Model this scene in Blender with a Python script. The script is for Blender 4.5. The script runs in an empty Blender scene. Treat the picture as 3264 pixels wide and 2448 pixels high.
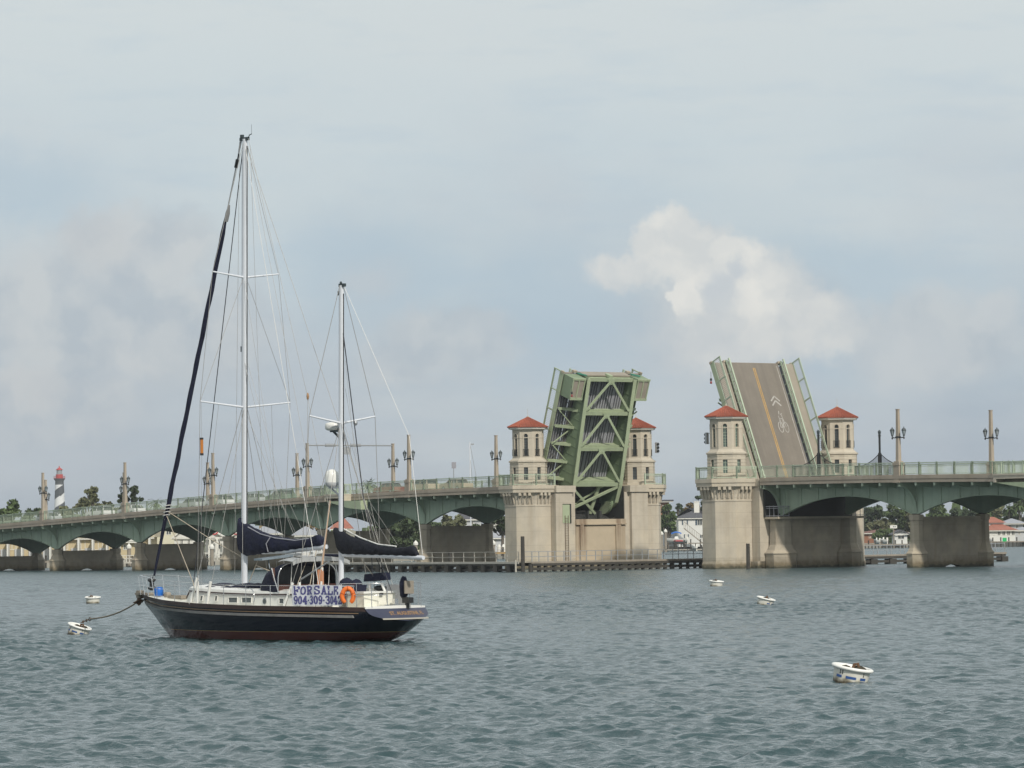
import bpy, math, random
import numpy as np
from math import radians as rad, sin, cos, pi, sqrt
from mathutils import Vector, Matrix
random.seed(7)
scene = bpy.context.scene
COL = scene.collection

# ---------------------------------------------------------------- camera
FPX, ROLL, YH = 12333.7, 0.0146, 1716.5      # focal length and horizon in photo pixels (3264 wide)
CAMH = 3.5563
pitch = math.atan((YH-1224)/FPX)
FWD = np.array([0, cos(pitch), sin(pitch)]); R0 = np.array([1.0, 0, 0]); U0 = np.cross(R0, FWD)
RGT = cos(ROLL)*R0 - sin(ROLL)*U0; UPV = sin(ROLL)*R0 + cos(ROLL)*U0
CPOS = np.array([0, 0, CAMH])
cd = bpy.data.cameras.new("camera"); cam = bpy.data.objects.new("camera", cd); COL.objects.link(cam)
cd.sensor_width = 36; cd.lens = FPX/3264*36; cd.clip_start = 1; cd.clip_end = 60000
M = Matrix.Identity(4)
for i in range(3):
    M[i][0] = RGT[i]; M[i][1] = UPV[i]; M[i][2] = -FWD[i]; M[i][3] = CPOS[i]
cam.matrix_world = M
scene.camera = cam

def at(px, py, Y):
    """world point at depth Y seen at a photo pixel"""
    d = FWD + RGT*(px-1632)/FPX - UPV*(py-1224)/FPX
    P = CPOS + d*(Y/d[1]); return float(P[0]), float(P[1]), float(P[2])
def atx(px, Y):
    """ground x at depth Y (roll taken at the horizon)"""
    return at(px, YH-ROLL*(px-1632), Y)[0]

# ---------------------------------------------------------------- world, sun
SUNH = np.array([0.42, -0.9075]); SUNEL = rad(37)
scene.view_settings.view_transform = 'Standard'; scene.view_settings.look = 'None'
scene.view_settings.exposure = 0.0; scene.view_settings.gamma = 1.0
scene.view_settings.use_curve_mapping = False
w = bpy.data.worlds.new("World"); scene.world = w; w.use_nodes = True
nt = w.node_tree; nt.nodes.clear()
class N:
    """small node-graph helper"""
    def __init__(s, t): s.t = t
    def n(s, typ, **k):
        x = s.t.nodes.new(typ)
        for a, b in k.items(): setattr(x, a, b)
        return x
    def lk(s, a, b): s.t.links.new(a, b)
    def _in(s, sock, v):
        if isinstance(v, bpy.types.NodeSocket): s.lk(v, sock)
        elif v is not None: sock.default_value = v
    def math(s, op, a, b=None, c=None, clamp=False):
        x = s.n('ShaderNodeMath', operation=op, use_clamp=clamp)
        s._in(x.inputs[0], a); s._in(x.inputs[1], b)
        if c is not None: s._in(x.inputs[2], c)
        return x.outputs[0]
    def ramp(s, f, stops, interp='LINEAR'):
        x = s.n('ShaderNodeValToRGB'); x.color_ramp.interpolation = interp
        e = x.color_ramp.elements
        while len(e) < len(stops): e.new(0.5)
        for q, (p, c) in zip(e, stops):
            q.position = p; q.color = (c, c, c, 1) if isinstance(c, (int, float)) else (*c, 1)
        s._in(x.inputs[0], f); return x.outputs[0]
    def noise(s, vec, scale, detail=4, rough=0.55, dist=0.0):
        x = s.n('ShaderNodeTexNoise'); s._in(x.inputs['Vector'], vec)
        x.inputs['Scale'].default_value = scale; x.inputs['Detail'].default_value = detail
        x.inputs['Roughness'].default_value = rough; x.inputs['Distortion'].default_value = dist
        return x
    def mix(s, f, a, b, typ='MIX'):
        x = s.n('ShaderNodeMix', data_type='RGBA', blend_type=typ)
        s._in(x.inputs[0], f)
        for i, v in ((6, a), (7, b)):
            if isinstance(v, tuple) and len(v) == 3: v = (*v, 1)
            s._in(x.inputs[i], v)
        return x.outputs[2]
    def vec(s, x, y, z):
        c = s.n('ShaderNodeCombineXYZ')
        for i, v in enumerate((x, y, z)): s._in(c.inputs[i], v)
        return c.outputs[0]
def srgb(r, g, b):
    f = lambda c: (c/255/12.92) if c/255 <= .04045 else ((c/255+.055)/1.055)**2.4
    return (f(r), f(g), f(b))
g = N(nt)
tc = g.n('ShaderNodeTexCoord'); sp = g.n('ShaderNodeSeparateXYZ'); g.lk(tc.outputs['Generated'], sp.inputs[0])
dx, dy, dz = sp.outputs
az = g.math('ARCTAN2', dx, dy)                    # 0 = the way the photographer faces, in radians
el = g.math('ARCSINE', dz)
S = 100.0                                         # work in units of 0.01 rad (123 photo px)
A = g.math('MULTIPLY', az, S); E = g.math('MULTIPLY', el, S)
def AE(x, y): return (x-1632)/FPX*S, (YH-ROLL*(x-1632)-y)/FPX*S
pv = g.vec(A, E, 0.0)
w1 = g.noise(pv, 0.45, 6, 0.6); w2 = g.noise(pv, 0.16, 4, 0.55)
w3 = g.noise(g.vec(A, g.math('MULTIPLY', E, 3.2), 3.7), 0.12, 5, 0.55)
warp = g.n('ShaderNodeVectorMath', operation='MULTIPLY_ADD')
g.lk(w1.outputs['Color'], warp.inputs[0]); warp.inputs[1].default_value = (1.7, 1.7, 0); g.lk(pv, warp.inputs[2])
w4 = g.noise(pv, 2.2, 6, 0.6)
warpb = g.n('ShaderNodeVectorMath', operation='MULTIPLY_ADD'); g.lk(w4.outputs['Color'], warpb.inputs[0]); warpb.inputs[1].default_value = (.62, .62, 0); g.lk(warp.outputs[0], warpb.inputs[2]); warp = warpb
warp2 = g.n('ShaderNodeVectorMath', operation='SUBTRACT'); g.lk(warp.outputs[0], warp2.inputs[0]); warp2.inputs[1].default_value = (1.16, 1.16, 0)
wp = g.n('ShaderNodeSeparateXYZ'); g.lk(warp2.outputs[0], wp.inputs[0])
def blob(x, y, rx, ry, edge=0.0, rot=0.0, soft=1.0):
    """soft elliptical mask centred on a direction; 1 inside, 0 outside"""
    a0, e0 = AE(x, y); rx = rx/FPX*S; ry = ry/FPX*S
    a = g.math('SUBTRACT', wp.outputs[0], a0); e = g.math('SUBTRACT', wp.outputs[1], e0)
    if rot:
        c, s_ = cos(rot), sin(rot)
        a2 = g.math('ADD', g.math('MULTIPLY', a, c), g.math('MULTIPLY', e, s_))
        e = g.math('SUBTRACT', g.math('MULTIPLY', e, c), g.math('MULTIPLY', a, s_)); a = a2
    q = g.math('ADD', g.math('POWER', g.math('ABSOLUTE', g.math('DIVIDE', a, rx)), 2.0), g.math('POWER', g.math('ABSOLUTE', g.math('DIVIDE', e, ry)), 2.0))
    m = g.n('ShaderNodeMapRange', interpolation_type='SMOOTHSTEP'); g.lk(g.math('SQRT', q), m.inputs[0])
    m.inputs[1].default_value = 1.0+0.45*soft; m.inputs[2].default_value = 1.0-0.75*soft; m.inputs[3].default_value = 0; m.inputs[4].default_value = 1
    return m.outputs[0]
def mx(*l):
    r = l[0]
    for q in l[1:]: r = g.math('MAXIMUM', r, q)
    return r
# height gradient of the thin overcast veil
hv = g.ramp(g.math('MULTIPLY', E, 1/40.0), [(0.0, srgb(163, 173, 185)), (0.07, srgb(166, 179, 191)), (0.16, srgb(178, 193, 203)), (0.25, srgb(193, 205, 211)), (0.34, srgb(203, 211, 213)), (1.0, srgb(207, 213, 214))])
veil = g.ramp(w3.outputs[0], [(0.36, 0.0), (0.66, 1.0)])
c = g.mix(g.math('MULTIPLY', veil, 0.55), hv, srgb(203, 210, 212))
wisp = g.ramp(g.noise(g.vec(A, g.math('MULTIPLY', E, 5.0), 9.1), 0.22, 6, 0.6).outputs[0], [(0.50, 0.0), (0.72, 1.0)])
c = g.mix(g.math('MULTIPLY', wisp, 0.28), c, srgb(170, 190, 206))
lowmask = g.ramp(g.math('MULTIPLY', E, 1/12.0), [(0.0, 1.0), (0.8, 0.6), (1.0, 0.0)])
# broad soft grey cumulus low in the sky
soft = g.ramp(w2.outputs[0], [(0.42, 0.0), (0.62, 1.0)])
c = g.mix(g.math('MULTIPLY', g.math('MULTIPLY', soft, lowmask), 0.45), c, srgb(180, 187, 196))
def lay(c, mask, col, k=1.0): return g.mix(g.math('MULTIPLY', mask, k), c, col)
c = lay(c, mx(blob(1150, 850, 300, 180), blob(2700, 900, 420, 120), blob(1750, 1000, 300, 240), blob(2650, 1120, 260, 120), blob(80, 600, 300, 120)), srgb(168, 189, 204), 0.5)
bil = g.ramp(g.noise(warp.outputs[0], 0.75, 5, 0.45).outputs[0], [(0.36, 0.0), (0.64, 1.0)])
leftc = g.mix(bil, srgb(174, 184, 193), srgb(194, 199, 202))
c = lay(c, mx(blob(430, 800, 300, 170, soft=.45), blob(200, 1000, 330, 260, soft=.6), blob(560, 1060, 340, 200, soft=.6), blob(150, 1280, 330, 150, soft=.5)), leftc, 0.85)
c = lay(c, mx(blob(330, 760, 150, 100, soft=.8), blob(120, 1230, 150, 70, soft=.8)), srgb(192, 196, 199), 0.6)
c = lay(c, mx(blob(1440, 1090, 240, 120, soft=.5), blob(1250, 1150, 140, 90, soft=.5)), leftc, 0.7)
c = lay(c, blob(1180, 880, 140, 70), srgb(188, 194, 199), 0.5)
cum = mx(blob(2180, 780, 140, 120, soft=.35), blob(2320, 850, 190, 120, soft=.35), blob(2430, 950, 190, 170, soft=.4), blob(2570, 1040, 200, 120, soft=.6), blob(2010, 850, 150, 55, soft=.6), blob(2380, 1060, 250, 150, soft=.6), blob(2290, 980, 120, 130, soft=.5))
c = lay(c, mx(blob(2370, 1010, 340, 210, soft=.6), blob(2950, 1080, 360, 150, soft=.6)), leftc, 0.75)
cumc = g.mix(bil, srgb(196, 201, 204), srgb(213, 214, 212))
c = lay(c, cum, cumc, 0.85)
c = lay(c, mx(blob(2150, 755, 110, 95, soft=.45), blob(2300, 805, 140, 65, soft=.45), blob(2190, 960, 45, 70, soft=.5), blob(2450, 930, 110, 110, soft=.9), blob(2220, 860, 130, 60, soft=.8)), g.mix(bil, srgb(206, 209, 209), srgb(226, 225, 220)), 0.8)
c = lay(c, mx(blob(2330, 860, 45, 50, soft=.9), blob(2290, 930, 60, 90, soft=1)), srgb(188, 196, 203), 0.75)
c = lay(c, mx(blob(3180, 990, 90, 60, soft=.7), blob(2900, 1120, 170, 110)), srgb(194, 200, 204), 0.7)
sky = g.n('ShaderNodeTexSky', sky_type='NISHITA', sun_disc=False)
sky.sun_elevation = SUNEL; sky.sun_rotation = math.atan2(SUNH[0], SUNH[1]); sky.air_density = 1.2; sky.dust_density = 2.0
b1 = g.n('ShaderNodeBackground'); g.lk(sky.outputs[0], b1.inputs[0]); b1.inputs[1].default_value = 0.08
b2 = g.n('ShaderNodeBackground'); g.lk(c, b2.inputs[0]); b2.inputs[1].default_value = 1.09
ms = g.n('ShaderNodeMixShader'); ms.inputs[0].default_value = 0.94; g.lk(b1.outputs[0], ms.inputs[1]); g.lk(b2.outputs[0], ms.inputs[2])
wo = g.n('ShaderNodeOutputWorld'); g.lk(ms.outputs[0], wo.inputs[0])
sd = bpy.data.lights.new("sun", 'SUN'); sd.energy = 3.0; sd.angle = rad(2.0); sd.color = (1.0, 0.95, 0.86)
sun = bpy.data.objects.new("sun", sd); COL.objects.link(sun)
sdir = Vector((SUNH[0]*cos(SUNEL), SUNH[1]*cos(SUNEL), sin(SUNEL)))
sun.rotation_euler = sdir.to_track_quat('Z', 'Y').to_euler()
sun.location = sdir*200

# ---------------------------------------------------------------- materials
MATS = {}
def mat(name, col, rough=0.6, metal=0.0, spec=0.5, var=0.0, vscale=3.0, bump=0.0, bscale=20.0, fn=None):
    if name in MATS: return MATS[name]
    m = bpy.data.materials.new(name); m.use_nodes = True; t = m.node_tree; G = N(t)
    b = t.nodes['Principled BSDF']
    b.inputs['Base Color'].default_value = (*col, 1); b.inputs['Roughness'].default_value = rough
    b.inputs['Metallic'].default_value = metal; b.inputs['Specular IOR Level'].default_value = spec
    tcn = G.n('ShaderNodeTexCoord').outputs['Object']; cs = None
    if var:
        n1 = G.noise(tcn, vscale, 5, 0.6); n2 = G.noise(tcn, vscale*0.17, 3, 0.5)
        f = G.math('ADD', G.math('MULTIPLY', n1.outputs[0], .6), G.math('MULTIPLY', n2.outputs[0], .6))
        lo = tuple(x*(1-var) for x in col); hi = tuple(min(1, x*(1+var*.8)) for x in col)
        cs = G.ramp(f, [(0.35, lo), (0.8, hi)]); G.lk(cs, b.inputs['Base Color'])
    if fn: fn(G, b, tcn, cs)
    if bump:
        bn = G.n('ShaderNodeBump'); bn.inputs['Strength'].default_value = bump; bn.inputs['Distance'].default_value = 0.05
        G.lk(G.noise(tcn, bscale, 3).outputs[0], bn.inputs['Height']); G.lk(bn.outputs[0], b.inputs['Normal'])
    MATS[name] = m; return m
def stain_fn(tide=True, streak=0.35, tone=(0.30, 0.22, 0.13)):
    def f(G, b, tc_, cs):
        geo = G.n('ShaderNodeNewGeometry'); s_ = G.n('ShaderNodeSeparateXYZ'); G.lk(geo.outputs['Position'], s_.inputs[0])
        X, Y, Z = s_.outputs
        st = G.noise(G.vec(X, Y, G.math('MULTIPLY', Z, 0.07)), 1.1, 5, 0.65)
        m = G.ramp(st.outputs[0], [(0.50, 0.0), (0.72, 1.0)])
        c_ = G.mix(G.math('MULTIPLY', m, streak), cs, tone)
        n2 = G.noise(G.vec(X, Y, Z), 2.0, 4)
        pn = G.noise(G.vec(X, Y, Z), .35, 4, .6)
        c_ = G.mix(G.math('MULTIPLY', G.ramp(pn.outputs[0], [(.48, 0), (.64, 1)]), .35 if tide else .15), c_, (min(1, tone[0]*2.0), min(1, tone[1]*2.35), min(1, tone[2]*2.9)))
        if tide:
            fr = G.math('FRACT', G.math('ADD', G.math('MULTIPLY', Z, .62), .3)); jl = G.ramp(fr, [(0, 1), (.018, 0), (.982, 0), (1, 1)])
            c_ = G.mix(G.math('MULTIPLY', jl, .35), c_, (.16, .13, .1))
        if tide:
            zz = G.math('ADD', Z, G.math('MULTIPLY', G.math('SUBTRACT', n2.outputs[0], 0.5), 0.9))
            t1 = G.ramp(G.math('MULTIPLY', zz, 0.5), [(0.22, 1.0), (0.34, .55), (0.62, 0.0)])
            c_ = G.mix(G.math('MULTIPLY', t1, 0.8), c_, (0.15, 0.115, 0.06))
            t2 = G.ramp(G.math('MULTIPLY', zz, 0.5), [(0.05, 1.0), (0.17, 0.0)])
            c_ = G.mix(G.math('MULTIPLY', t2, 0.8), c_, (0.035, 0.04, 0.025))
        G.lk(c_, b.inputs['Base Color'])
    return f
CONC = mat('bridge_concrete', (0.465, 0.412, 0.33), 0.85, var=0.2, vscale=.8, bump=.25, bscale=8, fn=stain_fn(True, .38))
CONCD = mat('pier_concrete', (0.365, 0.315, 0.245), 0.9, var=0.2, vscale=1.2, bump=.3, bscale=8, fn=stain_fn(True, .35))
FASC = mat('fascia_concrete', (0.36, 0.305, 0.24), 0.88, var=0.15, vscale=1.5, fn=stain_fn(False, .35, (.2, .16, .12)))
STUC = mat('tower_stucco', (0.49, 0.437, 0.353), 0.85, var=0.10, vscale=1.5, bump=.2, bscale=10, fn=stain_fn(False, .18, (.33, .24, .14)))
WHT = mat('white_trim', (0.70, 0.68, 0.62), 0.6, var=.06)
TILE = mat('red_roof_tile', (0.285, 0.078, 0.045), 0.85, var=0.35, vscale=4)
GIRD = mat('green_girder_paint', (0.35, 0.43, 0.325), 0.6, var=0.16, vscale=.9, fn=stain_fn(False, .4, (.16, .20, .14)))
RAIL = mat('pale_green_rail_paint', (0.42, 0.49, 0.37), 0.5, var=0.15, vscale=2)
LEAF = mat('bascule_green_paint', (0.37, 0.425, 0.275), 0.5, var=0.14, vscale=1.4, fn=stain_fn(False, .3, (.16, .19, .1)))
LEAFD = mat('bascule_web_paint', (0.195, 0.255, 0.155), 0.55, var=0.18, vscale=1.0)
GALV = mat('galvanised_grating', (0.30, 0.30, 0.33), 0.6, var=.2)
DARKM = mat('dark_machinery_and_shade', (0.03, 0.03, 0.028), 0.8)  # machinery black; also the painted shade in the pit and under the deck
ROAD = mat('worn_asphalt', (0.20, 0.172, 0.14), 0.9, var=0.14, vscale=.8, bump=.2, bscale=30)
def road_fn(G, b, tc_, cs):
    s_ = G.n('ShaderNodeSeparateXYZ'); G.lk(tc_, s_.inputs[0]); X, Y, Z = s_.outputs
    n_ = G.noise(G.vec(G.math('MULTIPLY', X, .05), Y, G.math('MULTIPLY', Z, .05)), 1.3, 5, .6)
    n2 = G.noise(tc_, 9, 4, .7)
    c_ = G.mix(G.math('MULTIPLY', G.ramp(n_.outputs[0], [(.4, 0), (.65, 1)]), .35), cs, (.125, .11, .095))
    c_ = G.mix(G.math('MULTIPLY', G.ramp(n2.outputs[0], [(.55, 0), (.7, 1)]), .4), c_, (.27, .24, .2)); G.lk(c_, b.inputs['Base Color'])
ROADL = mat('streaked_bridge_roadway', (0.20, 0.175, 0.145), 0.9, var=0.14, vscale=.8, bump=.2, bscale=30, fn=road_fn)
SOFF = mat('deck_soffit_grey', (.085, .085, .092), .8, var=.2)
SIDEW = mat('sidewalk_concrete', (0.30, 0.265, 0.215), 0.9, var=.12, vscale=1.5)
YEL = mat('yellow_road_paint', (0.43, 0.265, 0.09), 0.8, var=.35, vscale=5)
WLINE = mat('white_road_paint', (0.37, 0.35, 0.32), 0.8, var=.4, vscale=5)
TEAL = mat('teal_paint', (0.04, 0.22, 0.15), .6)
BLK = mat('black_iron', (0.018, 0.02, 0.022), 0.5)
IRON = mat('lantern_iron', (0.035, 0.05, 0.055), 0.5)
LGLS = mat('lantern_glass', (0.30, 0.34, 0.36), 0.25)
GLS = mat('window_glass', (0.085, 0.095, 0.095), 0.18)
GLS2 = mat('leaded_glass', (0.10, 0.14, 0.13), 0.2)
STEEL = mat('grey_steel', (0.42, 0.43, 0.44), 0.4, metal=.5)
SSTL = mat('stainless_steel', (0.62, 0.62, 0.62), 0.22, metal=.9)
ALU = mat('white_spar_paint', (0.66, 0.68, 0.72), 0.3, var=.05)
WIRE = mat('rigging_wire', (0.34, 0.33, 0.31), .4, metal=.3)
ROPE = mat('tan_rope', (0.42, 0.36, 0.28), .9)
ROPEW = mat('white_rope', (0.72, 0.71, 0.68), .8)
ROPED = mat('dark_rope', (0.03, 0.032, 0.04), .8)
NAVY = mat('navy_canvas', (0.0042, 0.0065, 0.026), 0.85, var=.3, vscale=4, bump=.9, bscale=5)
CHAR = mat('charcoal_canvas', (0.0035, 0.005, 0.012), 0.85, var=.3, vscale=4, bump=.9, bscale=5)
GELC = mat('white_gelcoat', (0.74, 0.73, 0.69), 0.3, var=.05, vscale=1)
CREAM = mat('cream_gelcoat', (0.78, 0.76, 0.66), 0.35, var=.05)
TEAK = mat('brown_teak_trim', (0.04, 0.018, 0.013), 0.5, var=.3)
WOOD = mat('varnished_wood', (0.50, 0.22, 0.11), 0.4, var=.2)
ORNG = mat('orange_vinyl', (0.75, 0.16, 0.02), 0.5, var=.12)
BLUEP = mat('blue_plastic', (0.01, 0.13, 0.50), 0.4)
BANN = mat('banner_vinyl', (0.74, 0.74, 0.78), 0.5, var=.08, bump=.5, bscale=4)
PURP = mat('banner_ink', (0.09, 0.085, 0.25), 0.6)
GOLD = mat('gold_leaf_lettering', (0.30, 0.18, 0.085), 0.5)
TIMB = mat('dark_wet_timber', (0.055, 0.05, 0.042), 0.9, var=.35, vscale=2, bump=.4)
TIMW = mat('weathered_timber', (0.27, 0.235, 0.19), 0.9, var=.25, vscale=2)
PALE = mat('pale_weathered_plank', (0.46, 0.43, 0.37), 0.9, var=.15)
def buoy_fn(G, b, tc_, cs):
    s_ = G.n('ShaderNodeSeparateXYZ'); G.lk(tc_, s_.inputs[0])
    n2 = G.noise(tc_, 7, 4)
    m = G.ramp(G.math('ADD', G.math('MULTIPLY', G.math('SUBTRACT', s_.outputs[2], -.02), 1.5), G.math('MULTIPLY', n2.outputs[0], .55)), [(0.20, 1.0), (0.46, 0.0)])
    c_ = G.mix(G.math('MULTIPLY', m, .6), cs, (0.34, 0.26, 0.10))
    m2 = G.ramp(G.math('ADD', G.math('MULTIPLY', G.math('SUBTRACT', s_.outputs[2], -.02), 1.5), G.math('MULTIPLY', n2.outputs[0], .3)), [(0.13, 1.0), (0.24, 0.0)])
    c_ = G.mix(m2, c_, (0.05, 0.035, 0.015)); G.lk(c_, b.inputs['Base Color'])
BUOY = mat('stained_buoy_plastic', (0.68, 0.66, 0.59), .5, var=.08, vscale=6, fn=buoy_fn)
BUOYR = mat('white_buoy_rim', (0.80, 0.79, 0.75), .45, var=.05)
BBLUE = mat('blue_band', (0.03, 0.09, 0.27), .6)
RUST = mat('rusty_iron', (0.10, 0.055, 0.03), .9, var=.4, vscale=10)

# ---------------------------------------------------------------- mesh helpers
class MB:
    def __init__(s, T=None, flip=False): s.v = []; s.f = []; s.T = T; s.flip = flip; s.sm = []; s.pc = []
    def add(s, vs, fs, smooth=False):
        k = len(s.v); s.pc.append((k, len(s.f)))
        for p in vs: s.v.append(tuple(s.T(p)) if s.T else (float(p[0]), float(p[1]), float(p[2])))
        for f in fs: s.f.append(tuple(i+k for i in (reversed(f) if s.flip else f))); s.sm.append(smooth)
        return s
    def box(s, x0, x1, y0, y1, z0, z1):
        v = [(x0, y0, z0), (x1, y0, z0), (x1, y1, z0), (x0, y1, z0), (x0, y0, z1), (x1, y0, z1), (x1, y1, z1), (x0, y1, z1)]
        return s.add(v, [(0, 3, 2, 1), (4, 5, 6, 7), (0, 1, 5, 4), (1, 2, 6, 5), (2, 3, 7, 6), (3, 0, 4, 7)])
    def hexa(s, p):
        return s.add(p, [(0, 3, 2, 1), (4, 5, 6, 7), (0, 1, 5, 4), (1, 2, 6, 5), (2, 3, 7, 6), (3, 0, 4, 7)])
    def bar(s, a, b, w_, h, up=(0, 0, 1)):
        a = Vector(a); b = Vector(b); d = (b-a).normalized(); u = Vector(up)
        x = d.cross(u)
        if x.length < 1e-4: x = d.cross(Vector((1, 0, 0)))
        x.normalize(); y = x.cross(d).normalized(); x *= w_/2; y *= h/2
        return s.hexa([a-x-y, a+x-y, a+x+y, a-x+y, b-x-y, b+x-y, b+x+y, b-x+y])
    def tube(s, pts, r, n=6, caps=True, smooth=True):
        pts = [Vector(p) for p in pts]; m = len(pts); rs = r if isinstance(r, (list, tuple)) else [r]*m
        vs = []; ref = None
        for i, p in enumerate(pts):
            d = (pts[min(i+1, m-1)]-pts[max(i-1, 0)]).normalized()
            if ref is None:
                ref = d.cross(Vector((0, 0, 1)))
                if ref.length < 1e-3: ref = d.cross(Vector((1, 0, 0)))
            x = (ref - d*ref.dot(d)).normalized(); ref = x; y = d.cross(x)
            for k in range(n):
                a = 2*pi*k/n; vs.append(p + (x*cos(a)+y*sin(a))*rs[i])
        fs = [(i*n+k, i*n+(k+1) % n, (i+1)*n+(k+1) % n, (i+1)*n+k) for i in range(m-1) for k in range(n)]
        s.add(vs, fs, smooth)
        if caps: s.add([vs[k] for k in range(n)], [tuple(reversed(range(n)))]); s.add([vs[(m-1)*n+k] for k in range(n)], [tuple(range(n))])
        return s
    def lathe(s, cx, cy, prof, n=16, a0=0.0, sx=1.0, sy=1.0, smooth=False, cap=True):
        vs = []
        for r, z in prof:
            for k in range(n):
                a = a0+2*pi*k/n; vs.append((cx+r*cos(a)*sx, cy+r*sin(a)*sy, z))
        m = len(prof)
        fs = [(i*n+k, i*n+(k+1) % n, (i+1)*n+(k+1) % n, (i+1)*n+k) for i in range(m-1) for k in range(n)]
        s.add(vs, fs, smooth)
        if cap:
            s.add([vs[k] for k in range(n)], [tuple(reversed(range(n)))]); s.add([vs[(m-1)*n+k] for k in range(n)], [tuple(range(n))])
        return s
    def poly(s, pts, ext):
        """planar outline extruded by vector ext"""
        n = len(pts); e = Vector(ext); a = [Vector(p) for p in pts]; b = [p+e for p in a]
        return s.add(a+b, [tuple(reversed(range(n))), tuple(range(n, 2*n))]+[(i, (i+1) % n, n+(i+1) % n, n+i) for i in range(n)])
    def grid(s, P, smooth=True, close=False):
        m = len(P); n = len(P[0])
        fs = [(i*n+k, i*n+(k+1) % n, (i+1)*n+(k+1) % n, (i+1)*n+k) for i in range(m-1) for k in range(n if close else n-1)]
        return s.add([p for r in P for p in r], fs, smooth)
    def ball(s, c_, rx, ry, rz, n=10, m=6, jit=0):
        P = []
        for i in range(m+1):
            t = pi*i/m; row = []
            for k in range(n):
                a = 2*pi*k/n; j = 1+random.uniform(-jit, jit)
                row.append((c_[0]+rx*sin(t)*cos(a)*j, c_[1]+ry*sin(t)*sin(a)*j, c_[2]+rz*cos(t)*j))
            P.append(row)
        return s.grid(P, True, True)
    def wallface(s, P, ex, n, W, z0, z1, holes, depth=.2, arch=False):
        """wall from P along unit ex, width W, z0..z1 with window holes [(x0,x1,za,zb)] sorted by x, reveals going in along -n"""
        P = Vector(P); ex = Vector(ex); nn = Vector(n); Z = Vector((0, 0, 1))
        q = lambda x, z, d=0: P+ex*x+Z*(z-P.z)-nn*d
        def quad(a, b, c_, d): s.add([a, b, c_, d], [(0, 1, 2, 3)])
        x = 0
        for (a, b, za, zb) in holes:
            if a > x: quad(q(x, z0), q(a, z0), q(a, z1), q(x, z1))
            quad(q(a, z0), q(b, z0), q(b, za), q(a, za))
            if arch:
                r = (b-a)/2; zc = zb-r; K = 6
                ap = [((a+b)/2-r*cos(pi*i/K), zc+r*sin(pi*i/K)) for i in range(K+1)]
            else: zc = zb; ap = [(a, zb), (b, zb)]
            for (xa, zza), (xb, zzb) in zip(ap, ap[1:]):
                quad(q(xa, zza), q(xb, zzb), q(xb, z1), q(xa, z1)); quad(q(xa, zza), q(xa, zza, depth), q(xb, zzb, depth), q(xb, zzb))
            quad(q(a, za), q(a, za, depth), q(a, zc, depth), q(a, zc)); quad(q(b, za), q(b, zc), q(b, zc, depth), q(b, za, depth))
            quad(q(a, za), q(b, za), q(b, za, depth), q(a, za, depth)); x = b
        if x < W: quad(q(x, z0), q(W, z0), q(W, z1), q(x, z1))
        return s
def mesh_obj(name, mb, m, parent=None, org=(0, 0, 0)):
    me = bpy.data.meshes.new(name)
    me.from_pydata([(x-org[0], y-org[1], z-org[2]) for x, y, z in mb.v], [], mb.f)
    me.materials.append(m)
    me.polygons.foreach_set('use_smooth', mb.sm); me.update()
    o = bpy.data.objects.new(name, me); COL.objects.link(o)
    if parent is not None: o.parent = parent
    return o
def tag(o, label, cat, group=None, kind=None):
    if label: o['label'] = label
    if cat: o['category'] = cat
    if group: o['group'] = group
    if kind: o['kind'] = kind
    return o
class Thing:
    """an Empty at the thing's base; parts are given in the same frame as the origin"""
    def __init__(s, name, label, cat, frame, org, group=None):
        s.o = bpy.data.objects.new(name, None); s.o.empty_display_size = .5; COL.objects.link(s.o)
        s.org = org; s.frame = frame
        W = frame(*org); s.o.location = W; s.o.rotation_euler = (0, 0, frame.rz)
        tag(s.o, label, cat, group)
    def part(s, name, mb, m, under=None, label=None):
        o = mesh_obj(name, mb, m, under if under is not None else s.o, s.org)
        if label: o['label'] = label
        return o
    def each(s, name, mb, m, under=None, per=1):
        """one part per piece of the builder"""
        pc = mb.pc[::per]+[(len(mb.v), len(mb.f))]; o = None
        for (v0, f0), (v1, f1) in zip(pc, pc[1:]):
            b = MB(); b.v = mb.v[v0:v1]; b.f = [tuple(i-v0 for i in f) for f in mb.f[f0:f1]]; b.sm = mb.sm[f0:f1]
            if b.f: o = s.part(name, b, m, under)
        return o
class Frame:
    def __init__(s, ox, oy, rz): s.ox, s.oy, s.rz = ox, oy, rz
    def __call__(s, x, y, z): return (s.ox+x*cos(s.rz)-y*sin(s.rz), s.oy+x*sin(s.rz)+y*cos(s.rz), z)
def single(name, mb, m, label, cat, frame, org, group=None, kind=None):
    o = mesh_obj(name, mb, m, None, org); o.location = frame(*org); o.rotation_euler = (0, 0, frame.rz)
    return tag(o, label, cat, group, kind)
WORLD = Frame(0, 0, 0)
def copy_tree(o, parent=None):
    c_ = o.copy(); COL.objects.link(c_); c_.parent = parent
    for ch in list(o.children): copy_tree(ch, c_)
    return c_

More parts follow.
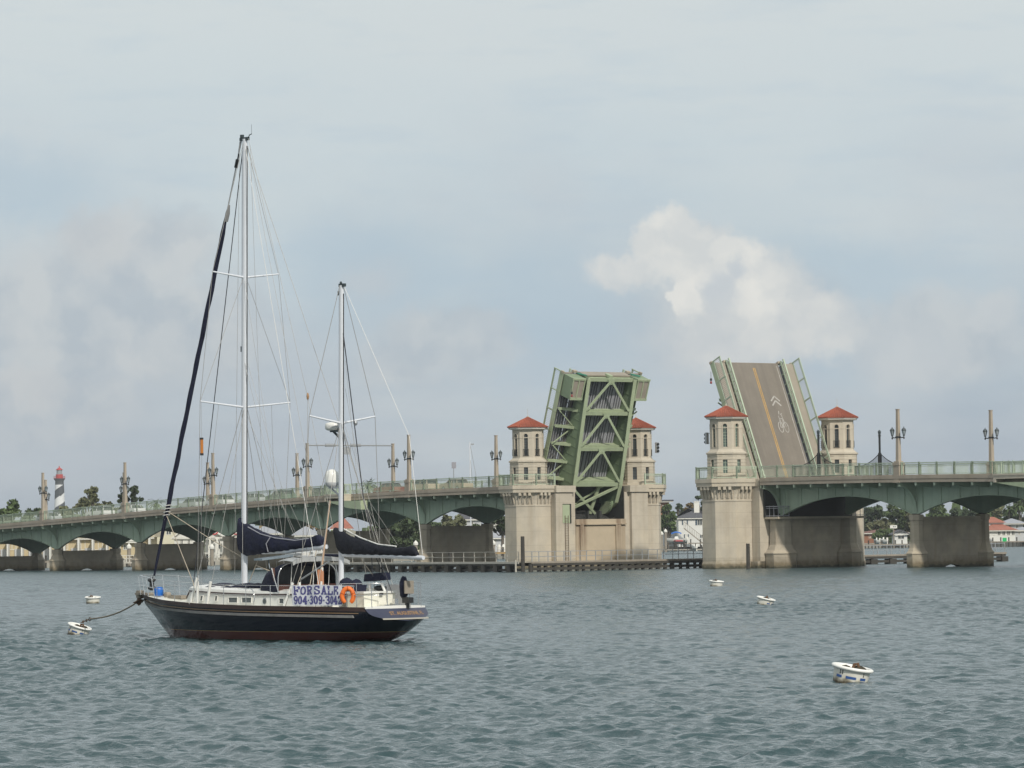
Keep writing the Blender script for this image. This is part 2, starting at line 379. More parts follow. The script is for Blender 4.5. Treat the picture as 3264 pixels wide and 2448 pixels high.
# ---------------------------------------------------------------- water (one sheet with real waves)
def water():
    rng = np.random.RandomState(4)
    th = np.linspace(rad(-13.0), rad(13.0), 800)
    r = [50.0]
    while r[-1] < 1200: r.append(r[-1]*(1.0010 if r[-1] < 200 else 1.0014 if r[-1] < 620 else 1.006))
    r = np.array(r)
    Rr, Th = np.meshgrid(r, th, indexing='ij')
    X = Rr*np.sin(Th); Y = Rr*np.cos(Th); Z = np.zeros_like(X); DX = np.zeros_like(X); DY = np.zeros_like(X)
    space = np.maximum(np.gradient(r)[:, None], Rr*(th[1]-th[0]))
    gust = 0.0
    for fx, fy, ph in ((.021, .013, 1.), (.043, -.017, 2.), (.011, .031, .4), (.07, .02, 5.)):
        gust = gust + np.sin(X*fx*2+Y*fy*2+ph)
    gust = np.clip(1+0.15*gust, .55, 1.6)
    n = 120
    lam = np.exp(rng.uniform(np.log(0.20), np.log(2.1), n))
    for L in lam:
        ang = rad(248) + rng.normal(0, rad(42)); k = 2*pi/L
        slope = 0.0375*(1.0 if L < 0.8 else (0.8/L)**.7); a = slope/k
        fade = np.clip((L/space-1.8)/1.6, 0, 1)
        p = k*(X*cos(ang)+Y*sin(ang)) + rng.uniform(0, 2*pi)
        A_ = a*fade*gust
        Z += A_*np.cos(p); DX -= A_*1.0*cos(ang)*np.sin(p); DY -= A_*1.0*sin(ang)*np.sin(p)
    X = X+DX; Y = Y+DY
    m, nn = X.shape
    V = np.stack([X, Y, Z], -1).reshape(-1, 3)
    idx = np.arange(m*nn).reshape(m, nn)
    Q = np.stack([idx[:-1, :-1], idx[:-1, 1:], idx[1:, 1:], idx[1:, :-1]], -1).reshape(-1, 4)[:, ::-1]
    # calm outer sheet all round, to the horizon
    ev = [(0, 0, -.12)]; ef = []
    R2 = [49, 200, 1150, 3000, 9500]; T2 = np.linspace(0, 2*pi, 49)[:-1]; base = len(V)
    for q in R2:
        for t in T2: ev.append((q*sin(t), q*cos(t), -.12))
    K = 48; tri = []
    for k in range(K): tri.append((base, base+1+(k+1) % K, base+1+k))
    quads = []
    for i in range(len(R2)-1):
        for k in range(K):
            quads.append((base+1+i*K+k, base+1+i*K+(k+1) % K, base+1+(i+1)*K+(k+1) % K, base+1+(i+1)*K+k)[::-1])
    V = np.concatenate([V, np.array(ev)]); nq = len(Q)+len(quads); Q = np.concatenate([Q, np.array(quads)])
    me = bpy.data.meshes.new('water')
    me.vertices.add(len(V)); me.vertices.foreach_set('co', V.astype(np.float32).ravel())
    loops = np.concatenate([Q.ravel(), np.array(tri).ravel()]); me.loops.add(len(loops)); me.loops.foreach_set('vertex_index', loops.astype(np.int32))
    starts = np.concatenate([np.arange(nq)*4, nq*4+np.arange(K)*3]); me.polygons.add(nq+K)
    me.polygons.foreach_set('loop_start', starts.astype(np.int32))
    me.polygons.foreach_set('use_smooth', np.ones(nq+K, bool)); me.update(calc_edges=True)
    m_ = bpy.data.materials.new('harbour_water'); m_.use_nodes = True; G = N(m_.node_tree); b = m_.node_tree.nodes['Principled BSDF']
    geo = G.n('ShaderNodeNewGeometry'); s_ = G.n('ShaderNodeSeparateXYZ'); G.lk(geo.outputs['Position'], s_.inputs[0])
    pn = G.noise(G.vec(s_.outputs[0], s_.outputs[1], 0.0), 0.012, 3)
    G.lk(G.ramp(pn.outputs[0], [(.35, (0.028, 0.060, 0.066)), (.7, (0.042, 0.078, 0.085))]), b.inputs['Base Color'])
    b.inputs['IOR'].default_value = 1.40
    # fine ripples, and for the far water the waves the mesh no longer carries
    dist = G.n('ShaderNodeVectorMath', operation='LENGTH'); G.lk(geo.outputs['Position'], dist.inputs[0])
    f1 = G.noise(geo.outputs['Position'], 9.0, 3, .6); f2 = G.noise(geo.outputs['Position'], 1.6, 4, .62); f3 = G.noise(geo.outputs['Position'], 0.35, 3, .6)
    far = G.n('ShaderNodeMapRange'); G.lk(dist.outputs['Value'], far.inputs[0]); far.inputs[1].default_value = 120; far.inputs[2].default_value = 420
    G.lk(G.ramp(G.math('DIVIDE', dist.outputs['Value'], 500.0), [(.1, .05), (.5, .14), (1, .25)]), b.inputs['Roughness'])
    h = G.math('ADD', G.math('ADD', G.math('MULTIPLY', f1.outputs[0], .030), G.math('MULTIPLY', G.noise(geo.outputs['Position'], 3.6, 4, .65).outputs[0], .045)), G.math('MULTIPLY', G.math('MULTIPLY', f2.outputs[0], .30), far.outputs[0]))
    h = G.math('ADD', h, G.math('MULTIPLY', G.math('MULTIPLY', f3.outputs[0], .5), far.outputs[0]))
    bn = G.n('ShaderNodeBump'); bn.inputs['Strength'].default_value = 1.0; bn.inputs['Distance'].default_value = 1.0
    G.lk(h, bn.inputs['Height']); G.lk(bn.outputs[0], b.inputs['Normal'])
    me.materials.append(m_)
    o = bpy.data.objects.new('water', me); COL.objects.link(o); o['kind'] = 'structure'
water()

# ---------------------------------------------------------------- bridge frame: x along the bridge, y across (away), z up
PHI = .9326; BF = Frame(-65.08, 535.33, -PHI); UC = 131.8
SPN = 22.064
_kx = [0, 22, 42, 59, 66, 87.5, 109.4, 131, 160, 200, 240]; _kz = [10.85, 10.84, 10.72, 10.46, 10.30, 9.67, 9.0, 8.27, 7.35, 6.05, 4.75]
def RT(u):
    """rail-top level along the bridge"""
    d = abs(u-UC); return float(np.mean(np.interp(np.linspace(d-8, d+8, 17).clip(0), _kx, _kz)))
FASCH, RAILH = 0.78, 1.22
WB = 13.0; VN, VF = 2.04, 11.3; COLT = 5.28
def zf(u): return RT(u)-2.0       # underside of fascia
def samples(a, b, st=1.38): k = max(1, int(round((b-a)/st))); return [a+(b-a)*i/k for i in range(k+1)]
def girder_poly(u0, u1, a0, a1, top):
    """web outline in (u,z): straight-ish top, arched soffit from a0 to a1 (None = no column this side)"""
    pts = []
    K = 22; mid = (a0+a1)/2; hw = (a1-a0)/2
    for i in range(K+1):
        u = a0+(a1-a0)*i/K; t = (u-mid)/hw
        zc = RT(mid)-3.28+(RT(u)-RT(mid)); zs = RT(u)-COLT+.12
        pts.append((u, zc+(zs-zc)*abs(t)**2.05))
    return pts
def railing(rails, posts, bal, path, h=RAILH, post=2.758, sp=.17, ps=.13, base=True, thin=.024):
    """path: list of (x,y,z) at kerb level; builds posts, hand and foot rails, balusters"""
    for (a, b) in zip(path, path[1:]):
        a = Vector(a); b = Vector(b); L = (b-a).length; k = max(1, int(round(L/post)))
        up = Vector((0, 0, 1))
        rails.bar(a+up*h, b+up*h, .12, .09); rails.bar(a+up*(h-.19), b+up*(h-.19), .06, .05); rails.bar(a+up*.11, b+up*.11, .07, .06)
        for i in range(k+1):
            p = a+(b-a)*i/k
            posts.box(p.x-ps/2, p.x+ps/2, p.y-ps/2, p.y+ps/2, p.z-.02, p.z+h+.09)
        if bal is not None:
            nb = int(L/sp); d = (b-a).normalized(); n_ = Vector((-d.y, d.x, 0))*thin/2; d2 = d*thin/2; d2.z = 0
            for i in range(1, nb):
                p = a+(b-a)*i/nb; lo = p+up*.13; hi = p+up*(h-.03)
                bal.hexa([lo-n_-d2, lo-n_+d2, lo+n_+d2, lo+n_-d2, hi-n_-d2, hi-n_+d2, hi+n_+d2, hi+n_-d2])
def bridge_span(u0, u1, label, cl=None, cr=None, posts_at=()):
    """one haunched-arch span with deck, girders, fascia, railings; cl/cr = column centres"""
    cl = u0+.3 if cl is None else cl; cr = u1+.3 if cr is None else cr
    T = Thing('bridge_span', label, 'bridge span', BF, ((u0+u1)/2, 6.5, 0), 'steel arch spans of the bridge')
    us = samples(u0, u1)
    deck = MB(); fas = [MB(), MB()]; road = MB(); wk = [MB(), MB()]
    for a, b in zip(us, us[1:]):
        za, zb_ = RT(a), RT(b)
        H = lambda v0, v1, d0, d1: [(a, v0, za+d0), (b, v0, zb_+d0), (b, v1, zb_+d0), (a, v1, za+d0), (a, v0, za+d1), (b, v0, zb_+d1), (b, v1, zb_+d1), (a, v1, za+d1)]
        deck.hexa(H(.05, 12.95, -1.75, -1.45)); road.hexa(H(2.2, 10.8, -1.449, -1.40)); wk[0].hexa(H(.02, 2.19, -1.449, -1.25)); wk[1].hexa(H(10.81, 12.98, -1.449, -1.25))
        for v0, v1, s_ in ((-.3, .0, -1), (13.0, 13.3, 1)):
            fs_ = fas[0 if s_ < 0 else 1]; fs_.hexa(H(v0, v1, -2.0, -1.22))
            o_ = -.38 if s_ < 0 else 13.3; fs_.hexa(H(o_, o_+.08, -1.62, -1.30)); fs_.hexa(H(o_+(.03 if s_ < 0 else 0), o_+(.08 if s_ < 0 else .05), -1.98, -1.74))
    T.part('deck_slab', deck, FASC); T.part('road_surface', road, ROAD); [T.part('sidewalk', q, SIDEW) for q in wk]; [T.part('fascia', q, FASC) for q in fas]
    for v in (VN, VF):
        gp = girder_poly(u0, u1, cl+.55, cr-.55, None)
        web = MB()
        P = [(cl, RT(cl)-COLT+.12)]+gp+[(cr, RT(cr)-COLT+.12)]
        for (ua, za), (ub, zb_) in zip(P, P[1:]):
            if ub <= ua: continue
            web.hexa([(ua, v-.04, za), (ub, v-.04, zb_), (ub, v+.04, zb_), (ua, v+.04, za), (ua, v-.04, RT(ua)-1.76), (ub, v-.04, RT(ub)-1.76), (ub, v+.04, RT(ub)-1.76), (ua, v+.04, RT(ua)-1.76)])
        g_ = T.part('girder', web, GIRD)
        fl = MB(); st = MB()
        for (ua, za), (ub, zb_) in zip(P, P[1:]):
            if ub <= ua: continue
            fl.hexa([(ua, v-.2, za-.06), (ub, v-.2, zb_-.06), (ub, v+.2, zb_-.06), (ua, v+.2, za-.06), (ua, v-.2, za), (ub, v-.2, zb_), (ub, v+.2, zb_), (ua, v+.2, za)])
        k = int(round((u1-u0)/2.758)); s_ = -1 if v == VN else 1
        for i in range(k):
            u = u0+(u1-u0)*(i+.5)/k
            zz = np.interp(u, [p[0] for p in P], [p[1] for p in P]); d = .12*s_
            st.box(u-.035, u+.035, min(v+.04*s_, v+.12*s_), max(v+.04*s_, v+.12*s_), zz, RT(u)-1.78)
        T.part('flange', fl, GIRD, g_); T.each('stiffener', st, GIRD, g_)
    fb = MB(); br = MB(); k = int(round((u1-u0)/2.758))
    P = gp
    for i in range(k+1):
        u = u0+(u1-u0)*i/k
        if i < k:
            um = u0+(u1-u0)*(i+.5)/k
            zz = float(np.interp(um, [p[0] for p in P], [p[1] for p in P]))
            fb.box(um-.03, um+.03, VN+.05, VF-.05, max(zz+.1, RT(um)-2.9), RT(um)-1.77)
        for s_ in (-1, 1):
            vo, vi = (-.26, VN-.05) if s_ < 0 else (13.26, VF+.05)
            z1 = RT(u)-2.003
            br.hexa([(u-.11, min(vo, vo+.2*-s_), z1-.32), (u+.11, min(vo, vo+.2*-s_), z1-.32), (u+.11, max(vo, vo+.2*-s_), z1-.32), (u-.11, max(vo, vo+.2*-s_), z1-.32),
                     (u-.11, min(vo, vo+.2*-s_), z1), (u+.11, min(vo, vo+.2*-s_), z1), (u+.11, max(vo, vo+.2*-s_), z1), (u-.11, max(vo, vo+.2*-s_), z1)])
            a_, b_ = min(vo+.2*-s_, vi), max(vo+.2*-s_, vi)
            zo = [z1-.3, z1-.55] if s_ < 0 else [z1-.55, z1-.3]
            fb.hexa([(u-.03, a_, zo[0]), (u+.03, a_, zo[0]), (u+.03, b_, zo[1]), (u-.03, b_, zo[1]), (u-.03, a_, z1+.24), (u+.03, a_, z1+.24), (u+.03, b_, z1+.24), (u-.03, b_, z1+.24)])
    T.each('floor_beam', fb, GIRD); T.each('fascia_bracket', br, RAIL)
    # curved haunch bracket where the span meets its left column
    for uu in ([cl] if cl < u0+2 else []):
        for s_ in (-1, 1):
            hb = MB()
            vo, vi = (-.28, VN-.05) if s_ < 0 else (13.28, VF+.05)
            zt = RT(uu)-1.99; zb_ = RT(uu)-COLT+.3; K = 10
            arc = [(vo+(vi-vo)*.97*sin(t*pi/2/K), zb_+(zt-.35-zb_)*cos(t*pi/2/K)) for t in range(K+1)]
            for (va, za), (vb, zb2) in zip(arc, arc[1:]):
                hb.hexa([(uu-.05, va, za), (uu+.05, va, za), (uu+.05, vb, zb2), (uu-.05, vb, zb2), (uu-.05, va, zt), (uu+.05, va, zt), (uu+.05, vb, zt), (uu-.05, vb, zt)])
                hb.hexa([(uu-.22, va, za-.06), (uu+.22, va, za-.06), (uu+.22, vb, zb2-.06), (uu-.22, vb, zb2-.06), (uu-.22, va, za), (uu+.22, va, za), (uu+.22, vb, zb2), (uu-.22, vb, zb2)])
            T.part('haunch_bracket', hb, GIRD)
    for v in (-.15, 13.15):
        r_, p_, b_ = MB(), MB(), MB()
        pe0, pe1 = u0+.62, u1-.62
        if u1 in (109.9,): pe1 = u1
        if u0 in (153.7,): pe0 = u0
        k = int(round((pe1-pe0)/2.6))
        path = [(u, v, RT(u)-1.22) for u in [pe0+(pe1-pe0)*i/k for i in range(k+1)]]
        railing(r_, p_, b_, path)
        ro = T.part('railing', r_, RAIL); T.each('railing_post', p_, RAIL, ro); T.part('balusters', b_, RAIL, ro)
    return T
names = ['leftmost', 'second', 'third', 'fourth', 'fifth']
bridge_span(-2*SPN, -SPN, 'green steel arch span at the far left edge, lowest on the slope of the bridge')
bridge_span(-SPN, 0, 'green steel arch span below the lighthouse, left of the first large lamp post')
bridge_span(0, SPN, 'green steel arch span between the lighthouse post and the second near lamp post')
bridge_span(SPN, 2*SPN, 'green steel arch span crossed by the furled navy headsail of the yacht')
bridge_span(2*SPN, 3*SPN, 'green steel arch span directly behind the tall main mast and its navy sail cover')
bridge_span(3*SPN, 4*SPN, 'green steel arch span directly behind the shorter mizzen mast')
bridge_span(4*SPN, 109.9, 'green steel arch span joining the left drawbridge pier, right of the mizzen mast', cr=109.4)
bridge_span(153.7, 175.21, 'green steel arch span joining the right drawbridge pier', cl=154.2)
bridge_span(175.21, 197.27, 'rightmost green steel arch span, cut by the right edge of the photo')
bridge_span(197.27, 219.3, 'green steel arch span just past the right edge, only its far side showing')

def oct_r(F): return F/2/cos(pi/8)
def bridge_pier(u, label):
    T = Thing('bridge_pier', label, 'bridge pier', BF, (u, 6.67, 0), 'low concrete piers under the arch spans')
    zt = RT(u)-COLT
    for v in (VN, VF):
        c_ = MB(); k = oct_r(1)*1.0
        zl = 1.45
        c_.lathe(u+.3, v, [(1.13, -2), (1.13, zl-.12), (1.22, zl-.1), (1.22, zl), (1.0, zl+.22), (.84, zl+.55), (.72, zl+1.0 if zt > 3.9 else zl+.8), (.68, max(zt-.95, zl+1.05)), (.68, zt-.6), (.79, zt-.58), (.79, zt-.03), (.70, zt)], 8, pi/8)
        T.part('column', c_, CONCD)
        bp = MB(); bp.box(u+.3-.3, u+.3+.3, v-.3, v+.3, zt-.01, zt+.10); T.part('bearing', bp, DARKM)
    wl = MB()
    # wall between the columns with a low arched opening at the waterline
    t = .38; y0, y1 = VN+.55, VF-.55; zt2 = zt-.22; mid = (y0+y1)/2; hw = 1.55; K = 8
    ys = [y0]+[mid-hw+2*hw*i/K for i in range(K+1)]+[y1]
    hz = [-2]+[-.20+.46*sin(pi*i/K)**.8 for i in range(K+1)]+[-2]
    for i in range(len(ys)-1):
        a, b = ys[i], ys[i+1]; za, zb_ = hz[i], hz[i+1]
        if i == 0: za = zb_ = -2
        if i == len(ys)-2: za = zb_ = -2
        wl.hexa([(u+.3-t, a, za), (u+.3+t, a, za), (u+.3+t, b, zb_), (u+.3-t, b, zb_), (u+.3-t, a, zt2), (u+.3+t, a, zt2), (u+.3+t, b, zt2), (u+.3-t, b, zt2)])
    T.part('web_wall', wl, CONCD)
    wc = MB(); wc.box(u+.3-t-.12, u+.3+t+.12, y0-.05, y1+.05, zt2-.55, zt2-.38) if zt > 4.9 else wc.box(u+.3-t-.03, u+.3+t+.03, y0-.05, y1+.05, zt2-.12, zt2+.02)
    T.part('coping', wc, CONCD)
for u, lab in ((-SPN, 'low concrete pier at the far left edge of the bridge'), (0, 'concrete pier left of the yacht, under the lamp post beside the lighthouse'),
               (SPN, 'concrete pier behind the furled navy headsail'), (2*SPN, 'concrete pier just left of the main mast'),
               (3*SPN, 'concrete pier behind the yacht pilothouse and mizzen mast'), (4*SPN, 'concrete pier between the mizzen boom end and the left drawbridge pier'),
               (175.21, 'concrete pier at the right with its full wall showing')): bridge_pier(u, lab)

# ---------------------------------------------------------------- bascule piers, towers, leaves
def UM(right):
    return (lambda p: (2*UC-p[0], p[1], p[2])) if right else None
def rust_fn(G, b, tc_, cs):
    s_ = G.n('ShaderNodeSeparateXYZ'); G.lk(tc_, s_.inputs[0]); X, Y, Z = s_.outputs
    n_ = G.noise(G.vec(0.0, G.math('MULTIPLY', Y, 1.0), G.math('MULTIPLY', Z, .15)), 1.6, 5, .7)
    tot = 0.0
    for c0, wd, k in ((-2.75, .85, 1.0), (2.55, .5, .8), (3.3, .35, .6), (-3.4, .3, .6)):
        d = G.math('DIVIDE', G.math('ABSOLUTE', G.math('SUBTRACT', Y, c0)), wd)
        tot = G.math('MAXIMUM', tot, G.math('MULTIPLY', G.ramp(d, [(.45, 1), (1, 0)]), k))
    f = G.math('MULTIPLY', tot, G.ramp(G.math('DIVIDE', Z, 5.2), [(.15, .05), (.45, .5), (1.0, 1.0)]))
    f = G.math('MULTIPLY', f, G.ramp(n_.outputs[0], [(.3, .35), (.6, 1)]))
    c_ = G.mix(G.math('MULTIPLY', f, .8), cs, (.12, .06, .03))
    t1 = G.ramp(G.math('MULTIPLY', Z, 0.5), [(0.3, 1.0), (0.55, 0.0)]); c_ = G.mix(G.math('MULTIPLY', t1, .5), c_, (.2, .15, .08)); G.lk(c_, b.inputs['Base Color'])
RUSTC = mat('rust_streaked_concrete', (0.45, 0.37, 0.265), .88, var=.12, vscale=1.2, bump=.25, bscale=8, fn=rust_fn)
def bascule_pier(right, label):
    T_ = UM(right); mk = lambda: MB(T_, flip=right)
    cu = 2*UC-114.6 if right else 114.6
    T = Thing('bascule_pier', label, 'drawbridge pier', BF, (cu, 6.5, 0), 'tall concrete drawbridge piers')
    for v in (-1.4, 14.4):
        b = mk(); n = 8
        b.lathe(114.05, v, [(oct_r(5.5), -2), (oct_r(5.5), .5), (oct_r(5.3), .8), (oct_r(5.25), 7.15), (oct_r(5.36), 7.18), (oct_r(5.36), 7.34), (oct_r(5.22), 7.36), (oct_r(5.3), 7.9), (oct_r(5.55), 8.35), (oct_r(5.95), 8.72)], 8, pi/8)
        bo = T.part('turret_base', b, CONC)
        # corbel blocks and flutes
        cb = mk(); fl = mk()
        for k in range(8):
            a = k*pi/4
            nx, ny = cos(a), sin(a); tx, ty = -ny, nx
            for j in (-.56, 0, .56):
                cx_, cy_ = 114.05+nx*3.07+tx*j, v+ny*3.07+ty*j; hw = .15
                P = [(cx_+tx*sx*hw+nx*sy, cy_+ty*sx*hw+ny*sy) for sx, sy in ((-1, -.35), (1, -.35), (1, .13), (-1, .13))]
                cb.hexa([(x, y, 8.40) for x, y in P]+[(x, y, 8.745) for x, y in P])
                for dj in (-.20, .20):
                    P0 = Vector((114.05+nx*2.66+tx*(j+dj), v+ny*2.66+ty*(j+dj), 7.5)); P1 = Vector((114.05+nx*2.84+tx*(j+dj), v+ny*2.84+ty*(j+dj), 8.42))
                    fl.bar(P0, P1, .10, .16, (nx, ny, 0))
        T.each('corbel', cb, CONC, bo); T.part('flutes', fl, CONC, bo)
        sl = mk(); sl.lathe(114.05, v, [(oct_r(6.45), 8.75), (oct_r(6.45), 9.12), (oct_r(6.62), 9.14), (oct_r(6.62), 9.58)], 8, pi/8)
        T.part('balcony_slab', sl, CONC)
        # balcony railing round the outer faces
        rr, pp, bb = mk(), mk(), mk(); R_ = oct_r(6.35); sgn = -1 if v < 0 else 1
        pt = lambda k: (114.05+R_*cos(pi/8+k*pi/4), v+sgn*R_*sin(pi/8+k*pi/4), 9.58)
        ks = [-1, 0, 1, 2, 3, 4]
        for k in ks[:-1]:
            railing(rr, pp, bb if k != 0 or True else None, [pt(k), pt(k+1)], h=1.22, post=2.7, sp=.2, ps=.14, thin=.018)
        ro = T.part('railing', rr, RAIL); T.each('railing_post', pp, RAIL, ro); T.part('balusters', bb, RAIL, ro)
    # side blocks, lower wall and machinery room
    bl = mk()
    for v0, v1, s_ in ((-.2, 2.2, 1), (10.8, 13.2, -1)):
        bl.box(110.2, 117.55, v0, v1, -2, 8.74)
        vi = (2.2, 2.9) if s_ > 0 else (10.1, 10.8)
        bl.box(110.2, 117.1, vi[0], vi[1], -2, 8.74)
    bo = T.part('side_block', bl, CONC)
    tp = mk(); tp.box(110.2, 117.75, -.25, 2.55, 8.745, 9.5); tp.box(110.2, 117.75, 10.45, 13.25, 8.745, 9.5)
    T.part('side_coping', tp, CONC)
    lw = mk(); lw.box(110.4, 117.2, 2.9, 10.1, -2, 5.0); lw.box(110.4, 117.45, 2.86, 10.14, 5.0, 5.15); lw.box(116.6, 117.3, 2.9, 10.1, 5.15, 5.65)
    lw.box(117.2, 117.42, 3.4, 3.9, -2, 5.0); lw.box(117.2, 117.42, 8.6, 9.3, -2, 5.0)
    T.part('front_wall', lw, CONC if right else RUSTC)
    ft = mk(); ft.box(110.2, 118.1, -.6, 13.6, -2, .75); T.part('footing', ft, CONC)
    bk = mk(); bk.box(110.2, 110.6, 2.9, 10.1, 5.0, 9.4); bk.box(110.6, 117.0, 10.05, 10.095, 5.2, 9.4); bk.box(110.6, 117.0, 2.905, 2.95, 5.2, 9.4); T.part('pit_wall_shade', bk, DARKM)  # back wall plus dark side sheets; the pit's shade is put into their colour
    fr = mk(); fr.box(110.2, 112.4, 2.95, 10.05, 9.0, 9.45); T.part('deck_edge', fr, ROAD)
    dr = mk(); dr.box(117.53, 117.6, .75, 1.75, 5.25, 7.35); T.part('door', dr, LEAF)
    df = mk(); df.box(117.54, 117.63, 1.75, 1.95, 5.2, 7.42); df.box(117.54, 117.63, .75, 1.75, 7.35, 7.42)
    T.part('door_frame', df, DARKM)
    ld = mk()
    for y in (1.0, 1.45): ld.bar((117.7, y, .8), (117.7, y, 6.1), .04, .04)
    for i in range(18): ld.bar((117.7, 1.0, 1+i*.28), (117.7, 1.45, 1+i*.28), .03, .03)
    T.part('ladder', ld, RUST)
    mc = mk()
    for y, s_ in ((6.9, .3), (5.2, .2)): mc.box(116.0, 116.5, y, y+s_, 5.66, 6.6)
    mc.box(115.0, 115.4, 4.0, 5.2, 5.2, 6.1)
    for k in range(5): mc.tube([(116.2, 3.4+k*1.35, 5.65), (116.2, 4.0+k*1.35, 5.85)], .06, 5)
    T.part('machinery', mc, DARKM)
    # land side: short columns and shelf carrying the approach span
    for v in (VN, VF):
        c_ = mk(); c_.lathe(109.4, v, [(1.75, -2), (1.75, 1.5), (1.85, 1.52), (1.85, 1.62), (1.5, 1.95), (1.25, 2.5), (1.18, 5.2)], 8, pi/8); T.part('column', c_, CONCD)
    c_ = mk(); c_.box(109.0, 110.2, VN, VF, -2, 5.3); T.part('land_wall', c_, CONCD)
    c_ = mk(); c_.box(107.9, 110.15, .4, 12.9, 5.22, 5.45); T.part('shelf', c_, CONCD)
    dg = mk(); dg.box(109.95, 110.15, .3, 12.7, 5.46, 8.6); T.part('under_deck_shade_plate', dg, DARKM)  # added dark plate standing in for the deck's shade on the blocks
    rr, pp = mk(), mk()
    for v0, v1 in ((.5, 2.0), (11.4, 12.8)): railing(rr, pp, None, [(107.98, v0, 5.45), (107.98, v1, 5.45)], h=1.1, post=.7, ps=.05)
    railing(rr, pp, None, [(110.1, .5, 5.45), (107.98, .5, 5.45)], h=1.1, post=.7, ps=.05)
    ro = T.part('shelf_railing', rr, GALV); T.part('railing_post', pp, GALV, ro)
    ck = mk(); ck.box(110.25, 112.3, 2.95, 10.05, 9.451, 9.5); T.part('road_surface', ck, ROAD)
    return T
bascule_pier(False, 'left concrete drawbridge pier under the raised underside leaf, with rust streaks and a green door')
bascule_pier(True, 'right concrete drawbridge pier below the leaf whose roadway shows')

def tower(u, v, label, leaded):
    T = Thing('bridge_tower', label, 'bridge tower', BF, (u, v, 9.58), 'octagonal drawbridge towers with red roofs')
    # rusticated lower stage, each face with a window opening
    def bands(b_):
        for z in (9.95, 10.3, 10.65, 11.0, 11.35, 11.7, 12.05):
            for k in range(8):
                R_ = oct_r(4.09); a = pi/8+k*pi/4; a2 = a+pi/4
                p = Vector((u+R_*cos(a), v+R_*sin(a), z)); p2 = Vector((u+R_*cos(a2), v+R_*sin(a2), z))
                for f0, f1 in ((0, .33), (.67, 1)): b_.bar(p+(p2-p)*f0, p+(p2-p)*f1, .05, .045)
    def stage(F, z0, z1, hw, wa, wb, arch, dep, m, nm):
        s_ = MB(); gl = MB(); R_ = F/2; side = F*math.tan(pi/8)
        gr = MB()
        for k in range(8):
            a = k*pi/4; nx, ny = cos(a), sin(a); ex = (-ny, nx, 0)
            P = (u+nx*R_-ex[0]*side/2, v+ny*R_-ex[1]*side/2, z0)
            s_.wallface(P, ex, (nx, ny, 0), side, z0, z1, [(side/2-hw, side/2+hw, wa, wb)], dep, arch)
            q = R_-dep+.01
            c0 = Vector((u+nx*q-ex[0]*hw, v+ny*q-ex[1]*hw, wa)); c1 = Vector((u+nx*q+ex[0]*hw, v+ny*q+ex[1]*hw, wa)); zz = Vector((0, 0, wb-wa))
            gl.add([c0, c1, c1+zz, c0+zz], [(0, 1, 2, 3)])
            o_ = Vector((nx, ny, 0))*.03
            nb = int((wb-wa)/.3)
            for i in range(1, nb):
                zc = Vector((0, 0, (wb-wa)*i/nb)); gr.bar(c0+zc+o_, c1+zc+o_, .03, .03)
            mid = (c0+c1)/2; gr.bar(mid+o_, mid+zz+o_, .03, .03, (nx, ny, 0))
            if arch:
                for sx in (-1, 1):
                    c2 = mid+Vector(ex)*sx*(hw+.07)+Vector((nx, ny, 0))*(dep+.01); s_.bar(c2, c2+Vector((0, 0, wb-wa-hw)), .10, .07, (nx, ny, 0))
                K = 6; rr = hw+.07; zc = wb-wa-hw
                ap = [mid+Vector((nx, ny, 0))*(dep+.01)+Vector(ex)*(-rr*cos(pi*i/K))+Vector((0, 0, zc+rr*sin(pi*i/K))) for i in range(K+1)]
                for p, q2 in zip(ap, ap[1:]): s_.bar(p, q2, .07, .10, (nx, ny, 0))
        if not arch: bands(s_)
        wl = T.part('wall', s_, m, label=nm)
        wn = T.each('window', gl, GLS2 if leaded else GLS, wl); T.part('window_bars', gr, RAIL if leaded else BLK, wl)
    stage(4.05, 9.58, 12.2, .25, 10.2, 11.65, False, .22, STUC, 'banded lower stage')
    stage(3.42, 12.75, 15.99, .22, 13.0, 15.45, True, .22, STUC, 'upper stage with tall arched windows')
    cn = MB(); cn.lathe(u, v, [(oct_r(4.06), 12.19), (oct_r(4.3), 12.24), (oct_r(4.3), 12.40), (oct_r(4.0), 12.44), (oct_r(3.9), 12.52), (oct_r(3.62), 12.62), (oct_r(3.44), 12.76)], 8, pi/8); T.part('cornice', cn, STUC)
    b2 = MB(); b2.lathe(u, v, [(oct_r(3.46), 14.98), (oct_r(3.5), 15.0), (oct_r(3.5), 15.05), (oct_r(3.46), 15.07)], 8, pi/8, cap=False); T.part('string_course', b2, STUC)
    bs = MB(); bs.lathe(u, v, [(oct_r(4.25), 9.55), (oct_r(4.25), 9.85), (oct_r(4.05), 9.9)], 8, pi/8, cap=False); T.part('plinth', bs, STUC)
    ev = MB(); ev.lathe(u, v, [(oct_r(3.5), 15.95), (oct_r(4.2), 16.02), (oct_r(4.28), 16.17), (oct_r(4.28), 16.2)], 8, pi/8); T.part('eave', ev, WHT)
    rf = MB(); rf.lathe(u, v, [(oct_r(4.5), 16.20), (oct_r(4.5), 16.27), (.08, 17.40)], 8, pi/8)
    for k in range(8):
        a = pi/8+k*pi/4; R_ = oct_r(4.5); A_ = Vector((u+R_*cos(a), v+R_*sin(a), 16.28)); B_ = Vector((u+R_*cos(a+pi/4), v+R_*sin(a+pi/4), 16.28)); C_ = Vector((u, v, 17.43))
        rf.tube([A_, C_], .065, 5)
        nr = 9
        for i in range(nr):
            t = (i+.5)/nr; p = A_+(B_-A_)*t; s_ = 1-abs(2*t-1)
            m_ = (A_+B_)/2; q = p+(C_-m_)*s_*.98; rf.tube([p+Vector((0, 0, .02)), q+Vector((0, 0, .02))], .05, 4, caps=True, smooth=False)
